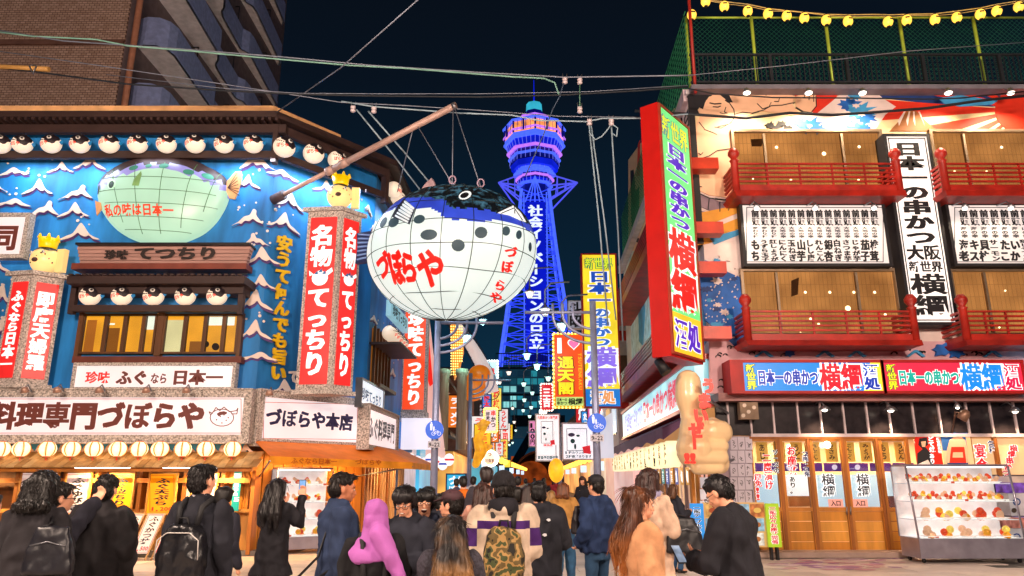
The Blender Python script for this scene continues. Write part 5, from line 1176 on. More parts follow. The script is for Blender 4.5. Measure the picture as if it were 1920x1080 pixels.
# wrestler
paint('body', SKIN, [(1303, 240), (1318, 205), (1345, 190), (1375, 170), (1450, 166), (1478, 170), (1490, 182), (1486, 196), (1498, 212), (1488, 217), (1460, 212), (1430, 208), (1412, 212), (1385, 226), (1372, 244), (1372, 300), (1376, 372), (1330, 366), (1308, 356)])
paint('fist', SKIN, [(1492, 180), (1510, 174), (1530, 178), (1530, 198), (1520, 210), (1506, 208), (1493, 200)])
paint('belt', mt('#8a7480', .6, var=.2), [(1304, 358), (1322, 368), (1350, 378), (1385, 376), (1385, 386), (1360, 398), (1330, 394), (1306, 384)], [(1312, 395), (1330, 398), (1325, 420), (1345, 440), (1335, 452), (1318, 436)])
paint('ray_patch', MORG, [(1306, 400), (1386, 384), (1386, 398), (1306, 430)], [(1306, 440), (1386, 408), (1386, 428), (1330, 456), (1306, 460)])
paint('ray_patch', MLBL, [(1330, 446), (1386, 430), (1386, 440), (1340, 458)])
paint('hair', MBLK, [(1296, 215), (1292, 190), (1300, 170), (1330, 166), (1360, 168), (1368, 180), (1374, 192), (1366, 192), (1358, 184), (1344, 176), (1330, 180), (1322, 192), (1318, 205), (1312, 200), (1308, 206), (1312, 216)])
paint('face', SKIN, [(1318, 205), (1324, 188), (1336, 178), (1350, 178), (1360, 186), (1364, 200), (1366, 212), (1360, 220), (1346, 224), (1326, 222), (1314, 216), (1309, 207), (1313, 202)])
def ink(*lines):
    b = MB()
    for w_, pts in lines: lay[0] += 1; PR.line(b, pts, w_, .0005, .003+lay[0]*.0006)
    part('outline', b, MBLK, MU, kind='stuff')
ink((2.4, [(1331, 193), (1340, 195), (1352, 194)]), (2.2, [(1360, 188), (1366, 192)]), (1.8, [(1337, 200), (1346, 201), (1351, 199)]), (1.6, [(1361, 201), (1358, 210), (1362, 211)]), (1.4, [(1350, 211), (1356, 213), (1364, 212)]),
    (1.6, [(1366, 190), (1376, 205), (1378, 220), (1368, 232), (1345, 238)]), (1.4, [(1311, 229), (1322, 243), (1336, 248), (1344, 252)]), (1.4, [(1340, 238), (1352, 240), (1372, 230)]),
    (1.6, [(1378, 214), (1392, 210), (1410, 212), (1432, 206), (1446, 198), (1466, 197), (1490, 192)]), (1.3, [(1420, 194), (1430, 204), (1442, 200), (1446, 192)]), (1.3, [(1428, 174), (1437, 178), (1446, 170)]), (1.3, [(1452, 190), (1460, 190), (1462, 182)]), (1.3, [(1510, 175), (1508, 184)]), (1.3, [(1518, 176), (1517, 187)]), (1.3, [(1526, 178), (1526, 190)]), (1.5, [(1493, 201), (1506, 209), (1521, 211), (1531, 199), (1530, 180)]),
    (1.5, [(1315, 297), (1330, 292), (1345, 282), (1372, 278)]), (1.5, [(1310, 287), (1314, 290), (1318, 286)]), (1.3, [(1306, 348), (1316, 350)]), (1.5, [(1304, 359), (1330, 371), (1386, 377)]), (1.3, [(1330, 372), (1328, 392)]), (1.3, [(1350, 378), (1350, 396)]), (1.3, [(1370, 378), (1366, 394)]))
for k, (x, y, s) in enumerate(((1455, 240, 9), (1466, 232, 8), (1478, 240, 9), (1444, 234, 8))): foam(x, y, s, MBLK, 7, 50+k)
# big wave panel on the left strip below the wrestler, pink field under the lower balcony
paint('pink_field', MPNK, [(1330, 640), (1995, 640), (1995, 680), (1385, 680), (1385, 738), (1330, 738)])
paint('wave_body', MBLU, [(1312, 500), (1322, 488), (1345, 494), (1365, 510), (1388, 520), (1392, 560), (1398, 645), (1388, 660), (1345, 618), (1322, 600), (1316, 560)])
for k in range(16): foam(1318+rnd.uniform(0, 70), 480+rnd.uniform(0, 130), rnd.uniform(5, 10), [MLBL, MNAV, MWHT][k % 3], 7, 70+k)
for k in range(60): x, y = 1322+rnd.uniform(0, 66), 500+rnd.uniform(0, 140); paint('spray_drop', MWHT, [(x-1.5, y), (x, y-1.7), (x+1.5, y), (x, y+1.7)])
ln = []
for k in range(26):
    x, y = (1345+rnd.uniform(0, 34), 645+rnd.uniform(0, 85)) if k < 11 else (1400+rnd.uniform(0, 520), 650+rnd.uniform(0, 20)); r = rnd.uniform(3, 6)
    ln.append((1.2, [(x+r*math.cos(a), y+r*.8*math.sin(a)) for a in [math.pi+.5*i for i in range(7)]]))
ink(*ln)
for k, (x, y, s) in enumerate(((1345, 440, 0), (1770, 655, 18), (1795, 660, 14), (1480, 662, 10))): 
    if s: foam(x, y, s, MBLU, 7, 90+k)
for x in (1415, 1530, 1590, 1700, 1845): paint('hill_line', MLBL, [(x, 668), (x+16, 656), (x+20, 656), (x+36, 668), (x+30, 669), (x+18, 660), (x+5, 669)])
# ceiling spots above the mural
for i, x in enumerate((1400, 1516, 1617, 1778, 1895)):
    p = PR.at(x, 172, .7); t = T('mural_spotlight', f'small bright spotlight under the roof edge above the mural, {ordn[i]} from the left', 'lamp', p, 0, 'spotlights above the mural')
    b = MB(); b.lathe([(.03, .1), (.07, .03), (.11, -.03)], p, 12); b.tube([p+V((0, 0, .08)), p+V((0, .2, .18))], .015, 5); part('shade', b, STEEL, t); b = MB(); b.ell(p+V((0, 0, -.035)), .085, .085, .045, 10, 6); part('bulb', b, em('#fff2dc', 5, base='#ffffff', samp=False), t)
    lamp('SPOT', p+V((0, -.05, -.1)), 300, '#ffe6c4', .06, parent=t, to=p+V((0, .5, -1.4)), spot=130)
# windows with blinds
wm = em('#c08a48', 1.1, base='#6a4420', var=.5, scale=.9, name='blind_glow'); t_ = wm.node_tree; bk = t_.nodes.new('ShaderNodeTexBrick'); bk.offset = 0
bk.inputs['Scale'].default_value = 1; bk.inputs['Brick Width'].default_value = .10; bk.inputs['Row Height'].default_value = .30; bk.inputs['Mortar Size'].default_value = .006
c0 = lin('#e0a468'); bk.inputs['Color1'].default_value = (*c0, 1); bk.inputs['Color2'].default_value = (*[x*.85 for x in c0], 1); bk.inputs['Mortar'].default_value = (*[x*.55 for x in c0], 1)
mp = t_.nodes.new('ShaderNodeMapping'); mp.inputs['Rotation'].default_value = (R(90), 0, 0); tc_ = t_.nodes.new('ShaderNodeTexCoord'); t_.links.new(tc_.outputs['Object'], mp.inputs[0]); t_.links.new(mp.outputs[0], bk.inputs['Vector'])
nz_ = t_.nodes.new('ShaderNodeTexNoise'); nz_.inputs['Scale'].default_value = 90; mxx = t_.nodes.new('ShaderNodeMix'); mxx.data_type = 'RGBA'; mxx.blend_type = 'MULTIPLY'; mxx.inputs['Factor'].default_value = .5
t_.links.new(tc_.outputs['Object'], nz_.inputs['Vector']); t_.links.new(bk.outputs[0], mxx.inputs['A']); t_.links.new(nz_.outputs['Color'], mxx.inputs['B']); t_.links.new(mxx.outputs['Result'], t_.nodes['Principled BSDF'].inputs['Emission Color'])
ALU = mt('#8f7a64', .4, .5)
def big_window(x0, y0, x1, y1, bars, bulbs):
    b = MB(); q = PR.rect(b, x0, y0, x1, y1, .004, .02); w_ = part('window', b, wm, KR)
    b = MB(); PR.frame(b, q, .07, .0, .12); part('frame', b, ALU, w_)
    for x in bars: b = MB(); PR.rect(b, x-2.2, y0, x+2.2, y1, .02, .1); part('mullion', b, ALU, w_)
    b = MB(); PR.rect(b, x0, y0, x1, y1, .085, .09); part('pane', b, glass('#e8e0d0', .05), w_)
    for x, y, r in bulbs: b = MB(); b.ell(PR.at(x, y, .045), r, .015, r, 8, 6); part('reflected_bulb', b, em('#fff0d0', 6, samp=False), w_)
big_window(1378, 250, 1652, 352, (1437, 1584), [(1456, 276, .035), (1545, 288, .05), (1611, 275, .035), (1412, 335, .02), (1483, 338, .03), (1610, 338, .03)])
big_window(1752, 250, 1990, 352, (1815, 1950), [(1878, 276, .035), (1850, 322, .03), (1790, 322, .03)])
big_window(1396, 510, 1680, 625, (1461, 1612), [(1510, 548, .03), (1556, 548, .03), (1601, 548, .03), (1640, 548, .03), (1590, 578, .06), (1462, 592, .03), (1520, 598, .03), (1660, 590, .03), (1430, 601, .02), (1535, 608, .03), (1501, 624, .02)])
big_window(1790, 510, 1990, 625, (1855,), [(1885, 545, .02), (1874, 614, .02)])
b = MB(); PR.poly(b, [(1484, 526), (1498, 520), (1496, 552), (1484, 556)], .021, .04); PR.poly(b, [(1408, 261), (1432, 260), (1428, 274), (1410, 274)], .021, .04); part('ceiling_unit', b, mt('#4a3018', .7), KR)
# red balconies
RED = mt('#a82418', .45, var=.4, bump=.1, name='balcony_red')
def balcony(x0, x1, ytop, y1, y2, y3, nr, endl=True, endr=True):
    q = PR.r(x0, ytop, x1, y1, .9); zt_, zr = q[3], q[1]; zb0 = PR.r(x0, y1, x1, y2, .9)[1]
    bl = MB(); PR.slab(bl, q[0], zb0, q[2], zr, 0, .9); bal = part('balcony', bl, RED, KR)
    b = MB(); 
    b.prism([PR.pt(q[0]-.08, zb0-.005, 0), PR.pt(q[0]-.08, zb0-.005, .96), PR.pt(q[0], zb0-.1, .86), PR.pt(q[0], zb0-.1, 0)], PR.a*(q[2]-q[0]+.16)); part('cornice', b, RED, bal)
    for k in range(nr):
        z = zr + (zt_-zr)*(k+.6)/(nr); b = MB(); PR.slab(b, q[0], z, q[2], z+.042, .86, .9); part('rail', b, RED, bal)
        if endl: b = MB(); b.obox(PR.pt(q[0]-.02, z, 0), PR.n*.9, PR.a*.05, V((0, 0, .055))); part('side_rail', b, RED, bal)
        if endr: b = MB(); b.obox(PR.pt(q[2]-.03, z, 0), PR.n*.9, PR.a*.05, V((0, 0, .055))); part('side_rail', b, RED, bal)
    n = 5
    for k in range(1, n): s_ = q[0]+(q[2]-q[0])*k/n; b = MB(); PR.slab(b, s_-.02, zr, s_+.02, zt_, .845, .88); part('baluster', b, RED, bal)
    for s_, on in ((q[0], endl), (q[2], endr)):
        if on: b = MB(); b.lathe([(.085, 0), (.085, zt_-zb0+.02), (.11, zt_-zb0+.06), (.06, zt_-zb0+.1), (.13, zt_-zb0+.2), (.13, zt_-zb0+.27), (.07, zt_-zb0+.36)], PR.pt(s_, zb0, .87), 14); part('newel_post', b, RED, bal)
balcony(1379, 1684, 305, 346, 358, 0, 5); balcony(1771, 2010, 305, 346, 358, 0, 5, True, False)
balcony(1401, 1714, 582, 626, 638, 0, 5); balcony(1810, 2010, 582, 626, 638, 0, 5, True, False)
# menu boards
def menu_wall(name, label, x0, x1, cols, sub):
    t, q = board(name, label, PR, (x0+8, 385, x1-8, 494), .3, .2, .07, em('#fff2ee', .62, base='#a8a09c', var=.1), MBLK, frame_out=.02)
    b = MB(); PR.line(b, [(x0+12, 389), (x1-12, 389), (x1-12, 491), (x0+12, 491), (x0+12, 389)], 1.3, .3, .303); part('border_line', b, MBLK, t)
    n = len(cols); w_ = (x1-x0-40)/n; b = MB()
    for i, c in enumerate(cols):
        xa = x0+20+w_*i+w_*.08; xb = xa+w_*.84
        PR.ptext(b, '前頭', xa, 393, xb, 423, .303, vert=True, bold=.05)
        PR.ptext(b, sub[i], xa+w_*.1, 425, xb-w_*.1, 446, .303, vert=True, bold=.04)
        if len(c) <= 2: PR.ptext(b, c[0], xa-1, 449, xb+1, 469, .303, bold=.06); PR.ptext(b, c[-1], xa-1, 470, xb+1, 490, .303, bold=.06)
        else: PR.ptext(b, c, xa, 449, xb, 490, .303, vert=True, bold=.055)
    part('lettering', b, MBLK, t)
    for j, xx in enumerate((x0+30, (x0+x1)/2, x1-30)):
        if xx > 1915: continue
        p = PR.at(xx, 384, .75); tt = T('clip_lamp', f'small clip lamp over the {"left" if x0 < 1700 else "right"} menu wall, {ordn[j]} from its left end', 'lamp', p, 0, 'clip lamps over the menu walls')
        b = MB(); b.tube([p+V((0, .45, .15)), p+V((0, .1, .12)), p], .015, 5); b.lathe([(.03, .04), (.09, -.08)], p, 10, axis=V((0, .2, 1))); part('shade', b, STEEL, tt); b = MB(); b.ell(p+V((0, 0, -.09)), .06, .06, .04, 8, 5); part('bulb', b, em('#fff2dc', 5, base='#ffffff', samp=False), tt)
        lamp('SPOT', p+V((0, 0, -.14)), 45, '#ffe6c4', .05, parent=tt, to=p+V((0, .45, -1)), spot=110)
menu_wall('menu_wall_board', 'wide white menu board with fourteen columns of black characters between the balconies', 1388, 1668, ['もち', 'うずら玉子', '紅しょうが', 'にんにく', '玉ねぎ', '山芋', 'しし唐', 'れんこん', '銀杏', '白ねぎ', 'さつま芋', 'じゃが芋', '茄子', '椎茸'], ['変わり種']*3+['大地の幸']*11)
menu_wall('menu_wall_board', 'white menu board of seafood names at the right edge of the photo', 1778, 2010, ['海老', 'キス', '貝柱', 'サーモン', 'たこ', 'いか', '鶏しそつくね', '豚肉', 'うずら', '牛'][:10], ['海の幸']*6+['山の幸']*4)
t, q = board('black_vertical_sign', 'tall white and black vertical sign with heavy black characters between the windows', PR, (1686, 256, 1764, 604), .42, .4, .07, em('#f4ece8', .8, base='#e0d8d4', var=.1), MBLK, frame_out=.02)
b = MB(); PR.frame(b, (q[0]+.06, q[1]+.06, q[2]-.06, q[3]-.06), .025, .42, .424); part('border_line', b, MBLK, t)
def vt(mb, st, fx0, fx1, fz0, fz1, **k): X0, Z0, X1, Z1 = q; PR.text(mb, st, (X0+(X1-X0)*fx0, Z1-(Z1-Z0)*fz1, X0+(X1-X0)*fx1, Z1-(Z1-Z0)*fz0), .424, **k)
b = MB(); vt(b, '日本一の串かつ', .14, .86, .03, .60, vert=True, bold=.05); vt(b, '大阪', .1, .9, .60, .68, bold=.045); vt(b, '新世界', .1, .9, .685, .745, bold=.035); vt(b, '横綱', .08, .92, .75, .97, vert=True, bold=.045); part('lettering', b, MBLK, t)
# lit fascia signs
DK = mt('#5a1418', .5); PE_ = 0
def outlined(t, pl, items, off, ink_m, halo_m, halo=.07):
    b = MB(); [pl.text(b, st, qq, off, bold=k.get('bold', .04)+halo*(.6 if pl is PE_ else 1), vert=k.get('vert', False)) for st, qq, k in items]; part('letter_halo', b, halo_m, t)
    b = MB(); [pl.text(b, st, qq, off+.004, bold=k.get('bold', .04), vert=k.get('vert', False)) for st, qq, k in items]; part('lettering', b, ink_m, t)
WHL = em('#ffffff', 1.0, samp=False)
fm_ = mt('#7a2a30', .5); b = MB()
t, q = board('blue_fascia_sign', 'blue lit sign board with outlined characters above the ground floor, left half', PR, (1394, 680, 1653, 733), .6, .6, .0, em('#1488e0', .85, base='#1060a0', var=.12), fm_)
b = MB(); PR.frame(b, q, .06, 0, .64); PR.slab(b, q[0]-.3, q[1]-.06, q[0]-.061, q[3]+.06, 0, .66); part('frame', b, mt('#a81c1a', .5), t)
def sq(q, a, b_, c, d): return (q[0]+(q[2]-q[0])*a, q[1]+(q[3]-q[1])*(1-d), q[0]+(q[2]-q[0])*c, q[1]+(q[3]-q[1])*(1-b_))
yel = em('#ffe840', 1.0, samp=False)
b = MB(); PR.spoly(b, [(q[0]+(q[2]-q[0])*x, q[1]+(q[3]-q[1])*y) for x, y in ((.86, 0), (.93, 1), (1, 1), (1, 0))], .6, .603); part('yellow_stripe', b, yel, t)
outlined(t, PR, [('新世界', sq(q, .02, .05, .09, .95), {'vert': True, 'bold': .03})], .606, em('#e8e820', .9, samp=False), em('#0c6a50', .5, samp=False), .06)
outlined(t, PR, [('日本一の串かつ', sq(q, .10, .25, .54, .8), {'bold': .045})], .606, em('#123ab0', .8, samp=False), WHL)
outlined(t, PR, [('横綱', sq(q, .55, .02, .86, .98), {'bold': .05})], .606, em('#d81c30', .85, samp=False), WHL)
outlined(t, PR, [('酒処', sq(q, .87, .04, .98, .96), {'vert': True, 'bold': .04})], .606, em('#123ab0', .8, samp=False), WHL)
t, q = board('red_fascia_sign', 'red lit sign board with outlined blue characters above the ground floor, right half', PR, (1658, 680, 1917, 733), .6, .6, .0, em('#ee3050', .88, base='#a01828', var=.12), fm_)
b = MB(); PR.frame(b, q, .06, 0, .64); part('frame', b, mt('#a81c1a', .5), t)
outlined(t, PR, [('新世界', sq(q, .02, .05, .09, .95), {'vert': True, 'bold': .03})], .606, em('#e8e820', .9, samp=False), em('#0c6a50', .5, samp=False), .06)
outlined(t, PR, [('日本一の串かつ', sq(q, .10, .25, .54, .8), {'bold': .045})], .606, em('#18b0a0', .85, samp=False), WHL)
outlined(t, PR, [('横綱', sq(q, .55, .02, .86, .98), {'bold': .05})], .606, em('#1e8ae8', .9, samp=False), WHL)
outlined(t, PR, [('酒処', sq(q, .87, .04, .98, .96), {'vert': True, 'bold': .04})], .606, em('#d81c50', .8, samp=False), WHL)
t, q = board('light_blue_fascia_sign', 'light blue end of the lit fascia at the right edge of the photo', PR, (1922, 680, 2100, 733), .6, .6, .0, em('#60c8f0', .85, var=.12), fm_)
# ground floor
b = MB(); q = PR.r(1330, 737, 1995, 752, .3); PR.slab(b, 0, q[1], 14, q[3], -1.0, .35); part('lintel_beam', b, mt('#9a6a68', .5), KR)
GT = mt('#2a2426', .25, var=.5, scale=6, bump=.1, name='dark_tile'); q = PR.r(1345, 752, 1995, 817, .0)
zA, zB = q[1], q[3]
gx = [1330, 1366, 1408, 1451, 1497, 1540, 1583, 1627, 1669, 1714, 1763, 1815, 1860, 1905, 1950, 1995]
for i in range(len(gx)-1): b = MB(); s0, s1 = PR.sz(gx[i], 785)[0], PR.sz(gx[i+1], 785)[0]; PR.slab(b, max(0, s0)+.02, zA, s1-.02, zB, -.1, .0+.003*(i % 3)); part('wall_tile', b, GT, KR)
WF = mt('#c9b8bc', .4)
for i, x in enumerate(gx[1:-1]): b = MB(); PR.rect(b, x-1.6, 752, x+1.6, 817, .0, .05); part('tile_strip', b, WF, KR)
b = MB(); q = PR.r(1408, 813, 1995, 819, .06); PR.slab(b, *q, -.1, .06); part('white_rail', b, WF, KR)
b = MB(); q = PR.r(1408, 750, 1995, 754, .06); PR.slab(b, *q, 0, .06); part('white_rail', b, WF, KR)
for i, (x, y, r) in enumerate(((1546, 767, .13), (1670, 768, .14), (1795, 762, .08), (1903, 770, .12))):
    p = PR.at(x, y, .45); t = T('wall_lamp', f'small dish shaded lamp on the dark tiles, {ordn[i]} from the left', 'lamp', p, 0, 'dish lamps on the dark tile band'); b = MB(); b.lathe([(.02, .08), (r*.6, .05), (r, -.02)], p, 14); b.tube([p+V((0, 0, .08)), p+V((0, .2, .2)), p+V((0, .45, .15))], .015, 5); part('shade', b, STEEL, t); b = MB(); b.ell(p+V((0, 0, -.02)), r*.5, r*.5, .04, 8, 5); part('bulb', b, em('#fff2dc', 6, base='#ffffff', samp=False), t)
    lamp('SPOT', p+V((0, .1, -.08)), 90, '#ffd8b0', .05, parent=t, to=p+V((0, .35, -1)), spot=100)
p = PR.at(1808, 778, .5); t = T('camera_lamp', 'brown twin spotlight with cables among the dark tiles', 'lamp', p); b = MB(); b.lathe([(.05, .12), (.1, .05), (.12, -.1), (.09, -.12)], p, 12, axis=V((.5, -.4, .8))); b.tube([p, p+V((0, .3, .1)), p+V((-.05, .45, -.35))], .02, 5); part('housing', b, mt('#8a6a58', .4, .4), t)
sp_ = T('square_speaker_panel', 'brown perforated square panel hung on the dark tiles left of the entrance', 'panel', PR.at(1405, 785, .3)); b = MB(); PR.rect(b, 1388, 754, 1422, 786, .1, .3); part('case', b, mt('#8a7460', .7, var=.4), sp_)
for x, y in ((1396, 760), (1404, 772), (1394, 779), (1414, 764)): b = MB(); PR.disc(b, x, y, 3.6, .3, .32); part('disc', b, mt('#d8c8b8', .5), sp_)
# shop front: bays of wooden frames, panes, rooms behind
WD = wood('#b8742a'); WD2 = wood('#9a5a20')
b = MB(); q = PR.r(1405, 820, 1712, 1036, -.1); PR.slab(b, q[0], q[1], q[2]+9, q[3], -1.42, -1.4); part('room_back', b, em('#f4c890', .5, base='#e0b080', var=.4, scale=.9), KR)
b = MB(); PR.slab(b, q[0], 0.0, q[2]+9, .1, -1.4, -.1); part('room_floor', b, mt('#7a5a40', .5), KR)
def bay(x0, x1, y0, y1, split=955, planks=4, door=False):
    b = MB(); qq = PR.rect(b, x0+3, y0+3, x1-3, split-2, -.02, -.015); w_ = part('shop_window', b, glass('#e8ecf0', .08), KR)
    b = MB(); X0, X1 = PR.sz(x0, (y0+y1)/2)[0], PR.sz(x1, (y0+y1)/2)[0]; zt_, zb = PR.sz(x0, y0)[1], PR.sz(x0, y1)[1]; zs = PR.sz(x0, split)[1]
    for (a, c) in ((X0, X0+.06), (X1-.06, X1)): PR.slab(b, a, zb, c, zt_, -.05, .03)
    PR.slab(b, X0+.06, zt_-.05, X1-.06, zt_, -.05, .03); PR.slab(b, X0+.06, zs-.04, X1-.06, zs+.04, -.05, .03); part('window_frame', b, WD, w_)
    for k in range(planks): b = MB(); PR.slab(b, X0+.07, zb+(zs-.04-zb)*k/planks+.006, X1-.07, zb+(zs-.04-zb)*(k+1)/planks-.006, -.04, .0); part('panel_plank', b, rnd.choice([wood('#c8842c'), wood('#d09038'), wood('#bf7a26')]), w_)
    return X0, X1, zb, zs, zt_
bays = [bay(1412, 1467, 823, 1035), bay(1470, 1524, 823, 1035), bay(1527, 1590, 823, 1035), bay(1592, 1655, 823, 1035), bay(1658, 1712, 823, 1035)]
for x in (1409, 1468, 1525, 1591, 1656, 1714): b = MB(); PR.rect(b, x-2.5, 819, x+2.5, 1037, -.08, .05); part('door_post', b, WD2, KR)
b = MB(); PR.rect(b, 1405, 818, 1716, 823, -.08, .055); part('door_head', b, WD2, KR)
b = MB(); PR.rect(b, 1380, 1036, 1716, 1046, -.3, .6); part('door_step', b, mt('#9a8478', .6), KR)
for x in (1588, 1595): b = MB(); b.tube([PR.at(x, 950, .06), PR.at(x, 965, .06)], .012, 6); part('door_handle', b, STEEL, KR)
NV_ = mt('#6a3a8a', .7)
for k in range(7):
    b = MB(); x0 = 1416+k*43; PR.rect(b, x0, 868, x0+40, 884, -.4, -.39); nr_ = part('noren_curtain', b, em('#6a3a98', .35, base='#5a2a80', samp=False), KR)
    b = MB(); PR.disc(b, x0+20, 876, 5, -.389, -.38); part('crest', b, em('#f0e0f0', .8, samp=False), nr_)
for k, st in enumerate(['あじ', 'ほっけ', 'うど', 'れんこん', 'ささみ', 'にんにく', 'みょうが', 'もち', 'うどん']):
    x0 = 1418+k*32.5; b = MB(); PR.rect(b, x0, 829, x0+22, 866, -.3, -.29); tg_ = part('wooden_tag', b, em('#f0b048', .62, base='#d09030', var=.2, samp=False), KR); b = MB(); PR.ptext(b, st, x0+5, 832, x0+17, 862, -.286, vert=True, bold=.03); part('tag_lettering', b, mt('#5a3a1c', .6), tg_)
b = MB()
for (x0, y0, x1, y1, m) in ((1420, 890, 1460, 950, 0), (1475, 890, 1520, 930, 1), (1535, 890, 1585, 950, 0), (1600, 890, 1650, 950, 0), (1662, 885, 1708, 930, 0), (1672, 930, 1712, 1020, 2), (1480, 930, 1520, 950, 3)): PR.rect(b, x0, y0, x1, y1, -1.3, -1.0-.05*m, m)
part('kitchen_unit', b, [em('#b8dcf0', .75, samp=False), em('#dfeaf0', .85, samp=False), mt('#7a2420', .5), mt('#c98a4a', .5)], KR)
for x, y in ((1550, 832), (1695, 835), (1480, 838), (1620, 838)): b = MB(); b.ell(PR.at(x, y, -.5), .06, .06, .06, 8, 6); part('pendant_bulb', b, em('#fff0cc', 9, base='#ffffff', samp=False), KR)
b = MB(); b.ell(PR.at(1551, 834, .12), .075, .075, .075, 10, 8); part('pendant_bulb', b, em('#fff4dc', 12, base='#ffffff', samp=False), KR)
for s_ in (2.0, 4.0, 6.5, 9): lamp('AREA', PR.pt(s_, 2.5, -.8), 110, '#ffd9a0', 1.2, sy=.5, to=PR.pt(s_, 0, -.6), parent=KR)
# lettering stuck on the glass
def sticker(label, x0, y0, x1, y1, st, ink_m, halo=WHL, vert=True, off=.04, bold=.04, tilt=0):
    c = PR.at((x0+x1)/2, y1, off); t = T('window_lettering', label, 'lettering', c); qq = PR.r(x0, y0, x1, y1, off)
    outlined(t, PR, [(st, qq, {'vert': vert, 'bold': bold})], off, ink_m, halo, .05); return t
RI = em('#d02028', .75, base='#b01820', samp=False); BK = MBLK
sticker('red and white vertical lettering on the first window, beside the autograph sheets', 1432, 850, 1448, 918, '二度漬け', RI)
sticker('small black vertical lettering highest on the first window', 1449, 842, 1461, 888, 'ソースの', BK)
sticker('red lettering with exclamation marks lowest on the first window', 1416, 888, 1429, 938, '御免!!', RI)
sticker('red vertical lettering on the second window', 1476, 836, 1493, 890, 'お座敷', RI); sticker('black vertical lettering under the red on the second window', 1480, 893, 1493, 926, 'あり。', BK)
sticker('dark vertical lettering for the upper floors at the right of the second window', 1506, 846, 1519, 894, '2階・3階', mt('#2c2a60', .5))
for x in (1541, 1606): sticker(f'large grey brush lettering on the {"left" if x < 1600 else "right"} sliding door', x, 888, x+25, 932, '横綱', mt('#2a2c38', .5), WHL, bold=.03); 
for x in (1554, 1600):
    t, q = board('entrance_plate', f'pink entrance plate on the {"left" if x < 1580 else "right"} sliding door', PR, (x, 936, x+27, 951), .05, .02, .0, em('#f0a090', .7, samp=False), cat='plate'); lettering(t, PR, [('入口', x+4, 938, x+23, 949, {'bold': .03})], MBLK, .052)
# autograph sheets
t = T('autograph_board', 'board of small white sheets with scribbled drawings beside the fist sign', 'board', PR.at(1390, 945, .05)); b = MB(); PR.rect(b, 1368, 818, 1411, 944, .0, .05); part('board', b, mt('#9a90a0', .6), t)
for r_ in range(5):
    for c_ in range(3):
        b = MB(); x0, y0 = 1370+c_*14, 820+r_*25; PR.rect(b, x0, y0, x0+12.5, y0+23, .05, .055); s_ = part('sheet', b, mt('#cfc6d4', .6, var=.06), t); b = MB()
        for k in range(3): xx, yy = x0+rnd.uniform(2, 6), y0+rnd.uniform(3, 16); PR.line(b, [(xx, yy), (xx+rnd.uniform(2, 5), yy+rnd.uniform(-3, 4)), (xx+rnd.uniform(0, 6), yy+rnd.uniform(2, 6))], .9, .055, .057)
        part('scribble', b, mt('#3a3644', .6), s_)
t = T('white_notice_sheets', 'row of white notice sheets under the giant fist sign', 'notice', PR.at(1348, 955, .05)); 
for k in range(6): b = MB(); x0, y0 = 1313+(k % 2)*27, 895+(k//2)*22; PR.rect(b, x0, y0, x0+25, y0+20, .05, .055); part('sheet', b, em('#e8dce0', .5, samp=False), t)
b = MB(); PR.rect(b, 1300, 880, 1306, 1036, 0, .2); PR.rect(b, 1330, 880, 1334, 960, 0, .06); PR.rect(b, 1296, 955, 1412, 1036, -.1, .04); part('corner_front', b, WD, KR)
# posters at the right
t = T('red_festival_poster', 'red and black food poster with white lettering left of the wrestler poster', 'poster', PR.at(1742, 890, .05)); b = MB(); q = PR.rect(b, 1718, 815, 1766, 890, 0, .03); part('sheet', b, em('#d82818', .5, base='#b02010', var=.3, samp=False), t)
b = MB(); PR.poly(b, [(1720, 850), (1735, 838), (1745, 850), (1750, 870), (1764, 876), (1764, 888), (1720, 888)], .03, .033); PR.poly(b, [(1724, 822), (1738, 820), (1740, 834), (1730, 842), (1722, 834)], .03, .034, 0); PR.poly(b, [(1727, 828), (1736, 827), (1735, 838), (1729, 838)], .034, .037, 1); PR.poly(b, [(1722, 870), (1740, 862), (1750, 880), (1730, 886)], .033, .037, 2)
part('picture', b, [MBLK, SKIN, MWHT], t); b = MB(); PR.ptext(b, 'どて焼', 1741, 818, 1752, 848, .04, vert=True, bold=.06); PR.ptext(b, 'あり', 1743, 850, 1753, 870, .04, vert=True, bold=.04); PR.ptext(b, '新世界名物', 1757, 820, 1764, 850, .04, vert=True, bold=.03); part('lettering', b, WHL, t)
t = T('wrestler_poster', 'poster of a sumo wrestler seen from behind with a red apron on blue', 'poster', PR.at(1794, 885, .05)); b = MB(); PR.rect(b, 1769, 812, 1820, 884, 0, .03); part('sheet', b, mt('#2a62a8', .6), t)
b = MB(); PR.poly(b, [(1790, 818), (1796, 814), (1802, 818), (1810, 826), (1815, 845), (1818, 868), (1812, 868), (1806, 846), (1784, 846), (1778, 868), (1773, 868), (1776, 842), (1780, 826)], .03, .033, 0); PR.poly(b, [(1784, 838), (1808, 838), (1812, 868), (1780, 868)], .033, .036, 1); PR.poly(b, [(1787, 848), (1805, 848), (1806, 858), (1786, 858)], .036, .039, 0); PR.poly(b, [(1776, 868), (1816, 868), (1812, 880), (1795, 883), (1780, 880)], .033, .037, 2); PR.rect(b, 1769, 845, 1820, 884, .03, .0315, 3); part('picture', b, [SKIN, MRED, MNAV, MCRE], t)
b = MB(); PR.rect(b, 1825, 822, 1990, 893, -.1, -.05); PR.rect(b, 1822, 818, 1830, 960, -.1, .05); part('side_window', b, em('#f0c898', .6, base='#c09060', var=.2), KR)
for x in (1824, 1872): b = MB(); PR.rect(b, x-3, 818, x+3, 900, -.08, .04); part('window_post', b, WD2, KR)
b = MB(); PR.rect(b, 1822, 893, 1995, 905, -.1, .06); part('window_ledge', b, WF, KR); b = MB(); PR.rect(b, 1716, 890, 1995, 1036, -.1, .02); part('low_wall', b, mt('#5a4a50', .5), KR)
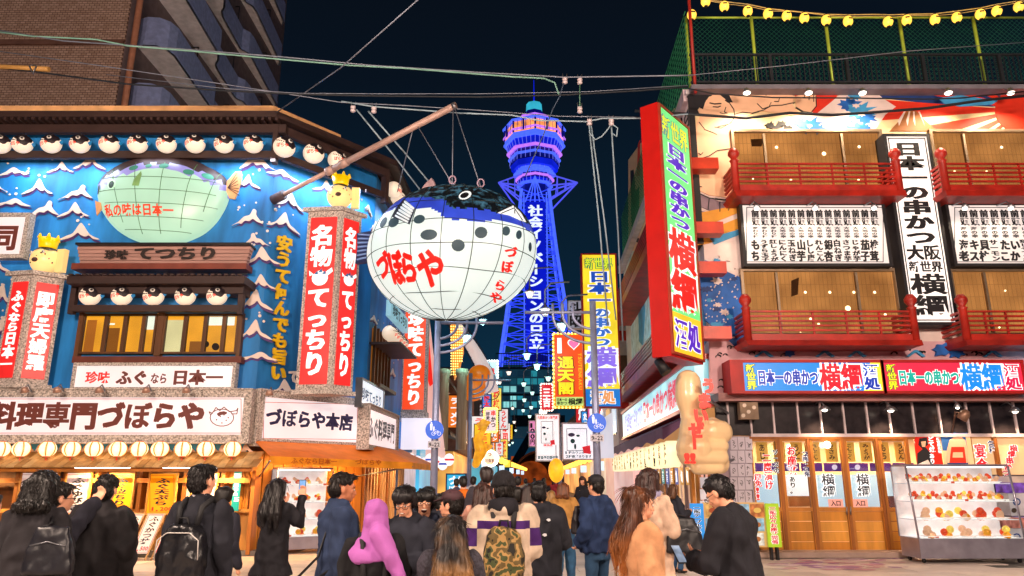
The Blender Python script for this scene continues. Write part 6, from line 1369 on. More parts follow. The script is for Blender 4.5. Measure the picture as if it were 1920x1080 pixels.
sticker('large red and white lettering on the right window', 1829, 832, 1851, 886, '宴会', RI); sticker('small dark lettering beside the large red lettering', 1853, 826, 1865, 850, '各種', mt('#2c2a60', .5))
t = T('window_lettering', 'slanting column of red characters at the far right window', 'lettering', PR.at(1895, 910, .05))
for i, ch in enumerate('横綱串かつ!!'):
    x0, y0 = 1900-i*3.6, 834+i*11.5; b = MB(); PR.ptext(b, ch, x0-7, y0, x0+8, y0+13, .04, bold=.1); part('letter_halo', b, WHL, t); b = MB(); PR.ptext(b, ch, x0-7, y0, x0+8, y0+13, .045, bold=.05); part('character', b, RI, t)
c = PR.at(1790, 1040, 1.3); display_case('large sloping lit glass case full of food samples right of the entrance', (PR.at(1800, 960, 1.2).x, 15.4), 2.1, .7, 1.38, R(1), 4, .46, 9, .14)
# capsule toy machines
for k in range(6):
    cx_, r_ = 1893+(k % 3)*34, k//3; y0 = 905+r_*66; t = T('capsule_machine', f'white capsule toy machine right of the food case, {"upper" if r_ == 0 else "lower"} row, {ordn[k % 3]} from the left', 'capsule machine', PR.at(cx_+16, y0+62, .6), 0, 'capsule toy machines')
    b = MB(); q = PR.rect(b, cx_, y0+20, cx_+31, y0+62, .1, .6); part('case', b, mt('#d8d4de', .4), t); b = MB(); PR.rect(b, cx_+1, y0, cx_+30, y0+19, .1, .58); part('window', b, em(['#8858c0', '#e8c830', '#60a040', '#d08070', '#d0b0e0', '#6080d0'][k], .45, var=.9, scale=9, samp=False), t)
    b = MB(); PR.disc(b, cx_+14, y0+36, 7, .6, .62, 0); PR.disc(b, cx_+14, y0+36, 4.5, .62, .63, 1); part('dial', b, [mt('#2a4a90', .4), mt('#d8d4de', .4)], t); b = MB(); PR.disc(b, cx_+9, y0+52, 4.5, .6, .62); part('chute', b, mt('#5a4a40', .4), t)
# A frames with menus
def aframe(label, x0, x1, y0, y1, m, st, cols):
    c = PR.at((x0+x1)/2, y1, .9); t = T('menu_easel', label, 'menu board', (c.x, c.y, 0)); b = MB(); q = PR.rect(b, x0, y0, x1, y1, .85, .9); part('panel', b, m, t)
    outlined(t, PR, [(st, PR.r(x0+6, y0+6, x1-6, y1-6, .9), {'vert': True, 'bold': .045})], .905, cols, WHL, .05); b = MB(); b.obox(PR.pt(q[0]+.05, 0, .75), PR.a*.04, PR.n*.12, V((0, 0, q[3]))); b.obox(PR.pt(q[2]-.1, 0, .75), PR.a*.04, PR.n*.12, V((0, 0, q[3]))); part('leg', b, BLACKP, t); return t
aframe('blue banner board with red and black characters left of the bending man', 1296, 1321, 944, 1026, em('#2090e0', .5, base='#2080d0', samp=False), '二階テーブル席あります', MBLK)
aframe('green and white banner board right of the man with glasses', 1438, 1463, 944, 1026, em('#a0c828', .5, base='#90b020', samp=False), '三階広々お座敷完備', em('#d02030', .7, samp=False))
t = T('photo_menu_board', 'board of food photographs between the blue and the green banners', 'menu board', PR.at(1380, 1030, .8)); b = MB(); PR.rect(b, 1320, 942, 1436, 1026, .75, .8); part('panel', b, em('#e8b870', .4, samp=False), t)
for k in range(12):
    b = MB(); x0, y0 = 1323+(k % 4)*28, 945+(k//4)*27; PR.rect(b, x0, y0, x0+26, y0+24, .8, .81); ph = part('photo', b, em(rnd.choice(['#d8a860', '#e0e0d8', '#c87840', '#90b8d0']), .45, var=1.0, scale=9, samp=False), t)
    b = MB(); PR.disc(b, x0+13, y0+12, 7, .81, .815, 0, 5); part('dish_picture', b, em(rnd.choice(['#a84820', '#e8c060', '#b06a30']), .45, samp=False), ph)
# painted floor pattern in front of the entrance
b = MB()
for k in range(90):
    x, y = rnd.uniform(1450, 1700), rnd.uniform(1046, 1068); p = atZ(x, y, .006+k*.00003); r = rnd.uniform(.04, .16); b.add([p+V((r*math.cos(a)*1.4, r*math.sin(a)*.9, 0)) for a in [i*math.pi/3 for i in range(6)]], [(0, 1, 2, 3, 4, 5)], rnd.randrange(3))
one('floor_painting', b, [mt('#8a5a90', .5), mt('#c9b0b8', .5), mt('#b07a8a', .5)], kind='structure')
# thumb-up sign
TH = T('thumbs_up_sign', 'giant cream thumbs up hand sign with red lettering hung at the restaurant corner', 'sign', atY(1318, 892, 15.3)); CRM = mt('#f2d2a0', .3, var=.06, bump=0, spec=.5, coat=.4)
hY = 15.3
def hp(x, y, dy=0): return atY(x, y, hY)+V((0, dy, 0))
k_ = 1/ (FPX/15.6)
b = MB()
def limb(P_, rs, n=18):
    pts = []; rr = []
    m = len(P_)
    for i in range(m-1):
        for q_ in range(5): t = q_/5; t2 = t*t*(3-2*t); pts.append(P_[i].lerp(P_[i+1], t)); rr.append(rs[i]+(rs[i+1]-rs[i])*t2)
    pts.append(P_[-1]); rr.append(rs[-1]); d0 = (pts[0]-pts[1]).normalized(); d1 = (pts[-1]-pts[-2]).normalized()
    pre = [pts[0]+d0*rr[0]*math.sin(a) for a in (1.5, 1.2, .8, .4)]; prr = [rr[0]*math.cos(a) for a in (1.5, 1.2, .8, .4)]; po = [pts[-1]+d1*rr[-1]*math.sin(a) for a in (.4, .8, 1.2, 1.5)]; por = [rr[-1]*math.cos(a) for a in (.4, .8, 1.2, 1.5)]
    return pre+pts+po, prr+rr+por
hb = MB()
for P_, rs in (([hp(1290, 717), hp(1292, 745), hp(1296, 780), hp(1300, 805), hp(1303, 840)], [22*k_*1.05, 25*k_, 19*k_, 24*k_, 34*k_]), ([hp(1302, 800), hp(1300, 850), hp(1312, 872)], [.30, .34, .2]), ([hp(1330, 810, -.02), hp(1352, 810, .05)], [.27, .25]), ([hp(1300, 836, -.2), hp(1350, 836, -.1)], [.15, .15]), ([hp(1300, 858, -.2), hp(1350, 858, -.1)], [.15, .15]), ([hp(1304, 877, -.14), hp(1346, 877, -.06)], [.14, .13]), ([hp(1310, 812, -.16), hp(1350, 810, -.06)], [.16, .16]), ([hp(1340, 800, .1), hp(1352, 870, .1)], [.2, .2])):
    a_, r_ = limb(P_, rs); hb.tube(a_, r_, 18)
def remeshed(mb, voxel, smooth=3, dec=None, name='m', inv=None, disp=None):
    me = mb.mesh(name, [], inv); ob = bpy.data.objects.new('tmp', me); COL.objects.link(ob)
    m = ob.modifiers.new('r', 'REMESH'); m.mode = 'VOXEL'; m.voxel_size = voxel; m.use_smooth_shade = True
    if smooth: m = ob.modifiers.new('s', 'SMOOTH'); m.factor = .5; m.iterations = smooth
    if dec: m = ob.modifiers.new('d', 'DECIMATE'); m.ratio = dec
    dg = bpy.context.evaluated_depsgraph_get(); out = bpy.data.meshes.new_from_object(ob.evaluated_get(dg)); bpy.data.objects.remove(ob); bpy.data.meshes.remove(me)
    if disp: disp(out)
    out.materials.clear(); out.polygons.foreach_set('use_smooth', [True]*len(out.polygons)); return out
def rpart(name, mb, voxel, mat, parent, smooth=3, disp=None, label=None):
    me = remeshed(mb, voxel, smooth, name=name, inv=WM[parent.name].inverted(), disp=disp); me.materials.append(mat)
    o = bpy.data.objects.new(name, me); COL.objects.link(o); o.parent = parent; WM[o.name] = WM[parent.name]; return tag(o, label)
rpart('hand', hb, .022, CRM, TH, 2)
PT_ = Pl((0, 14.72), (8, 14.72))
for i, (ch, x, y, s_) in enumerate((('う', 1328, 722, 25), ('ま', 1321, 750, 26), ('い', 1314, 778, 27), ('ぜ', 1306, 805, 27), ('|', 1302, 830, 22), ('!', 1292, 858, 18), ('!', 1303, 858, 18))):
    b = MB(); PT_.ptext(b, ch, x-s_/2, y-s_*.55, x+s_/2, y+s_*.65, 0, bold=.09, thick=.06); part('character', b, em('#ee2410', .6, base='#c82010', samp=False), TH)
b = MB(); b.tube([hp(1328, 740, .3), PR.pt(.3, 3.0, 0)], .03, 6); b.tube([hp(1335, 870, .3), PR.pt(.35, 2.0, 0)], .03, 6); part('bracket', b, STEEL, TH)
# roof railing, chain link fence, string of lanterns
zr0, zr1 = PR.sz(1500, 156, .25)[1], PR.sz(1500, 101, .25)[1]
RF = T('roof_railing', 'dark vertical bar railing along the roof edge of the right restaurant', 'railing', PR.pt(0, zr0, .25))
b = MB(); PR.slab(b, -.1, zr1-.05, 14, zr1, .22, .28); part('top_rail', b, dark_metal(), RF); b = MB(); PR.slab(b, -.1, zr0, 14, zr0+.05, .22, .28); part('bottom_rail', b, dark_metal(), RF)
bm = MB(); bm.box(-.012, -.012, 0, .012, .012, zr1-zr0-.05); bme = bm.mesh('bar', dark_metal()); pm = MB(); pm.box(-.04, -.04, 0, .04, .04, zr1-zr0-.02); pme = pm.mesh('post', dark_metal())
for i in range(76):
    s_ = i*.12; o = bpy.data.objects.new('post' if i % 16 == 0 else 'bar', pme if i % 16 == 0 else bme); COL.objects.link(o); o.parent = RF; o.location = PR.pt(s_, zr0, .25)-WM[RF.name].translation
zf1 = PR.sz(1500, 34, -.3)[1]
CF = T('chain_link_fence', 'tall green chain link fence behind the roof railing lit by yellow lanterns', 'fence', PR.pt(0, zr0, -.3)); GM = mt('#2f8a5a', .5, .3); YG = mt('#a8c048', .5, .2)
b = MB(); H_ = zf1-zr0; s_max = 9.2; step = .13
n = int((s_max+H_)/step)
for i in range(n):
    for dr in (1, -1):
        c = i*step - (H_ if dr > 0 else 0)
        if dr > 0: s0, z0, s1, z1 = c, 0, c+H_, H_
        else: s0, z0, s1, z1 = c, 0, c-H_, H_
        if s0 < 0: z0 += (0-s0)*dr if dr > 0 else 0; s0 = 0 if dr > 0 else s0
        if s1 < 0: z1 = s0; s1 = 0
        if s1 > s_max: z1 -= (s1-s_max); s1 = s_max
        if s0 > s_max: z0 += (s0-s_max); s0 = s_max
        if z1-z0 < .05 or s0 < 0 or s1 < 0: continue
        b.tube([PR.pt(s0, zr0+z0, -.3+.006*dr), PR.pt(s1, zr0+z1, -.3+.006*dr)], .0042, 3)
part('mesh_wire', b, GM, CF, kind='stuff')
for s_ in (0.02, 1.75, 3.7, 5.65, 7.6): b = MB(); b.cyl(PR.pt(s_, zr0, -.28), PR.pt(s_, zf1+.02, -.28), .045, n=8); part('post', b, YG, CF)
b = MB(); b.cyl(PR.pt(0, zf1, -.28), PR.pt(s_max, zf1, -.28), .03, n=6); part('top_rail', b, YG, CF)
b = MB(); zz = zr1-.05
for i in range(60): s_ = LRS-.2-i*.26; b.tube([PRS.pt(s_, zr0, .05), PRS.pt(s_-.0, zf1, .05)], .012, 3)
for i in range(14): z = zr0+(zf1-zr0)*i/13; b.tube([PRS.pt(LRS, z, .05), PRS.pt(LRS-15.6, z, .05)], .012, 3)
part('side_mesh_wire', b, GM, CF, kind='stuff')
b = MB(); PRS.slab(b, LRS-16, zr0-.35, LRS, zr0-.02, .02, .25); part('side_coping', b, mt('#c9b4bc', .5), CF)
b = MB(); b.cyl(PR.pt(-.02, zr0-.3, .3), PR.pt(-.02, zf1+1.5, .3), .04, n=8); part('corner_post', b, mt('#a02820', .5), CF)
SL = T('lantern_string', 'sagging cable that carries the round yellow lanterns above the roof fence', 'cable', PR.pt(4, zf1, .1)); ys_l = [(1270, -14), (1318, 0), (1358, 3), (1402, 8), (1440, 16), (1475, 20), (1507, 23), (1549, 27), (1590, 28), (1640, 27), (1666, 28), (1700, 27), (1753, 26), (1793, 21), (1838, 15), (1869, 8), (1920, 0), (1960, -10)]
b = MB(); b.tube([PR.at(x, y, .1) for x, y in ys_l], .014, 5); b.tube([PR.at(x+5, y+3+2*math.sin(x), .1) for x, y in ys_l], .008, 4); part('cable', b, mt('#c9b070', .5), SL)
YL_ = None; YM = em('#ffc848', 1.25, base='#e0b050', var=.3, scale=4)
for i, (x, y) in enumerate(((1323, 3), (1358, 12), (1402, 21), (1440, 26), (1475, 30), (1508, 34), (1549, 38), (1590, 40), (1665, 41), (1700, 38), (1753, 37), (1794, 33), (1838, 27), (1869, 21), (1910, 13), (1297, 28))):
    p = PR.at(x, y, .1)
    if YL_ is None:
        t = T('yellow_lantern', 'x', 'lantern', p, 0, 'yellow lanterns above the roof fence'); b = MB(); b.lathe([(.12*math.cos(a)*(1+.02*(j % 2)), .145*math.sin(a)) for j, a in enumerate([-1.45+2.9*i_/12 for i_ in range(13)])], p, 14); part('paper_body', b, YM, t)
        b = MB(); b.lathe([(.05, -.16), (.05, -.13), (.01, -.13)], p, 10); b.lathe([(.05, .13), (.05, .16), (.01, .16)], p, 10); part('cap_ring', b, MBLK, t); b = MB(); b.obox(p+V((-.05, -.122, .0)), (.1, 0, 0), (0, .01, 0), (0, 0, .04)); part('black_label', b, MBLK, t); YL_ = t
    else: t = dup(YL_, p, rnd.uniform(-.4, .4))
    t['label'] = f'round glowing yellow lantern above the roof fence, {ordn[i]} from the left' if i < 15 else 'round glowing yellow lantern on the red corner post, lowest of the string'
lamp('AREA', PR.pt(2.5, zf1+.1, .35), 9, '#ffc848', 4, sy=.2, to=PR.pt(2.5, zr0, .0), parent=SL); lamp('AREA', PR.pt(6.5, zf1+.1, .35), 9, '#ffc848', 4, sy=.2, to=PR.pt(6.5, zr0, .0), parent=SL)

# ---- big red diagonal neon box at the corner
E0, E1 = V((3.2, 14.5, 0)), V((4.16, 15.72, 0)); PE = Pl((E0.x, E0.y), (E1.x, E1.y)); wE = (E1-E0).length
z1_ = atY(1228, 191, 14.5).z; z0_ = atY(1245, 667, 14.5).z
t = T('neon_box_sign', 'tall red box sign with green panel and purple and red characters at the right corner', 'sign', ((E0.x+E1.x)/2, (E0.y+E1.y)/2, z0_), PE.rz)
REDB = mt('#c01812', .35, var=.1, bump=0); b = MB(); PE.slab(b, 0, z0_, wE, z1_, -.42, 0); part('case', b, REDB, t)
b = MB(); PE.frame(b, (.07, z0_+.1, wE-.05, z1_-.07), .05, 0, .05); part('frame', b, mt('#a8402c', .4), t)
PE_ = PE; pg = em('#58e878', .85, base='#70b080', var=.15, scale=.7); b = MB(); zc = z0_+.95; PE.slab(b, .07, zc, wE-.05, z1_-.07, .0, .02); fc = part('green_panel', b, pg, t); b = MB(); PE.slab(b, .07, z0_+.1, wE-.05, zc-.001, .0, .02); part('yellow_panel', b, em('#ffc830', .9, var=.15), t)
PUR = em('#5a30c8', .75, base='#4020a0', samp=False); RDD = em('#e8241c', .85, base='#c01810', samp=False)
W_ = wE-.12
outlined(t, PE, [('新世界', (.12, z1_-.75, wE-.12, z1_-.2), {'bold': .03})], .024, em('#d8e830', .9, samp=False), em('#1060a8', .6, samp=False), .07)
outlined(t, PE, [('日本一の串かつ', (.3, zc+1.95, wE-.28, z1_-.8), {'vert': True, 'bold': .05})], .024, PUR, WHL); outlined(t, PE, [('横綱', (.14, zc+.05, wE-.12, zc+1.9), {'vert': True, 'bold': .06})], .024, RDD, WHL)
outlined(t, PE, [('酒処', (.2, z0_+.2, wE-.15, zc-.1), {'bold': .04})], .024, PUR, WHL)
for zz in (z0_+.6, z0_+2.1, z1_-2.6, z1_-1.0): b = MB(); b.obox(E1+V((-.25, .1, zz)), V((.95, 0, 0)), V((0, .35, 0)), V((0, 0, .28))); part('red_bracket', b, mt('#c83a1c', .4), t)
p = atY(1238, 684, 14.9); tt = T('black_floodlight', 'black floodlight hanging beneath the tall red box sign', 'lamp', p); b = MB(); b.cyl(p+V((-.05, 0, .1)), p+V((.1, -.1, -.18)), .09, .12, 12); b.tube([p, p+V((0, 0, .25))], .02, 5); part('housing', b, BLACKP, tt)
# ---- street side of the restaurant
def paint2(name, m, parent, off, *polys):
    b = MB()
    for k, p in enumerate(polys): PRS.poly(b, p, .0005, off+k*.0006)
    return part(name, b, m, parent)
ms = T('side_mural', 'painted side wall with wrestler and blue waves facing the street', 'mural', PRS.pt(LRS-2, 3.4, 0))
paint2('skin_field', SKIN, ms, .004, [(1178, 300), (1200, 270), (1296, 170), (1300, 470), (1178, 470)]); paint2('pale_field', mt('#c9d4e0', .6, var=.4, scale=3), ms, .004, [(1178, 471), (1300, 471), (1330, 660), (1185, 690)])
paint2('dark_lines', MBLK, ms, .006, [(1182, 320), (1188, 318), (1196, 400), (1190, 440), (1184, 430)], [(1190, 360), (1198, 350), (1199, 420), (1194, 440)], [(1186, 450), (1198, 446), (1198, 456)]); paint2('red_patch', MRED, ms, .006, [(1196, 270), (1200, 262), (1200, 330), (1194, 330)])
paint2('blue_wave', MLBL, ms, .007, [(1196, 560), (1204, 548), (1210, 580), (1206, 650), (1198, 640)], [(1306, 560), (1318, 540), (1326, 640), (1312, 660)])
t, q = board('side_vertical_sign', 'narrow white sign with black characters on the corner beside the wrestler mural', PRS, (1286, 175, 1302, 480), .12, .1, .02, MWHT, MBLK)
lettering(t, PRS, [('日本一の串かつ', 1288, 190, 1300, 470, {'vert': True, 'bold': .04})], MBLK, .123)
def side_balcony(yr0, yr1, z0=None):
    zA_, zB_ = PRS.sz(1190, yr1, .8)[1], PRS.sz(1190, yr0, .8)[1]; b = MB(); PRS.slab(b, 2, zA_-.3, LRS-1.2, zA_, 0, .8); bal = part('side_balcony', b, RED, KR)
    for k in range(5): z = zA_+(zB_-zA_)*(k+.6)/5; b = MB(); PRS.slab(b, 2, z, LRS-1.2, z+.06, .74, .8); part('rail', b, RED, bal)
    b = MB(); b.lathe([(.08, 0), (.08, zB_-zA_), (.13, zB_-zA_+.12), (.12, zB_-zA_+.2), (.04, zB_-zA_+.28)], PRS.pt(2, zA_, .77), 12); part('newel_post', b, RED, bal)
side_balcony(668, 700); side_balcony(470, 505)
t, q = board('side_fascia_sign', 'long colourful lit strip sign over the purple awning on the street side', PRS, (1172, 735, 1268, 790), .35, .3, .0, em('#a8e4ec', .8, base='#80c0d0', var=.25), REDB)
b = MB(); zA_, zB_ = PRS.sz(1268, 773, .35)[1], PRS.sz(1268, 700, .35)[1]
PRS.slab(b, .5, zA_, LRS-.2, zB_, .05, .36); part('lit_strip', b, em('#a8e4ec', .8, base='#80c0d0', var=.35, scale=.8), t); b = MB(); PRS.slab(b, .4, zA_-.1, LRS-.1, zA_-.001, 0, .42); PRS.slab(b, .4, zB_+.001, LRS-.1, zB_+.12, 0, .42); part('frame', b, REDB, t)
b = MB(); b2 = MB(); PRS.text(b, '日本一の串かつ横綱酒処', (LRS-9, zA_+.1, LRS-1, zB_-.1), .365, bold=.05); part('lettering', b, em('#e02850', .8, samp=False), t); PRS.text(b2, '新世界串かつ名物どて焼', (1.5, zA_+.1, LRS-9.2, zB_-.1), .365, bold=.04); part('lettering', b2, em('#3060d0', .8, samp=False), t)
AW2 = T('purple_awning', 'dark purple fabric awning along the street side of the right restaurant', 'awning', PRS.pt(8, 2.6, .6)); PU = mt('#5c3a5c', .7, var=.2)
b = MB(); a0, a1 = PRS.pt(1.0, 3.2, .1), PRS.pt(LRS-.3, 3.2, .1); c0_, c1_ = PRS.pt(1.0, 2.72, 1.15), PRS.pt(LRS-.3, 2.72, 1.15); quadthick(b, a0, a1, c1_, c0_, .02); part('canopy', b, PU, AW2)
b = MB(); nn_ = 40
for i in range(nn_): f0, f1 = i/nn_, (i+1)/nn_; d0, d1 = .26+.04*math.sin(i*1.1), .26+.04*math.sin((i+1)*1.1); p0, p1 = c0_.lerp(c1_, f0), c0_.lerp(c1_, f1); b.add([p0, p1, p1-V((0, 0, d1)), p0-V((0, 0, d0))], [(0, 1, 2, 3)])
b.add([a1, c1_, c1_-V((0, 0, .28))], [(0, 1, 2)]); part('valance', b, PU, AW2)
CLN = None; LP_ = em('#ffe9b8', 1.0, base='#f0e0b0', var=.15)
for i in range(16):
    s_ = LRS-.9-i*.85; p = PRS.pt(s_, 2.15, .85); t = T('cream_lantern', f'cream paper cylinder lantern under the purple awning, {ordn[i]} from the corner', 'lantern', p, PRS.rz, 'cream lanterns under the purple awning'); b = MB(); b.lathe([(.13, -.3), (.18, -.26), (.185, .26), (.13, .3)], p, 14); part('paper_body', b, LP_, t)
    b = MB(); st = ['串かつ', 'お造り', '名物', '日本一', '酒処', 'どて焼'][i % 6]
    for j, ch in enumerate(st):
        vs, fs = glyph(ch, .03); h = .5/len(st); zt2 = .24-j*h; pts = []
        for x, y in vs: a = (x-.5)*1.2; d = PRS.n*math.cos(a)+(-PRS.a*-1)*math.sin(a); pts.append(p + d*.19 + V((0, 0, zt2-h+h*y)))
        b.add(pts, fs)
    part('lettering', b, MBLK, t)
for i in range(12):
    s_ = LRS-1.2-i*.7; t, q = board('small_flag', f'small colourful paper flag under the cream lanterns, {ordn[i]} from the corner', PRS, (1200, 890, 1206, 920), .4, .01, 0, MWHT, MBLK, 'paper flags under the lanterns', 'flag')
    for ch in list(t.children): bpy.data.objects.remove(ch)
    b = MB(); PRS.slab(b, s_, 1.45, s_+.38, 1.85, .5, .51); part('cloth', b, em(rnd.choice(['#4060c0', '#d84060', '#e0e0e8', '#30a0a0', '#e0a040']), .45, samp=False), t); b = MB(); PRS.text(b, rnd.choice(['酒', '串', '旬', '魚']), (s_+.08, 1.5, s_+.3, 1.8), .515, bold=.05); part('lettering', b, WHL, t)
    t.location = PRS.pt(s_+.2, 1.45, .5)
    for ch in t.children:  # keep the geometry where it stands after moving the base
        ch.location = (WM[t.name].to_3x3().inverted() @ (WM[t.name].translation - t.location))
b = MB(); PRS.slab(b, 0, 0, LRS, 2.6, -.3, -.02); part('side_shop_wall', b, mt('#a89098', .6, var=.2), KR)
for i in range(22): b = MB(); s_ = LRS-.3-i*.5; PRS.slab(b, s_-.06, 0, s_, 2.5, -.02, .06); part('lattice_post', b, rnd.choice([mt('#6a5a60', .6), wood('#b08040'), mt('#c9b0b0', .6)]), KR)
for i in range(5): b = MB(); s_ = LRS-1-i*1.6; PRS.slab(b, s_-.9, .9, s_, 2.1, .0, .03); part('side_pane', b, em(rnd.choice(['#f0c8a0', '#e8d8e0', '#f0b0a0']), .55, var=.3, scale=2), KR)
t = T('cardboard_stack', 'brown slatted wooden board against the side shop wall', 'board', PRS.pt(9.0, 0, .4)); 
for k in range(8): b = MB(); PRS.slab(b, 8.4, .1+k*.22, 10.6, .3+k*.22, .3, .36); part('slat', b, mt('#a87a58', .7, var=.2), t)
lamp('AREA', PRS.pt(LRS-3, 2.5, .6), 60, '#ffe0b8', 3, sy=.4, to=PRS.pt(LRS-3, 0, .7), parent=KR); lamp('AREA', PRS.pt(LRS-9, 2.5, .6), 60, '#ffd8c8', 3, sy=.4, to=PRS.pt(LRS-9, 0, .7), parent=KR)

# ================================================================ signs and buildings farther down the street
def vsign(name, label, Y, rc, face, depth=.4, cat='sign', fm=None, fw=.05, group=None):
    pl = Pl((-20, Y), (20, Y)); t, q = board(name, label, pl, rc, 0, depth, fw, face, fm or REDB, group, cat); return pl, t, q
pl, t, q = vsign('yellow_projecting_sign', 'tall yellow projecting sign with blue and purple outlined characters right of the tower', 27, (1095, 478, 1158, 762), em('#ffe030', .9, base='#c0a020', var=.2))
outlined(t, pl, [('新世界', sq(q, .08, .02, .92, .1), {'bold': .03})], .004, em('#d8e830', .9, samp=False), em('#108a60', .6, samp=False), .07)
outlined(t, pl, [('日本一', sq(q, .18, .11, .82, .35), {'vert': True, 'bold': .05})], .004, em('#1a50c0', .75, samp=False), WHL); outlined(t, pl, [('の串かつ', sq(q, .22, .36, .78, .62), {'vert': True, 'bold': .05})], .004, em('#3a70d0', .8, samp=False), WHL)
outlined(t, pl, [('横綱', sq(q, .06, .62, .94, .88), {'vert': True, 'bold': .06})], .004, em('#9070e8', .9, samp=False), WHL)
b = MB(); pl.slab(b, q[0], q[1], q[2], q[1]+(q[3]-q[1])*.11, 0, .002); part('blue_foot', b, em('#2080d8', .85, samp=False), t); outlined(t, pl, [('酒処', sq(q, .15, .9, .85, .985), {'bold': .04})], .004, em('#f0a060', .9, samp=False), WHL)
pl, t, q = vsign('heart_sign', 'orange sign with an I and pink heart and yellow characters edged with bulbs', 30, (1040, 628, 1094, 762), em('#f04818', .85, base='#c03810', var=.1), fm=em('#f0a010', .8, base='#e09010'))
outlined(t, pl, [('通天閣', sq(q, .1, .3, .66, .84), {'vert': True, 'bold': .05})], .004, em('#ffe020', 1, samp=False), em('#a03010', .5, samp=False), .05); outlined(t, pl, [('I', sq(q, .1, .02, .42, .27), {'bold': .05})], .004, WHL, em('#e05030', .6, samp=False))
b = MB(); cxh, czh, rh = q[0]+(q[2]-q[0])*.68, q[1]+(q[3]-q[1])*.87, .26
H1 = [(cxh+rh*1.0*(16*math.sin(a)**3)/16, czh+rh*(13*math.cos(a)-5*math.cos(2*a)-2*math.cos(3*a)-math.cos(4*a))/16) for a in [i*math.pi/12 for i in range(24)]]; pl.spoly(b, H1, 0, .006, 0); pl.spoly(b, [(cxh+(x-cxh)*.82, czh+(z-czh)*.82) for x, z in H1], 0, .009, 1); part('heart', b, [WHL, em('#f070b0', .95, samp=False)], t)
b = MB(); XX = q[0]+(q[2]-q[0])*.82; n = 10
for i, ch in enumerate('TSUTENKAKU'):
    z = q[1]+(q[3]-q[1])*(.72-i*.052); vs, fs = glyph(ch, .03); b.add([pl.pt(XX+(y)*.16, z-(x-.5)*.14, .006) for x, y in vs], fs)
part('lettering', b, em('#ffb020', .9, samp=False), t)
b = MB(); pl.slab(b, q[0]+.03, q[1]+.02, q[2]-.03, q[1]+(q[3]-q[1])*.13, 0, .003); part('green_foot', b, em('#c8e080', .85, samp=False), t); b = MB(); pl.text(b, '横綱', sq(q, .45, .885, .95, .98), .005, bold=.05); pl.text(b, '串かつ', sq(q, .05, .93, .42, .98), .005, bold=.03); pl.text(b, '日本一の', sq(q, .05, .885, .42, .93), .005, bold=.03); part('lettering', b, MBLK, t)
def bulbs(t, pl, q, n1, n2, m, r=.045, out=.05):
    mb_ = MB(); mb_.ell((0, 0, 0), r, r, r, 6, 4); me = mb_.mesh('bulb', m); P_ = [(q[0]+(q[2]-q[0])*i/n1, z) for i in range(n1+1) for z in (q[1]-out, q[3]+out)]+[(x, q[1]+(q[3]-q[1])*i/n2) for i in range(n2+1) for x in (q[0]-out, q[2]+out)]
    for x, z in P_: o = bpy.data.objects.new('bulb', me); COL.objects.link(o); o.parent = t; o.location = WM[t.name].inverted() @ pl.pt(x, z, .06); WM[o.name] = WM[t.name]
bl = em('#ffd060', 3.5, samp=False); bulbs(t, pl, q, 8, 18, bl)
pl, t, q = vsign('white_banner_sign', 'white banner sign with vegetable drawings and teal lettering left of the box sign', 31, (1006, 778, 1048, 863), em('#f4e8ec', .85, base='#e0d8dc', var=.15), .3, fm=WF)
def vegs(t, pl, q, s=1):
    b = MB(); pl.frame(b, sq(q, .22, .15, .72, .62), .02, 0, .004); part('picture_frame', b, mt('#2a4a5a', .5), t); b = MB()
    for fx, fy, rx, rz_, m in ((.33, .28, .09, .05, 0), (.5, .3, .05, .03, 1), (.36, .42, .06, .06, 1), (.42, .54, .03, .07, 1)): X, Z = q[0]+(q[2]-q[0])*fx, q[3]-(q[3]-q[1])*fy; w_ = (q[2]-q[0]); pl.spoly(b, [(X+rx*w_*math.cos(a), Z+rz_*w_*math.sin(a)) for a in [i*math.pi/6 for i in range(12)]], 0, .006, m)
    X, Z, w_ = q[0]+(q[2]-q[0])*.72, q[1]+(q[3]-q[1])*.4, (q[2]-q[0]); pl.spoly(b, [(X-.08*w_, Z-.1*w_), (X+.1*w_, Z-.12*w_), (X+.08*w_, Z+.1*w_), (X-.12*w_, Z+.06*w_)], 0, .007, 2); part('drawing', b, [mt('#4a3a6a', .5), mt('#2a5a5a', .5), em('#e02030', .7, samp=False)], t)
vegs(t, pl, q); b = MB(); pl.text(b, '宴会予約受付中', sq(q, .04, .9, .96, .98), .005, bold=.04); part('lettering', b, mt('#1a7a8a', .5), t); b = MB(); pl.text(b, '元祖串かつ専門店', sq(q, .04, .02, .96, .1), .005, bold=.03); pl.text(b, '横浜店', sq(q, .3, .64, .72, .7), .005, bold=.03); part('red_lettering', b, RDD, t)
pl, t, q = vsign('white_box_sign', 'wide white box sign with vegetable drawing behind the right blue sign pole', 26, (1056, 795, 1112, 860), em('#f0ecf4', .85, base='#e0dce4', var=.1), .1, fm=WF)
vegs(t, pl, sq(q, -.15, -.05, 1.15, 1.25)); b = MB(); pl.text(b, '1Fカウンター席', sq(q, .06, .78, .94, .87), .005, bold=.03); pl.text(b, '2F座敷あります', sq(q, .06, .89, .94, .98), .005, bold=.03); part('lettering', b, mt('#3a6a7a', .5), t)
b = MB(); q1 = pl.pt(q[2]+.05, q[1], 0); b.prism([q1, q1+V((.5, -1.2, .0)), q1+V((.5, -1.2, 1.5)), q1+V((0, 0, q[3]-q[1]))], (0, .12, 0)); part('side_face', b, em('#e0dce8', .7, var=.08), t)
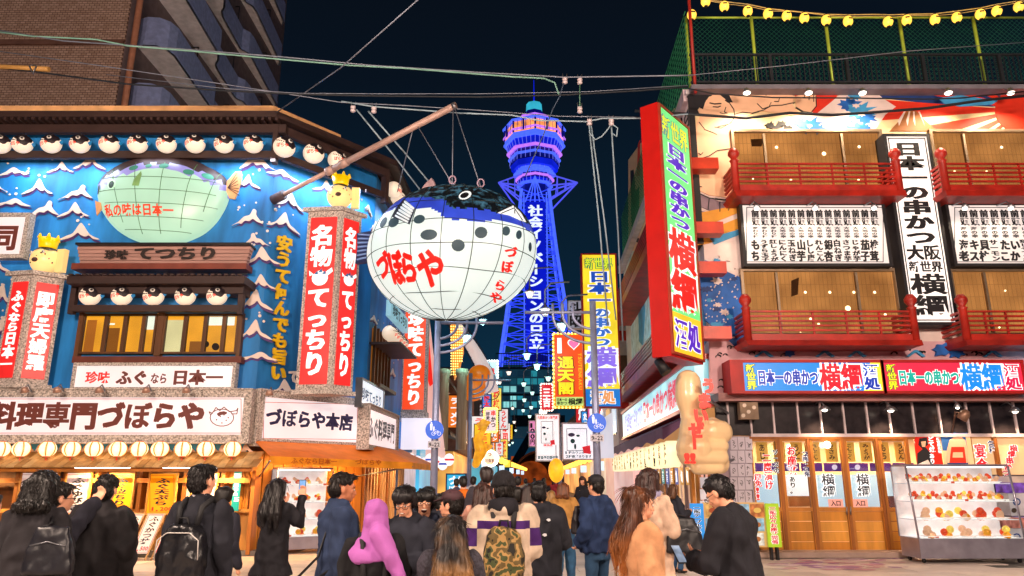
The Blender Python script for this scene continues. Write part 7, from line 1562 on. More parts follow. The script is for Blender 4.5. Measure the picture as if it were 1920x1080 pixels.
# right row of street buildings: simple depth blocks with shop fronts
def block(label, x0, x1, y0, y1, h, wall_m, face_x, shops, roof=None):
    t = T('street_building', label, 'building', ((x0+x1)/2, y0, 0)); b = MB(); b.box(x0, y0, 2.9, x1, y1, h); part('wall', b, wall_m, t); b = MB(); b.box(x0+(.25 if face_x == 'l' else 0), y0+.02, 0, x1-(.25 if face_x == 'r' else 0), y1, 2.899); part('shop_front', b, shops, t)
    xx = x0 if face_x == 'l' else x1; s_ = -1 if face_x == 'l' else 1
    fl = int((h-3)//2.6); wn = max(1, int((y1-y0)//2.2))
    for f in range(fl):
        for k in range(wn):
            yy = y0+.5+k*(y1-y0-.6)/wn; z = 3.6+f*2.6; b = MB(); b.box(min(xx, xx+s_*.03), yy, z, max(xx, xx+s_*.03), yy+1.3, z+1.3); w_ = part('window', b, em(rnd.choice(['#ffd090', '#304858', '#d0e8ff', '#283440', '#ffb060']), rnd.choice([.2, .45, .7]), samp=False), t); b = MB(); b.box(min(xx, xx+s_*.06), yy-.05, z-.07, max(xx, xx+s_*.06), yy+1.35, z-.001); part('sill', b, STEEL, w_)
    b = MB(); b.box(x0-.2, y0-.05, h, x1+.2, y1+.05, h+.15); part('roof', b, mt('#3c4048', .7), t); return t
tR = block('white walled building with red beams and dark brick panels behind the yellow sign', 4.75, 14, 33.0, 40, 9.6, mt('#b8a8b4', .7, var=.2), 'l', em('#f0b8a0', .6, base='#c09080', var=.5, scale=.8))
for z in (7.7, 4.6): b = MB(); b.box(4.3, 32.85, z, 6.5, 32.99, z+.45); part('red_beam', b, mt('#b02018', .5), tR)
b = MB(); b.box(4.55, 32.8, 4.9, 6.4, 32.99, 7.0); part('brick_panel', b, mt('#5a4038', .8, var=.3), tR)
block('grey building with lit windows far down the right side', 5.5, 14, 41, 55, 8, mt('#70646c', .7), 'l', em('#f0d0b0', .7, base='#c0a080', var=.6, scale=.5)); block('dark building near the arcade on the right side', 6.4, 15, 56, 96, 7.5, mt('#4a4650', .7), 'l', em('#ffb060', .8, base='#c08040', var=.8, scale=.3))
b = MB(); b.box(4.45, 27.5, 0, 5.0, 32.8, 2.7); t = one('lit_curtain_wall', b, em('#f0c0b8', .62, base='#c09090', var=.4, scale=.6), 'pale pink lit glass shop wall below the white box sign', 'shop front')
t1 = block('narrow building with red and white banner next to the fugu restaurant', -9, -3.6, 25.9, 30, 5.5, mt('#6a6068', .7), 'r', em('#d0c8d8', .5, var=.5)); t2 = block('old timber building with tiled roof on the left of the street', -10, -3.5, 30.3, 37, 5.2, wood('#a07a58'), 'r', em('#50b8e0', .8, base='#3080a0', var=.5, scale=.6))
block('warm lit restaurant building further down the left side', -10, -2.7, 37.5, 52, 7, mt('#7a5040', .7, var=.3), 'r', em('#ffb050', .8, base='#c08030', var=.7, scale=.5)); block('dark building near the arcade on the left side', -10, -1.6, 53, 96, 7, mt('#4a4650', .7), 'r', em('#60c8e8', .6, base='#3080a0', var=.8, scale=.3))
# tiled gable roofs of the timber building
for i, (z, xo) in enumerate(((5.6, -2.6), (3.4, -2.5))):
    b = MB(); b.prism([(-6.2, 30, z+1.1), (xo, 30, z), (xo, 30, z-.12), (-6.2, 30, z+.85)], (0, 5, 0)); rf = part('roof', b, mt('#4a3a38', .7), t2)
    for k in range(14): b = MB(); y = 30+k*.36; b.cyl((-6.2, y+.1, z+1.13), (xo-.02, y+.1, z+.03), .06, n=6); part('roof_tile_ridge', b, mt('#5a4640', .7), rf)
for x, y in ((833, 720), (866, 720)): p = atY(x, y, 29.5); b = MB(); b.lathe([(.2, 0), (.2, 2.9), (.27, 3.0), (.27, 3.2)], (p.x, 29.5, p.z-2.6), 18); part('bamboo_column', b, mt('#b8a890', .6, var=.3, stretch=(6, 6, .3)), t2)
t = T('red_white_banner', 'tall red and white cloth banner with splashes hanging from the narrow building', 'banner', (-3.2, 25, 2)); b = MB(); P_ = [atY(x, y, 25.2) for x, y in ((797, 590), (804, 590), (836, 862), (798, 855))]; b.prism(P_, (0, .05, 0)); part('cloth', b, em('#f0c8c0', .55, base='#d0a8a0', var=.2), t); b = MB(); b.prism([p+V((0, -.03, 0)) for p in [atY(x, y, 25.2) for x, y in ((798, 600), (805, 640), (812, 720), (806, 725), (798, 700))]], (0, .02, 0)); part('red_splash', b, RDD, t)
t = T('white_spiral_chute', 'white spiral tube with black rings beside the golden tower of bulbs', 'ornament', atY(885, 735, 34)); c = atY(885, 735, 34); P_ = [c+V((.9-2.0*k/40, .0, 4.2*(1-(1-k/40)**1.2)*0+3.6*(k/40)**.7)) for k in range(41)]; b = MB(); b.tube(P_, [.35-.004*k for k in range(41)], 12); part('tube', b, em('#f0e0e0', .5, base='#d0c0c0'), t)
b = MB(); [b.tube([P_[k]+V((.37*math.cos(a), .1*math.cos(a), .37*math.sin(a))) for a in [i*.6 for i in range(11)]], .02, 4, closed=True) for k in range(0, 40, 3)]; part('ring', b, BLACKP, t)
t = T('golden_bulb_tower', 'golden tower shaped ornament covered in yellow bulbs over the left street side', 'ornament', atY(855, 715, 33)); pl = Pl((-8, 33), (0, 33)); b = MB(); pl.poly(b, [(844, 610), (852, 604), (858, 618), (868, 622), (869, 660), (862, 690), (852, 712), (848, 690), (846, 650)], -.3, 0); part('body', b, em('#f0901c', .7, base='#c07010', var=.3), t)
mb_ = MB(); mb_.ell((0, 0, 0), .035, .035, .035, 5, 3); me = mb_.mesh('bulb', em('#ffe080', 2.5, samp=False))
for yy in range(612, 706, 5):
    for xx in range(846, 868, 4):
        if yy > 680 and xx > 862-(yy-680)*.3: continue
        o = bpy.data.objects.new('bulb', me); COL.objects.link(o); o.parent = t; o.location = pl.at(xx, yy, .02)-WM[t.name].translation; WM[o.name] = WM[t.name]
pl, t, q = vsign('bulb_edged_billboard', 'blue white lit billboard edged with bulbs under the tower on the left', 48, (893, 678, 932, 718), em('#c8f0ff', .95, var=.2, scale=.7), fm=MNAV); bulbs(t, pl, q, 8, 8, em('#f0ffff', 3, samp=False), .07); b = MB(); pl.text(b, '新世界', sq(q, .1, .3, .9, .7), .01, bold=.05); part('lettering', b, RDD, t)
p = atY(886, 740, 32); t = T('orange_roof_ornament', 'large rounded orange roof ornament on the left side of the street', 'ornament', p); hb2 = MB(); hb2.ell(p+V((.3, 0, .9)), .5, .45, .42, 14, 9); hb2.ell(p+V((0, 0, .3)), .6, .5, .6, 14, 9); rpart('body', hb2, .05, em('#f07a18', .45, base='#d06810', var=.2), t, 2)
pl, t, q = vsign('skewer_sign', 'white sign with red and black characters edged with orange bulbs on the left', 32, (910, 768, 930, 808), em('#f8dce0', .85, var=.1), fm=em('#f09020', .7)); bulbs(t, pl, q, 6, 9, bl, .045)
outlined(t, pl, [('串', sq(q, .5, .03, .98, .3), {'bold': .05})], .004, RDD, WHL, .03); b = MB(); pl.text(b, 'かつ', sq(q, .52, .32, .98, .85), .006, vert=True, bold=.04); pl.text(b, '酵素焼き', sq(q, .05, .1, .42, .9), .006, vert=True, bold=.03); part('lettering', b, MBLK, t)
pl, t, q = vsign('blue_vertical_sign', 'small blue vertical sign with red characters above the skewer sign', 34, (905, 741, 920, 764), em('#2a80e0', .85), fm=MNAV); b = MB(); pl.text(b, '勝太', sq(q, .1, .05, .9, .95), .006, vert=True, bold=.05); part('lettering', b, RDD, t)
p = atY(918, 858, 30); t = T('round_bulb_sign', 'round cream sign ringed with orange bulbs on the left side of the street', 'sign', p); pl = Pl((-5, 30), (5, 30)); b = MB(); pl.disc(b, 918, 858, 15, -.2, 0); pl.disc(b, 918, 858, 11.5, 0, .01, 1); part('panel', b, [em('#f08a20', .8), em('#ffe8c8', .95, samp=False)], t); b = MB(); pl.ptext(b, '川良家', 909, 860, 927, 868, .014, bold=.04); pl.ptext(b, 'つ', 914, 848, 922, 856, .014, bold=.05); part('lettering', b, INKB, t)
for i in range(18): a = i*math.pi/9; o = bpy.data.objects.new('bulb', bpy.data.meshes['bulb.002'] if 'bulb.002' in bpy.data.meshes else me); COL.objects.link(o); o.parent = t; o.location = pl.at(918+14*math.cos(a), 858+14*math.sin(a), .03)-WM[t.name].translation; o.scale = (1, 1, 1)
p = atY(897, 870, 29); t = T('golden_fish_ornament', 'golden carp shaped lit ornament on the left side of the street', 'ornament', p); hb2 = MB(); a_, r_ = limb([p+V((-.1, 0, 0)), p+V((.1, 0, .5)), p+V((-.05, 0, .95)), p+V((.25, 0, 1.35))], [.16, .24, .18, .08]); hb2.tube(a_, r_, 12); hb2.prism([p+V((.15, 0, 1.2)), p+V((.5, 0, 1.6)), p+V((.15, 0, 1.75)), p+V((-.1, 0, 1.5))], (0, .08, 0)); hb2.prism([p+V((.3, 0, .4)), p+V((.6, 0, .7)), p+V((.25, 0, .8))], (0, .08, 0)); rpart('body', hb2, .04, em('#f0a020', .8, base='#d09018', var=.5, scale=5), t, 1)
pl, t, q = vsign('cyan_shop_panel', 'cyan lit shop panel with white characters on the left side of the street', 29.8, (838, 890, 872, 930), em('#30b8e8', .8, var=.3), fm=MNAV); b = MB(); pl.text(b, 'づぼ', sq(q, .1, .05, .45, .95), .006, vert=True, bold=.05); pl.text(b, 'らや', sq(q, .55, .05, .9, .95), .006, vert=True, bold=.05); part('lettering', b, WHL, t)
pl, t, q = vsign('red_dotted_sign', 'narrow red sign edged with bulbs left of the heart sign', 33, (1016, 722, 1034, 768), em('#e02838', .8), fm=REDB); bulbs(t, pl, q, 4, 9, em('#ffe0d0', 2.5, samp=False), .04); b = MB(); pl.text(b, '三吉', sq(q, .1, .1, .9, .9), .006, vert=True, bold=.05); part('lettering', b, WHL, t)
pl, t, q = vsign('pink_vertical_sign', 'pink and white vertical sign with circles left of the white banner sign', 36, (993, 790, 1004, 836), em('#f090c0', .85), fm=WF); b = MB(); pl.text(b, '100円', sq(q, .1, .05, .9, .95), .006, vert=True, bold=.05); part('lettering', b, MBLK, t)
pl, t, q = vsign('yellow_small_sign', 'small yellow lit sign at the left foot of the arcade', 60, (943, 863, 957, 876), em('#ffe040', .9), fm=MBLK)
p = atY(1043, 882, 24); t = T('amber_lantern', 'large amber egg shaped lantern under the white banner sign', 'lantern', p); b = MB(); b.lathe([(.25*math.cos(a), .38*math.sin(a)) for a in [-1.45+2.9*i/12 for i in range(13)]], p, 16); part('paper_body', b, em('#ffa820', 1.3, var=.3, scale=3), t); b = MB(); b.tube([p+V((0, 0, .38)), p+V((0, 0, .8))], .015, 4); part('cord', b, MBLK, t)
for i in range(7):
    p = PV.at(770+i*12, 862+((i*7) % 3)*4, .9); t = T('striped_lantern', f'small red and blue striped lantern beneath the blank light box, {ordn[i]} from the left', 'lantern', p, 0, 'striped lanterns beneath the light box'); b = MB(); b.lathe([(.16*math.cos(a), .19*math.sin(a)) for a in [-1.45+2.9*k/10 for k in range(11)]], p, 14); part('paper_body', b, em('#fff0f0', 1.0, var=.1), t); b = MB(); b.lathe([(.163, -.03), (.163, .03)], p, 14, 0); part('stripe', b, em(['#e03040', '#3050c0'][i % 2], .7, samp=False), t)
pl, t, q = vsign('grey_character_sign', 'pale building sign with two black characters between tower and yellow sign', 44, (1066, 565, 1092, 615), em('#b8b4c8', .45, base='#8a8898'), fm=WF); b = MB(); pl.text(b, '斗昭', sq(q, .05, .02, .95, .98), .01, vert=True, bold=.04); part('lettering', b, MBLK, t)

# rows of small lit signs receding on both sides of the street
SC = [('#e83040', '居酒屋'), ('#f0c020', 'ホルモン'), ('#2a90e0', 'たこ焼'), ('#f4f0f0', '串かつ'), ('#30b070', '麻雀'), ('#f07820', 'ラーメン'), ('#e860a0', '喫茶'), ('#f4f0f0', '寿司'), ('#40c8e8', 'スマート'), ('#f8e060', '将棋'), ('#d02830', '焼肉'), ('#f4f0f0', 'うどん')]
for i in range(34):
    s_ = -1 if i % 2 else 1; Y = 35+(i//2)*3.6; cxy = .0411*Y; x = cxy+s_*(2.9+rnd.uniform(-.5, .9)+.012*Y); z = rnd.uniform(2.6, 6.2); h = rnd.uniform(.9, 2.6); w_ = rnd.uniform(.5, 1.0); c_, st = SC[(i*5) % 12]
    pl = Pl((x-w_/2, Y), (x+w_/2, Y)); t = T('hanging_shop_sign', f'small {["red", "yellow", "blue", "white", "green", "orange", "pink", "white", "cyan", "gold", "crimson", "white"][(i*5) % 12]} lit sign, {(ordn+["seventeenth"])[i//2]} from the front along the {"left" if s_ < 0 else "right"} side of the far street', 'sign', (x, Y, z), 0, 'small shop signs along the far street')
    b = MB(); pl.slab(b, 0, z, w_, z+h, -.25, 0); part('panel', b, em(c_, .85, var=.15), t); b = MB(); pl.frame(b, (0, z, w_, z+h), .05, -.27, .02); part('frame', b, DK, t)
    b = MB(); pl.text(b, st, (w_*.18, z+.08, w_*.82, z+h-.08), .01, vert=True, bold=.045); part('lettering', b, WHL if c_ not in ('#f4f0f0', '#f8e060', '#f0c020') else RDD, t)
# ================================================================ people
SK1 = mt('#dfa080', .5, var=.08, bump=.05, name='skin'); SK2 = mt('#b87454', .5, var=.08, bump=.05, name='skin_tan'); SHOE = mt('#1c1a1c', .5)
EYW = mt('#d8d0c8', .3, var=0, bump=0); LIP = mt('#a04a40', .5, var=.1, bump=0); MOU = mt('#3a1210', .5, bump=0); TEE = mt('#e8e0d4', .3, var=0, bump=0)
def hairm(h, tip=None, z0=0, z1=0):
    m = mt(h, .45, var=.7, scale=30, bump=.6, bscale=70, stretch=(1, 1, .06), name='hair')
    if tip:
        m = m.copy(); t = m.node_tree; N = t.nodes; L = t.links; p = N['Principled BSDF']; src = p.inputs['Base Color'].links[0].from_socket
        co = N.new('ShaderNodeTexCoord'); sx = N.new('ShaderNodeSeparateXYZ'); mr = N.new('ShaderNodeMapRange'); L.new(co.outputs['Object'], sx.inputs[0]); L.new(sx.outputs[2], mr.inputs[0]); mr.inputs[1].default_value = z0; mr.inputs[2].default_value = z1
        nz = N.new('ShaderNodeTexNoise'); nz.inputs['Scale'].default_value = 9; ad = N.new('ShaderNodeMath'); ad.operation = 'MULTIPLY_ADD'; ad.inputs[1].default_value = .7; ad.inputs[2].default_value = -.35
        L.new(co.outputs['Object'], nz.inputs['Vector']); L.new(nz.outputs['Fac'], ad.inputs[0]); a2 = N.new('ShaderNodeMath'); a2.use_clamp = True; L.new(mr.outputs[0], a2.inputs[0]); L.new(ad.outputs[0], a2.inputs[1])
        mx = N.new('ShaderNodeMix'); mx.data_type = 'RGBA'; mx.inputs['A'].default_value = (*lin(tip), 1); L.new(src, mx.inputs['B']); L.new(a2.outputs[0], mx.inputs['Factor']); L.new(mx.outputs['Result'], p.inputs['Base Color'])
    return m
def clothm(h, rough=.85, var=.3): return mt('#%02x%02x%02x' % tuple(min(255, int(h[i:i+2], 16)+12) for i in (1, 3, 5)), rough, var=var, scale=9, bump=.5, bscale=220, spec=.2, name='cloth')
def fold(amp, f=7.0, seed=0, st=.5):
    def d(me):
        n = len(me.vertices); co = [0.0]*(3*n); me.vertices.foreach_get('co', co); no = [0.0]*(3*n); me.vertex_normals.foreach_get('vector', no)
        for i in range(n):
            x, y, z = co[3*i:3*i+3]; a = noise.noise(V((x*f+seed, y*f, z*f*st)))*amp + noise.noise(V((x*f*2.3+seed, y*f*2.3, z*f*1.6)))*amp*.5
            r = 1-abs(noise.noise(V((x*f*.8+seed*2, y*f*.8, z*f*.55+seed))))*3; a += max(0, r)*amp*.6
            for k in range(3): co[3*i+k] += no[3*i+k]*a
        me.vertices.foreach_set('co', co); me.update()
    return d
def hfold(seed, amp=.006):
    def d(me):
        n = len(me.vertices); co = [0.0]*(3*n); me.vertices.foreach_get('co', co); no = [0.0]*(3*n); me.vertex_normals.foreach_get('vector', no)
        for i in range(n):
            x, y, z = co[3*i:3*i+3]; a = noise.noise(V((x*38+seed, y*38, z*5)))*amp + noise.noise(V((x*16+seed, y*16, z*4)))*amp
            for k in range(3): co[3*i+k] += no[3*i+k]*a
        me.vertices.foreach_set('co', co); me.update()
    return d
ARM = {'down': ((.218, -.02, 1.12), (.225, .06, .88)), 'pocket': ((.25, -.07, 1.15), (.2, .09, .97)), 'hold': ((.215, .02, 1.12), (.1, .27, 1.16)), 'phone': ((.23, .14, 1.16), (.10, .33, 1.42)), 'up': ((.30, .10, 1.42), (.26, .16, 1.70)), 'cross': ((.235, .03, 1.13), (.04, .20, 1.12)), 'chin': ((.22, .12, 1.14), (.06, .22, 1.42)), 'back': ((.24, -.12, 1.14), (.14, -.16, .98))}
def person(label, px, ytop, D, face=0, top='#1c1c22', hem=.86, bulk=0, bot='#1c1c22', legw=1.0, hair='short', hc='#16100e', arms=('down', 'down'), tilt=0, turn=0, skin=SK1, lean=0, lod=1, hood=None, cap=None, hend=1.25, tip=None, glasses=False, mood=None, fem=False, walk=0, topm=None, extra=None, skirt=False, sl=0, shoe=None, grp=None):
    D = D*1.13 if D < 8 else D; zt = atY(px, ytop, D).z; k = zt/1.725; x0 = atY(px, ytop, D).x
    t = T('person', label, 'person', (x0, D, 0), R(face), grp); M = WM[t.name] @ Matrix.Diagonal((k, k, k, 1)); sd = (px*7+D*13) % 50
    hp_ = V((0, 0, .95)); Lm = Matrix.Translation(hp_) @ Matrix.Rotation(R(-lean), 4, 'X') @ Matrix.Translation(-hp_)   # lean forward about the hips
    def P(x, y, z): return M @ (Lm @ V((x, y, z)) if z > .95 else V((x, y, z)))
    np_ = V((0, .0, 1.47)); Hm = M @ Lm @ Matrix.Translation(np_) @ Matrix.Rotation(R(turn), 4, 'Z') @ Matrix.Rotation(R(-tilt), 4, 'X') @ Matrix.Translation(-np_)
    def Q(x, y, z): return Hm @ V((x, y, z))
    H3 = Hm.to_3x3(); M3 = M.to_3x3()
    sw = .148 if fem else .168
    def caps(mb, pts, rs, n=12): a_, r_ = limb(pts, [r*k for r in rs], n); mb.tube(a_, r_, n)
    def rings(mb, prof, f=P, n=20):
        vs = []; m = len(prof)
        for (z, rx, ry, oy) in prof:
            for i in range(n): a = 2*math.pi*i/n; c, s_ = math.cos(a), math.sin(a); e_ = .8; vs.append(f(rx*abs(c)**e_*(1 if c > 0 else -1), oy+ry*abs(s_)**e_*(1 if s_ > 0 else -1), z))
        fs = [(j*n+i, j*n+(i+1) % n, (j+1)*n+(i+1) % n, (j+1)*n+i) for j in range(m-1) for i in range(n)]+[tuple(range(n))[::-1], tuple((m-1)*n+i for i in range(n))]
        if prof[0][0] > prof[-1][0]: fs = [f_[::-1] for f_ in fs]
        mb.add(vs, fs, 0, True)
    A = []
    for i, a in enumerate(arms):
        s_ = -1 if i == 0 else 1; e_, w_ = ARM[a] if isinstance(a, str) else a; A.append((P(s_*sw, -.005, 1.385), P(s_*e_[0], e_[1], e_[2]), P(s_*w_[0], w_[1], w_[2]), s_))
    legs = []
    for s_ in (-1, 1):
        f = walk*s_; legs.append((P(s_*.085, 0, .88), P(s_*.095, .03+f*.22, .49), P(s_*.1, -.02+f*.35-(.10 if f < 0 else 0), .085+(.06 if f < 0 else 0))))
    # body: one continuous surface with face, fingers and limbs
    vox = {2: .0068, 1: .010, 0: .02}[lod]*k
    b = MB(); rings(b, [(.84, .12, .09, 0), (1.0, .13, .09, 0), (1.2, .13, .09, 0), (1.36, .15, .09, 0), (1.43, .08, .06, -.01)])
    caps(b, [P(0, -.015, 1.40), Q(0, -.005, 1.50), Q(0, .0, 1.56)], [.06, .054, .054])
    hd = lambda x, y, z, a, c, d: b.ell(Q(x, y, z), a, c, d, 16, 11, mat=H3)
    hd(0, -.012, 1.63, .075, .092, .088); hd(0, .03, 1.60, .062, .06, .075); hd(0, .032, 1.555, .054, .058, .055); hd(0, .06, 1.522, .028, .03, .024)
    if lod:
        hd(0, .093, 1.578, .011, .016, .026); hd(0, .102, 1.567, .014, .013, .011); hd(0, .079, 1.625, .045, .014, .012); hd(0, .088, 1.543, .02, .01, .008); hd(.035, .066, 1.578, .02, .02, .02); hd(-.035, .066, 1.578, .02, .02, .02)
        for s_ in (-1, 1): hd(s_*.077, -.002, 1.59, .011, .02, .032)
    for sh, el, wr, s_ in A:
        caps(b, [sh, el, wr], [.05, .038, .026]); d = (wr-el).normalized(); side = d.cross(V((0, 0, 1))).normalized() if abs(d.z) < .9 else (M3 @ V((0, 1, 0))).normalized(); nrm = side.cross(d).normalized()
        pc = wr+d*.05*k; b.ell(pc, .042, .018, .05, 10, 7, mat=Matrix((side*k, nrm*k, d*k)).transposed())
        if lod:
            pointing = (arms[0 if s_ < 0 else 1] == 'up')
            for j in range(4):
                base = wr+d*.085*k+side*(j-1.5)*.021*k; L_ = (.07, .078, .073, .058)[j]*k; cu = .0 if pointing and j < 2 else .75
                m1 = base+d*L_*.5*math.cos(cu*.5)+nrm*L_*.5*math.sin(cu*.6); m2 = m1+d*L_*.55*math.cos(cu*1.6)+nrm*L_*.55*math.sin(cu*1.6); caps(b, [base-d*.02*k, m1, m2], [.0105, .0095, .008], 8)
            tb = wr+d*.03*k+side*-s_*.03*k; caps(b, [tb, tb+side*-s_*.025*k+d*.025*k, tb+side*-s_*.022*k+d*.055*k+nrm*.015*k], [.013, .011, .009], 8)
    for h_, kn, an in legs: caps(b, [h_, kn, an], [.07, .05, .034]); b.ell(an+V((0, 0, -.03*k))+M3 @ V((0, .06, 0)), .04, .11, .035, 10, 7, mat=M3)
    rpart('body', b, vox, skin, t, 2 if lod else 1)
    # top garment
    B_ = bulk; b = MB(); lo = hem
    if hem < .8: prof = [(hem, .20+B_+(.05 if fem else .02), .16+B_, 0), ((hem+.9)/2, .185+B_, .14+B_, 0), (.95, .165+B_, .125+B_, 0)]
    else: prof = [(hem, .165+B_, .12+B_, 0), (.98, .17+B_, .125+B_, 0)]
    w_ = -.02 if fem else 0
    prof += [(1.12, .16+B_+w_, .12+B_, 0), (1.26, .165+B_+w_, .125+B_, 0), (1.36, .162+B_+w_, .112+B_, -.01), (1.42, .12+B_*.5, .09+B_*.5, -.012), (1.475, .072, .072, -.01)]
    rings(b, prof); cw = .02
    for sh, el, wr, s_ in A: caps(b, [sh, el, wr-(wr-el).normalized()*.02*k], [.066+B_*.7, .055+B_*.7, .043+B_*.6])
    if hood: b.ell(P(0, -.085, 1.44), .115, .07, .07, 14, 9, mat=M3); caps(b, [P(-.085, .01, 1.47), P(-.05, -.1, 1.46), P(.05, -.1, 1.46), P(.085, .01, 1.47)], [.035, .045, .045, .035])
    else: caps(b, [P(-.06, .03, 1.475), P(-.05, -.05, 1.485), P(.05, -.05, 1.485), P(.06, .03, 1.475)], [.022]*4)
    jm = topm or clothm(top); jk = rpart('jacket', b, (.014 if lod else .03)*k, jm, t, 1, fold(.03*k, 8, sd))
    if hood and hood != top and hood is not True:
        b = MB(); b.ell(P(0, -.09, 1.46), .122, .075, .075, 14, 9, mat=M3); caps(b, [P(-.09, .02, 1.48), P(-.06, -.1, 1.48), P(.06, -.1, 1.48), P(.09, .02, 1.48)], [.04, .05, .05, .04]); rpart('hood', b, .013*k, clothm(hood), t, 2, fold(.012*k, 10, sd))
    b = MB()
    if skirt: rings(b, [(.5, .2, .17, 0), (.75, .18, .14, 0), (.98, .15, .11, 0)])
    else: rings(b, [(.78, .155, .12, 0), (.9, .16, .122, 0), (1.02, .14, .11, 0)])
    for h_, kn, an in legs: caps(b, [h_, kn, an+V((0, 0, .02*k))], [.088*max(1, legw*.9), .066*legw, .056*legw])
    rpart('trousers', b, (.016 if lod else .03)*k, clothm(bot, var=.3), t, 3, fold(.016*k, 8, sd+5))
    for h_, kn, an in legs:
        b = MB(); c = an+V((0, 0, -.035*k)); a_, r_ = limb([c+M3 @ V((0, -.04, 0)), c+M3 @ V((0, .07, -.008)), c+M3 @ V((0, .13, -.015))], [.042*k, .04*k, .03*k]); b.tube(a_, r_, 12); part('shoe', b, shoe or SHOE, t)
    # hair or headwear
    hm = hairm(hc, tip, hend*k, (hend+.28)*k) if hair != 'hijab' else None
    b = MB(); he = lambda x, y, z, a, c, d: b.ell(Q(x, y, z), a, c, d, 16, 10, mat=H3)
    if hair == 'hijab':
        he(0, -.012, 1.64, .088, .104, .094); he(0, -.03, 1.57, .088, .092, .10); rings(b, [(1.3, .15, .15, -.03), (1.36, .19, .14, -.02), (1.42, .15, .12, -.01), (1.48, .095, .095, -.01), (1.56, .08, .085, -.01)]); caps(b, [P(.02, -.12, 1.5), P(.1, -.18, 1.35), P(.2, -.17, 1.15), P(.22, -.13, 1.02)], [.07, .06, .045, .02])
        rpart('headscarf', b, .011*k, mt('#a45aa6', .8, var=.15, scale=5, bump=.3, bscale=150, name='scarf'), t, 2, fold(.017*k, 10, sd))
    elif hair:
        he(0, -.016, 1.648, .083, .098, .083); he(0, -.045, 1.60, .079, .07, .085)
        if hair == 'short': he(0, .045, 1.69, .06, .045, .028); he(0, -.05, 1.565, .062, .05, .05)
        if hair in ('bowl', 'mop'): he(0, .0, 1.655, .092, .104, .078); he(.045, .055, 1.665, .045, .04, .045); he(-.045, .055, 1.665, .045, .04, .045); he(0, .075, 1.66, .05, .025, .032); he(.078, .0, 1.61, .02, .05, .06); he(-.078, 0, 1.61, .02, .05, .06); he(0, -.06, 1.56, .075, .05, .06)
        if hair in ('long', 'bob'):
            he(0, .0-sl, 1.655+sl*.2, .088, .10, .078)
            for s_ in (-1, 1): caps(b, [Q(s_*.07, .02-sl, 1.66), Q(s_*.083, -.01-sl, 1.56), P(s_*.085, -.04, 1.47) if hair == 'long' else Q(s_*.07, -.02, 1.5)], [.035, .032, .03])
            for q_, s_ in enumerate((-1, -.35, .35, 1)):
                jx = math.sin(sd+q_*2)*.02; caps(b, [Q(s_*.055, -.06, 1.63), P(s_*.075, -.095, 1.47), P(s_*.095+jx, -.135-B_, (1.47+hend)/2), P(s_*.085+jx*1.5, -.13-B_, hend)], [.05, .055, .05, .022] if hair == 'long' else [.05, .045, .03, .02])
        if cap: pass
        ho = rpart('hair', b, (.0085 if lod else .02)*k, hm, t, 1, hfold(sd, .009*k))
        if lod and D < 9:
            rr = random.Random(int(px)); sb = MB(); W4 = WM[t.name]; vv = ho.data.vertices; ln = .05 if hair != 'long' else .14
            for _ in range(900 if D < 6 else 400):
                v = vv[rr.randrange(len(vv))]
                if v.co.y > .045*k and v.co.z < 1.68*k: continue
                p = W4 @ v.co; n = (W4.to_3x3() @ v.normal).normalized(); dn = V((rr.uniform(-.3, .3), rr.uniform(-.3, .3), -1)); tg = dn-n*dn.dot(n)
                if tg.length < .2: tg = n.orthogonal()
                tg.normalize(); L_ = ln*rr.uniform(.4, 1)*k; o_ = rr.uniform(.001, .007)*k
                sb.tube([p-n*.002, p+tg*L_*.4+n*o_, p+tg*L_*.75+n*o_*.8, p+tg*L_+n*rr.uniform(-.006, .006)*k], [.0022*k, .0024*k, .0018*k, .0005*k], 3)
            part('hair_strands', sb, hm, t, kind='stuff')
    if cap:
        b = MB(); he2 = lambda x, y, z, a, c, d: b.ell(Q(x, y, z), a, c, d, 18, 12, mat=H3)
        if cap[0] == 'beanie': he2(0, -.015, 1.665, .095, .108, .092); caps(b, [Q(.088*math.sin(a), -.012+.1*math.cos(a), 1.635-.012*math.cos(a)) for a in [i*.785 for i in range(9)]], [.02]*9); rpart('knit_cap', b, .011*k, mt(cap[1], .9, var=.4, scale=60, bump=.9, bscale=90, stretch=(1, 1, .3)), t, 1)
        else:
            he2(0, -.012, 1.672, .09, .103, .075); b.prism([Q(x, y, 1.655-.02*(y > .12)) for x, y in ((-.07, .06), (-.065, .13), (-.035, .165), (0, .175), (.035, .165), (.065, .13), (.07, .06))], H3 @ V((0, 0, .012))); rpart('cap', b, .0085*k, mt(cap[1], .7, var=.15, bscale=100), t, 1)
    if lod == 2 and mood is not None:
        b = MB()
        for s_ in (-1, 1):
            b.ell(Q(s_*.031, .0865, 1.598), .0135, .006, .0055 if mood == 'laugh' else .0065, 10, 7, 0, H3); b.ell(Q(s_*.031, .0905, 1.598), .006, .004, .0055, 8, 6, 1, H3)
            b.tube([Q(s_*x, .088+y, z) for x, y, z in ((.014, .003, 1.617), (.03, .003, 1.622), (.05, -.008, 1.616))], .0035*k, 5, 1)
        part('eyes', b, [EYW, hm or MBLK], t, kind='stuff')
        b = MB()
        if mood == 'laugh': b.ell(Q(0, .088, 1.536), .026, .014, .017, 12, 8, 1, H3); b.ell(Q(0, .096, 1.546), .021, .008, .0055, 10, 6, 2, H3)
        elif mood == 'smile': b.ell(Q(0, .094, 1.541), .023, .008, .006, 12, 7, 0, H3); b.ell(Q(0, .099, 1.543), .017, .005, .0032, 8, 5, 2, H3)
        else: b.ell(Q(0, .094, 1.545), .019, .009, .0045, 10, 6, 0, H3); b.ell(Q(0, .0935, 1.537), .016, .009, .0045, 10, 6, 0, H3)
        part('mouth', b, [LIP, MOU, TEE], t, kind='stuff')
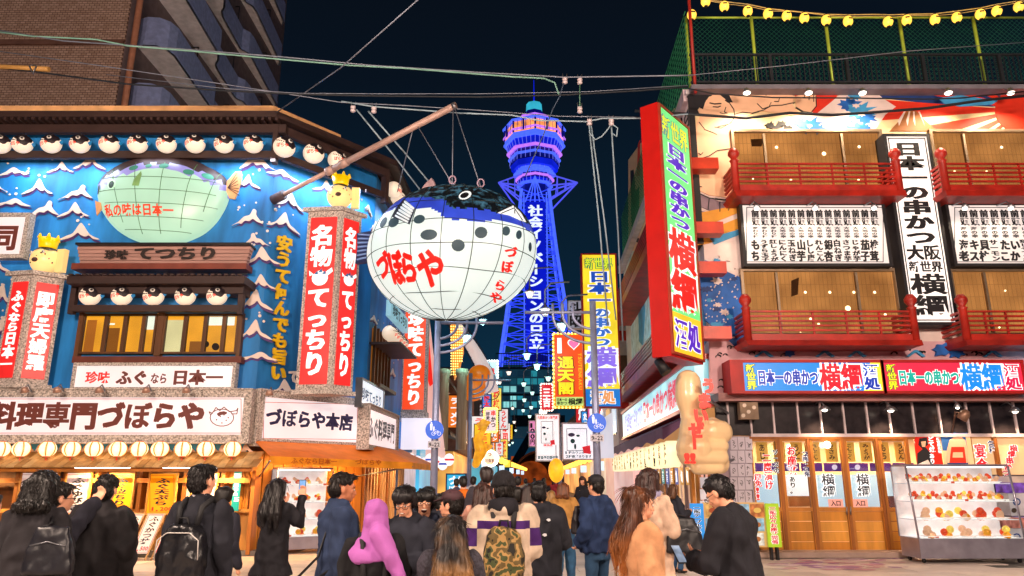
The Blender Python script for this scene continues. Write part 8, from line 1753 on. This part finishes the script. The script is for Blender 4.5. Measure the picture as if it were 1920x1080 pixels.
    if glasses:
        b = MB()
        for s_ in (-1, 1): b.tube([Q(s_*.033+.025*math.cos(a), .108, 1.597+.018*math.sin(a)) for a in [i*.524 for i in range(12)]], .0022*k, 5, closed=True); b.tube([Q(s_*.058, .105, 1.602), Q(s_*.08, .05, 1.602), Q(s_*.08, -.01, 1.598)], .0025*k, 5)
        b.tube([Q(-.009, .11, 1.6), Q(.009, .11, 1.6)], .0025*k, 5); part('glasses', b, BLACKP, t, kind='stuff')
    return t, P, Q, A, k
def backpack(label, P, k, m, w_=.15, h=.42, zt=1.36, d=.12, trim=None, rz=0):
    c = P(0, -.17-d/2, zt-h); t = T('backpack', label, 'backpack', c, rz); b = MB()
    vs = lambda z, s_, o: [P(x*s_, -.13-o+y*d/2, z) for x, y in ((-w_, .9), (-w_*1.02, -.5), (-w_*.7, -1), (w_*.7, -1), (w_*1.02, -.5), (w_, .9))]
    rr = [(zt-h, .85, .05), (zt-h+.04, 1.0, .06), (zt-h*.45, 1.0, .065), (zt-.06, .82, .05), (zt, .45, .04)]; V_ = []
    for z, s_, o in rr: V_ += vs(z, s_, o)
    b.add(V_, [(j*6+i, j*6+(i+1) % 6, (j+1)*6+(i+1) % 6, (j+1)*6+i) for j in range(4) for i in range(6)]+[(5, 4, 3, 2, 1, 0), tuple(24+i for i in range(6))]); rpart('bag', b, .014*k, m, t, 4, fold(.014*k, 12, 3))
    for s_ in (-1, 1): b = MB(); b.tube([P(s_*.07, -.16, zt-.02), P(s_*.085, -.13, 1.42), P(s_*.1, -.02, 1.475), P(s_*.11, .1, 1.4), P(s_*.13, .15, 1.25), P(s_*.16, .08, 1.1)], .022*k, 6); part('strap', b, mt('#17171b', .7), t)
    b = MB(); b.tube([P(-.04, -.2, zt-.02), P(-.03, -.22, zt+.05), P(.03, -.22, zt+.05), P(.04, -.2, zt-.02)], .01*k, 6); part('handle', b, mt('#17171b', .6), t)
    if trim:
        y = -.137-.06-d/2*1.08; b = MB(); b.tube([P(x, y, z) for x, z in ((-w_*.95, zt-h*.5), (-w_*.9, zt-.1), (-w_*.5, zt-.05), (w_*.5, zt-.05), (w_*.9, zt-.1), (w_*.95, zt-h*.5))], .004*k, 5); b.tube([P(-w_*.9, y-.008, zt-h*.78), P(w_*.9, y-.008, zt-h*.8)], .004*k, 5); part('piping', b, mt('#c9c4c0', .4), t, kind='stuff')
    return t
def shoulder_bag(label, c, s, m, strap, rz=0, k=1):
    c = V(c); t = T('shoulder_bag', label, 'bag', c, rz); Mz = Matrix.Rotation(rz, 3, 'Z'); b = MB(); rr = [(0, 1.05, .8), (.06, 1.15, 1), (.5, 1.0, .85), (1, .72, .35)]; V_ = []
    for z, a, d in rr: V_ += [c+Mz @ V((x*s[0]*a, y*s[1]*d, z*s[2])) for x, y in ((-.5, -.35), (-.35, -.5), (.35, -.5), (.5, -.35), (.5, .35), (.35, .5), (-.35, .5), (-.5, .35))]
    b.add(V_, [(j*8+i, j*8+(i+1) % 8, (j+1)*8+(i+1) % 8, (j+1)*8+i) for j in range(3) for i in range(8)]+[tuple(range(8))[::-1], tuple(24+i for i in range(8))]); rpart('bag', b, .012, m, t, 3, fold(.01, 10, 1))
    b = MB(); b.tube([c+Mz @ V((-s[0]*.36, 0, s[2]*.95))]+[V(p) for p in strap]+[c+Mz @ V((s[0]*.36, 0, s[2]*.95))], .011, 6); part('strap', b, BLACKP, t)
    b = MB(); b.tube([c+Mz @ V((-s[0]*.4, -s[1]*.46, s[2]*.62)), c+Mz @ V((0, -s[1]*.5, s[2]*.7)), c+Mz @ V((s[0]*.4, -s[1]*.46, s[2]*.6))], .004, 5); part('zip', b, STEEL, t); return t
def phone(label, c, d, up, w_=.072, h=.15, screen='#70a0d8', name='smartphone', s=.8):
    c, d, up = V(c), V(d).normalized(), V(up).normalized(); x = up.cross(d).normalized(); t = T(name, label, 'phone' if name == 'smartphone' else 'camera', c); b = MB(); b.obox(c-x*w_/2-up*h/2, x*w_, up*h, -d*.009); part('case', b, BLACKP, t); b = MB(); b.obox(c-x*w_*.45-up*h*.46, x*w_*.9, up*h*.92, d*.001); part('screen', b, em(screen, s, var=.5, scale=20, samp=False), t); return t

COAT = clothm('#1e1c20'); WOOLG = mt('#3a3842', .9, var=.6, scale=60, bump=.8, bscale=120, name='grey_wool')
t, P, Q, A, k = person('woman in long black coat at far left seen from behind, bag on shoulder', 85, 883, 4.7, 4, topm=COAT, hem=.5, bulk=.02, bot='#141418', hair='bob', hc='#120e0e', hend=1.50, fem=True, lod=1)
s_ = P(.1, -.02, 1.45); shoulder_bag('black nylon shoulder bag with silver zip hanging behind the woman in the long coat', (P(.22, -.2, .96).x, P(.22, -.2, 1).y, 1.0), (.27, .12, .3), mt('#14141c', .4, var=.3), [P(.17, -.13, 1.36), s_, P(.2, -.1, 1.3)], .15)
person('person in a dark jacket with glasses, raising an arm to point up at the shop', 116, 905, 5.0, -50, top='#1a1a24', bulk=.02, hair='short', arms=('down', ((.2, .07, 1.33), (.04, .25, 1.56))), glasses=True, lod=1)
person('person in a black wool overcoat with short hair standing under the pointing hand', 203, 890, 5.3, 8, topm=clothm('#211f22'), hem=.45, bulk=.025, hair='short', hc='#181211', lod=1)
person('person in dark clothing cut off by the left edge of the photo', -12, 925, 5.6, -20, top='#1c1a1e', lod=0)
t, P, Q, A, k = person('man in a black suit with a leather backpack looking towards the menu boards', 384, 871, 5.0, -6, top='#191a22', hem=.76, bot='#14151c', hair='short', hc='#120e10', turn=-18, lod=1, arms=('down', 'down'))
b = MB(); b.tube([P(.055*math.cos(a), -.0+.055*math.sin(a), 1.495) for a in [i*.5 for i in range(13)]], .016*k, 8, closed=True); part('shirt_collar', b, mt('#d8d4dc', .6), t)
backpack('black leather business backpack with pale piping on the back of the suited man', P, k, mt('#16161a', .3, var=.3, bump=.3), .17, .46, 1.3, .13, True)
person('dark haired person in a black jacket half hidden behind the man in the suit', 421, 912, 6.6, -20, top='#20202a', hair='mop', lod=0)
t, P, Q, A, k = person('woman with long straight dark hair in a black flared coat photographing the shop', 521, 898, 7.6, -14, top='#18171c', hem=.62, bulk=.01, bot='#8a7f94', hair='long', hc='#151012', hend=1.18, fem=True, arms=('phone', ((.24, .16, 1.20), (.18, .30, 1.50))), lod=1)
c = A[1][2]; phone('smartphone with lit screen held up by the woman in the black flared coat', c+V((-.02, .04, .12)), (-.1, -1, .1), (0, 0, 1), .08, .16)
t, P, Q, A, k = person('man in a navy sweatshirt with cropped hair turned to the right talking', 642, 886, 5.2, -72, top='#1f2c48', bulk=.03, bot='#b8a898', hair='short', hc='#1c1412', skin=SK2, arms=('hold', 'down'), mood='talk', lod=2, tilt=6)
b = MB(); b.ell(P(.0, .148, 1.26), .07, .02, .09, 10, 8, mat=Matrix.Rotation(R(-72), 3, 'Z')); part('shirt_print', b, mt('#c09a50', .6, var=.9, scale=14), t)
shoulder_bag('small brown sling bag low at the hip of the man in the navy sweatshirt', P(.14, -.24, .74), (.2, .1, .2), mt('#3a2c2a', .6), [P(.16, -.16, 1.1), P(.06, -.05, 1.47), P(.2, .08, 1.1)], 0)
t, P, Q, A, k = person('woman in a lilac headscarf and black top seen from behind', 706, 936, 4.3, 12, top='#131316', bulk=.01, bot='#141416', hair='hijab', fem=True, lod=1, arms=('down', 'cross'))
backpack('black backpack low on the back of the woman with the lilac headscarf', P, k, mt('#17171a', .5, var=.2), .11, .3, 1.12, .1)
t, P, Q, A, k = person('grinning young man with black bowl fringe and glasses looking at a small camera', 763, 909, 5.1, 172, top='#1a1c26', bulk=.02, hair='bowl', hc='#100c10', arms=('cross', ((.20, .16, 1.12), (.08, .26, 1.22))), tilt=22, glasses=True, mood='smile', lod=2, hood=True)
phone('small black camera with handle in the hands of the grinning young man', A[1][2]+V((.0, -.06, .07)), (0, -1, .3), (0, .2, 1), .075, .11, '#c8d0d8', 'camera', .3)
person('laughing young man with glasses and open mouth in a dark jacket', 797, 917, 5.4, 184, top='#232a3c', bulk=.02, hair='mop', hc='#0e0c0e', arms=('hold', 'down'), glasses=True, mood='laugh', lod=2, tilt=-2, hood=True)
person('man in a dark jacket wearing a maroon baseball cap and facing left', 846, 921, 5.3, 68, top='#191a22', bulk=.03, hair='short', hc='#1a1210', cap=('cap', '#40242c'), arms=('hold', 'down'), mood='talk', lod=2)
person('woman in dark grey wool with long black hair fading to blond tips', 846, 966, 4.25, 10, topm=WOOLG, bulk=.02, bot='#2a2830', hair='long', hc='#1a1416', hend=1.16, tip='#d09858', fem=True, arms=('chin', 'cross'), lod=1)
t, P, Q, A, k = person('woman with very long brown hair in a dusty pink coat seen from behind', 905, 905, 7.6, 8, top='#c08a78', hem=.55, bulk=.01, bot='#1c181a', hair='long', hc='#3c2018', hend=1.08, fem=True, lod=1, arms=('down', ((.22, .1, 1.2), (.2, .2, 1.5))))
# striped sweatshirt man
sm_ = clothm('#b8a490').copy(); tt_ = sm_.node_tree; N = tt_.nodes; L = tt_.links; pr = N['Principled BSDF']; src = pr.inputs['Base Color'].links[0].from_socket; co = N.new('ShaderNodeTexCoord'); sx = N.new('ShaderNodeSeparateXYZ'); L.new(co.outputs['Object'], sx.inputs[0])
ax = N.new('ShaderNodeMath'); ax.operation = 'ABSOLUTE'; L.new(sx.outputs[0], ax.inputs[0]); q1 = N.new('ShaderNodeMath'); q1.operation = 'GREATER_THAN'; q1.inputs[1].default_value = .20; L.new(ax.outputs[0], q1.inputs[0])
def band(z0, z1):
    g1 = N.new('ShaderNodeMath'); g1.operation = 'GREATER_THAN'; g1.inputs[1].default_value = z0; L.new(sx.outputs[2], g1.inputs[0]); g2 = N.new('ShaderNodeMath'); g2.operation = 'LESS_THAN'; g2.inputs[1].default_value = z1; L.new(sx.outputs[2], g2.inputs[0]); m = N.new('ShaderNodeMath'); m.operation = 'MULTIPLY'; L.new(g1.outputs[0], m.inputs[0]); L.new(g2.outputs[0], m.inputs[1]); return m
bA, bB = band(1.245, 1.305), band(1.12, 1.25); mA = N.new('ShaderNodeMath'); mA.operation = 'MULTIPLY'; L.new(bB.outputs[0], mA.inputs[0]); L.new(q1.outputs[0], mA.inputs[1]); i1 = N.new('ShaderNodeMath'); i1.operation = 'SUBTRACT'; i1.inputs[0].default_value = 1; L.new(q1.outputs[0], i1.inputs[1]); mB_ = N.new('ShaderNodeMath'); mB_.operation = 'MULTIPLY'; L.new(bA.outputs[0], mB_.inputs[0]); L.new(i1.outputs[0], mB_.inputs[1])
mm_ = N.new('ShaderNodeMath'); mm_.operation = 'MAXIMUM'; L.new(mA.outputs[0], mm_.inputs[0]); L.new(mB_.outputs[0], mm_.inputs[1]); mx = N.new('ShaderNodeMix'); mx.data_type = 'RGBA'; mx.inputs['B'].default_value = (*lin('#402060'), 1); L.new(src, mx.inputs['A']); L.new(mm_.outputs[0], mx.inputs['Factor']); L.new(mx.outputs['Result'], pr.inputs['Base Color'])
t, P, Q, A, k = person('person in beige and purple sweatshirt with dark knit cap seen from behind', 944, 888, 5.2, 2, topm=sm_, bulk=.045, bot='#2c4668', hair='short', cap=('beanie', '#17151a'), hood='#15141a', arms=('down', 'cross'), lod=1)
cm = mt('#7a6438', .8, name='camouflage').copy(); N = cm.node_tree.nodes; L = cm.node_tree.links; vo = N.new('ShaderNodeTexNoise'); vo.inputs['Scale'].default_value = 13; vo.inputs['Detail'].default_value = 1.5; rp = N.new('ShaderNodeValToRGB'); rp.color_ramp.interpolation = 'CONSTANT'; co = N.new('ShaderNodeTexCoord'); L.new(co.outputs['Object'], vo.inputs['Vector']); L.new(vo.outputs['Fac'], rp.inputs[0]); e = rp.color_ramp.elements; e[0].color = (*lin('#1a1812'), 1); e[1].position = .42; e[1].color = (*lin('#5a4a28'), 1)
for p_, c_ in ((.5, '#9a7a48'), (.57, '#3c4424'), (.65, '#14120e')): n_ = e.new(p_); n_.color = (*lin(c_), 1)
L.new(rp.outputs[0], N['Principled BSDF'].inputs['Base Color']); backpack('brown and green camouflage backpack on the person in the purple striped sweatshirt', P, k, cm, .15, .5, 1.32, .15)
t, P, Q, A, k = person('man with cropped black hair in a black outdoor jacket with small white emblem', 1010, 901, 6.3, -4, top='#17181f', bulk=.05, hem=.82, bot='#16171e', hair='short', hc='#120e10', hood=True, arms=('down', 'cross'), lod=1)
for (x, z, s_) in ((.1, 1.35, .018), (.06, 1.21, .02)): b = MB(); b.prism([P(x+dx*s_, -.20, z+dz*s_) for dx, dz in ((-1.2, 0), (-.3, .7), (.9, .6), (1.2, -.3), (0, -.8))], (0, .03, 0)); part('emblem', b, mt('#c8c8cc', .5), t)
person('woman in a camel hoodie and wide blue jeans standing mid street', 1056, 905, 12.0, -8, top='#a8783c', bulk=.03, hem=.95, bot='#2c5478', legw=1.35, hair='bob', hc='#6a3a1c', hend=1.5, hood=True, fem=True, arms=('cross', 'cross'), lod=1, walk=.35, shoe=mt('#b8b0a8', .5))
t, P, Q, A, k = person('man in a navy hooded jacket and black cap facing left', 1116, 892, 7.6, 42, top='#18284a', bulk=.035, bot='#24405e', hair='short', cap=('cap', '#15151b'), hood=True, arms=('pocket', 'pocket'), mood='talk', lod=2)
shoulder_bag('black waist bag with white tag carried at the front of the man in navy', (P(0, .25, 1).x, P(0, .25, 1).y, 1.0), (.24, .12, .3), mt('#221c22', .5), [P(.05, .14, 1.3), P(.1, 0, 1.47), P(-.05, .14, 1.2)], R(42))
t, P, Q, A, k = person('young woman in a beige coat with long brown hair, her face turned right', 1198, 915, 4.7, -78, top='#b07e58', sl=.05, hem=.6, bulk=.03, bot='#3a3038', hair='long', hc='#4a2818', hend=1.16, tip='#b06a30', fem=True, arms=('down', 'down'), mood='calm', lod=2, tilt=4)
b = MB(); b.tube([P(-.08, -.15, 1.40), P(-.14, -.17, 1.25), P(-.17, -.15, 1.05)], .005, 5); part('chain_strap', b, mt('#c8a850', .3, .8), t)
t, P, Q, A, k = person('brown haired woman in lavender hood and cream coat behind the beige coat', 1216, 879, 6.6, -150+110, top='#b89a84', hem=.6, bulk=.02, bot='#2a3a60', hair='bob', hc='#3a2420', hend=1.5, hood='#8a86a8', fem=True, arms=('hold', 'hold'), lod=1)
shoulder_bag('large black tote bag carried by the woman in the lavender hooded top', (P(.22, .2, 1).x, P(.2, .2, 1).y-.1, .92), (.34, .16, .32), mt('#131318', .5), [P(.2, .12, 1.3), P(.15, 0, 1.44), P(.2, .05, 1.3)], .2)
person('woman in a dark knee length coat and jeans reading a menu by the right restaurant', 1263, 908, 13.6, -62, top='#22242e', hem=.6, bulk=.02, bot='#2a4a70', hair='bob', hc='#5a3a24', hend=1.48, fem=True, arms=('hold', 'hold'), lod=1)
t, P, Q, A, k = person('man in a black long sleeve top with glasses looking down at a phone', 1373, 886, 4.75, 52, top='#15151b', bulk=.025, bot='#1a1a22', hair='short', hc='#120e12', arms=(((.22, .12, 1.1), (.1, .32, 1.12)), 'hold'), tilt=28, lean=5, glasses=True, mood='calm', lod=2)
phone('smartphone with dark red case held low by the man in the black top', A[0][2]+V((-.08, -.02, .05)), (.3, -.6, .7), (-.2, .5, .6), .075, .15, '#a0b8d8', s=.4)
person('woman in black with long hair standing far right of the street by the pink wall', 1092, 893, 20, 160, top='#1a1a20', hem=.8, bot='#16161c', hair='long', hc='#3a2018', hend=1.2, fem=True, lod=0)
for lab, px, yt, D, kw in (('person in an orange jacket with dark backpack straps walking away', 869, 892, 13, dict(top='#d86a18', bulk=.04, bot='#20202a')), ('tall man in a dark grey coat walking away in mid street', 912, 874, 9.2, dict(top='#302c34', bulk=.03, hem=.6, hc='#2a2020')), ('person in a bright blue jacket far down the street', 971, 893, 16, dict(top='#204a98', bulk=.03)), ('child sized person between the knit cap and the black jacket', 968, 912, 9.5, dict(top='#403038', hair='mop')), ('woman in a dark jacket with long hair behind the black outdoor jacket', 992, 907, 9.5, dict(top='#26242c', hair='long', hc='#2a1814', hend=1.2, fem=True)), ('person with light hair beside the camel hoodie', 1033, 920, 14, dict(top='#c0a080', hair='bob', hc='#a07840', hend=1.5, fem=True)), ('person in a white jacket far away on the left', 888, 893, 18, dict(top='#c8c4cc', bulk=.02)), ('person in purple grey far away by the left post', 856, 897, 19, dict(top='#3a3450')), ('dark haired person just behind the laughing young man', 803, 912, 7.2, dict(top='#20222c', hair='mop')), ('small dark head far behind the grinning young man', 824, 925, 9, dict(top='#22222a', hair='mop')), ('person with dark red hair far down the middle of the street', 905, 900, 22, dict(top='#5a2a2a', hc='#3a1410')), ('person in black far down the right of the street', 1020, 896, 24, dict(top='#1c1c22')), ('person in a beige jacket far down the middle of the street', 985, 897, 28, dict(top='#a08870')), ('person in grey far down near the arcade', 1002, 896, 34, dict(top='#50505c')), ('person in red far down the right near the shop wall', 1042, 896, 30, dict(top='#a02830'))):
    kw = dict(kw); kw.setdefault('hair', 'short'); person(lab, px, yt, D, (px*37) % 30-15, lod=0, **kw)
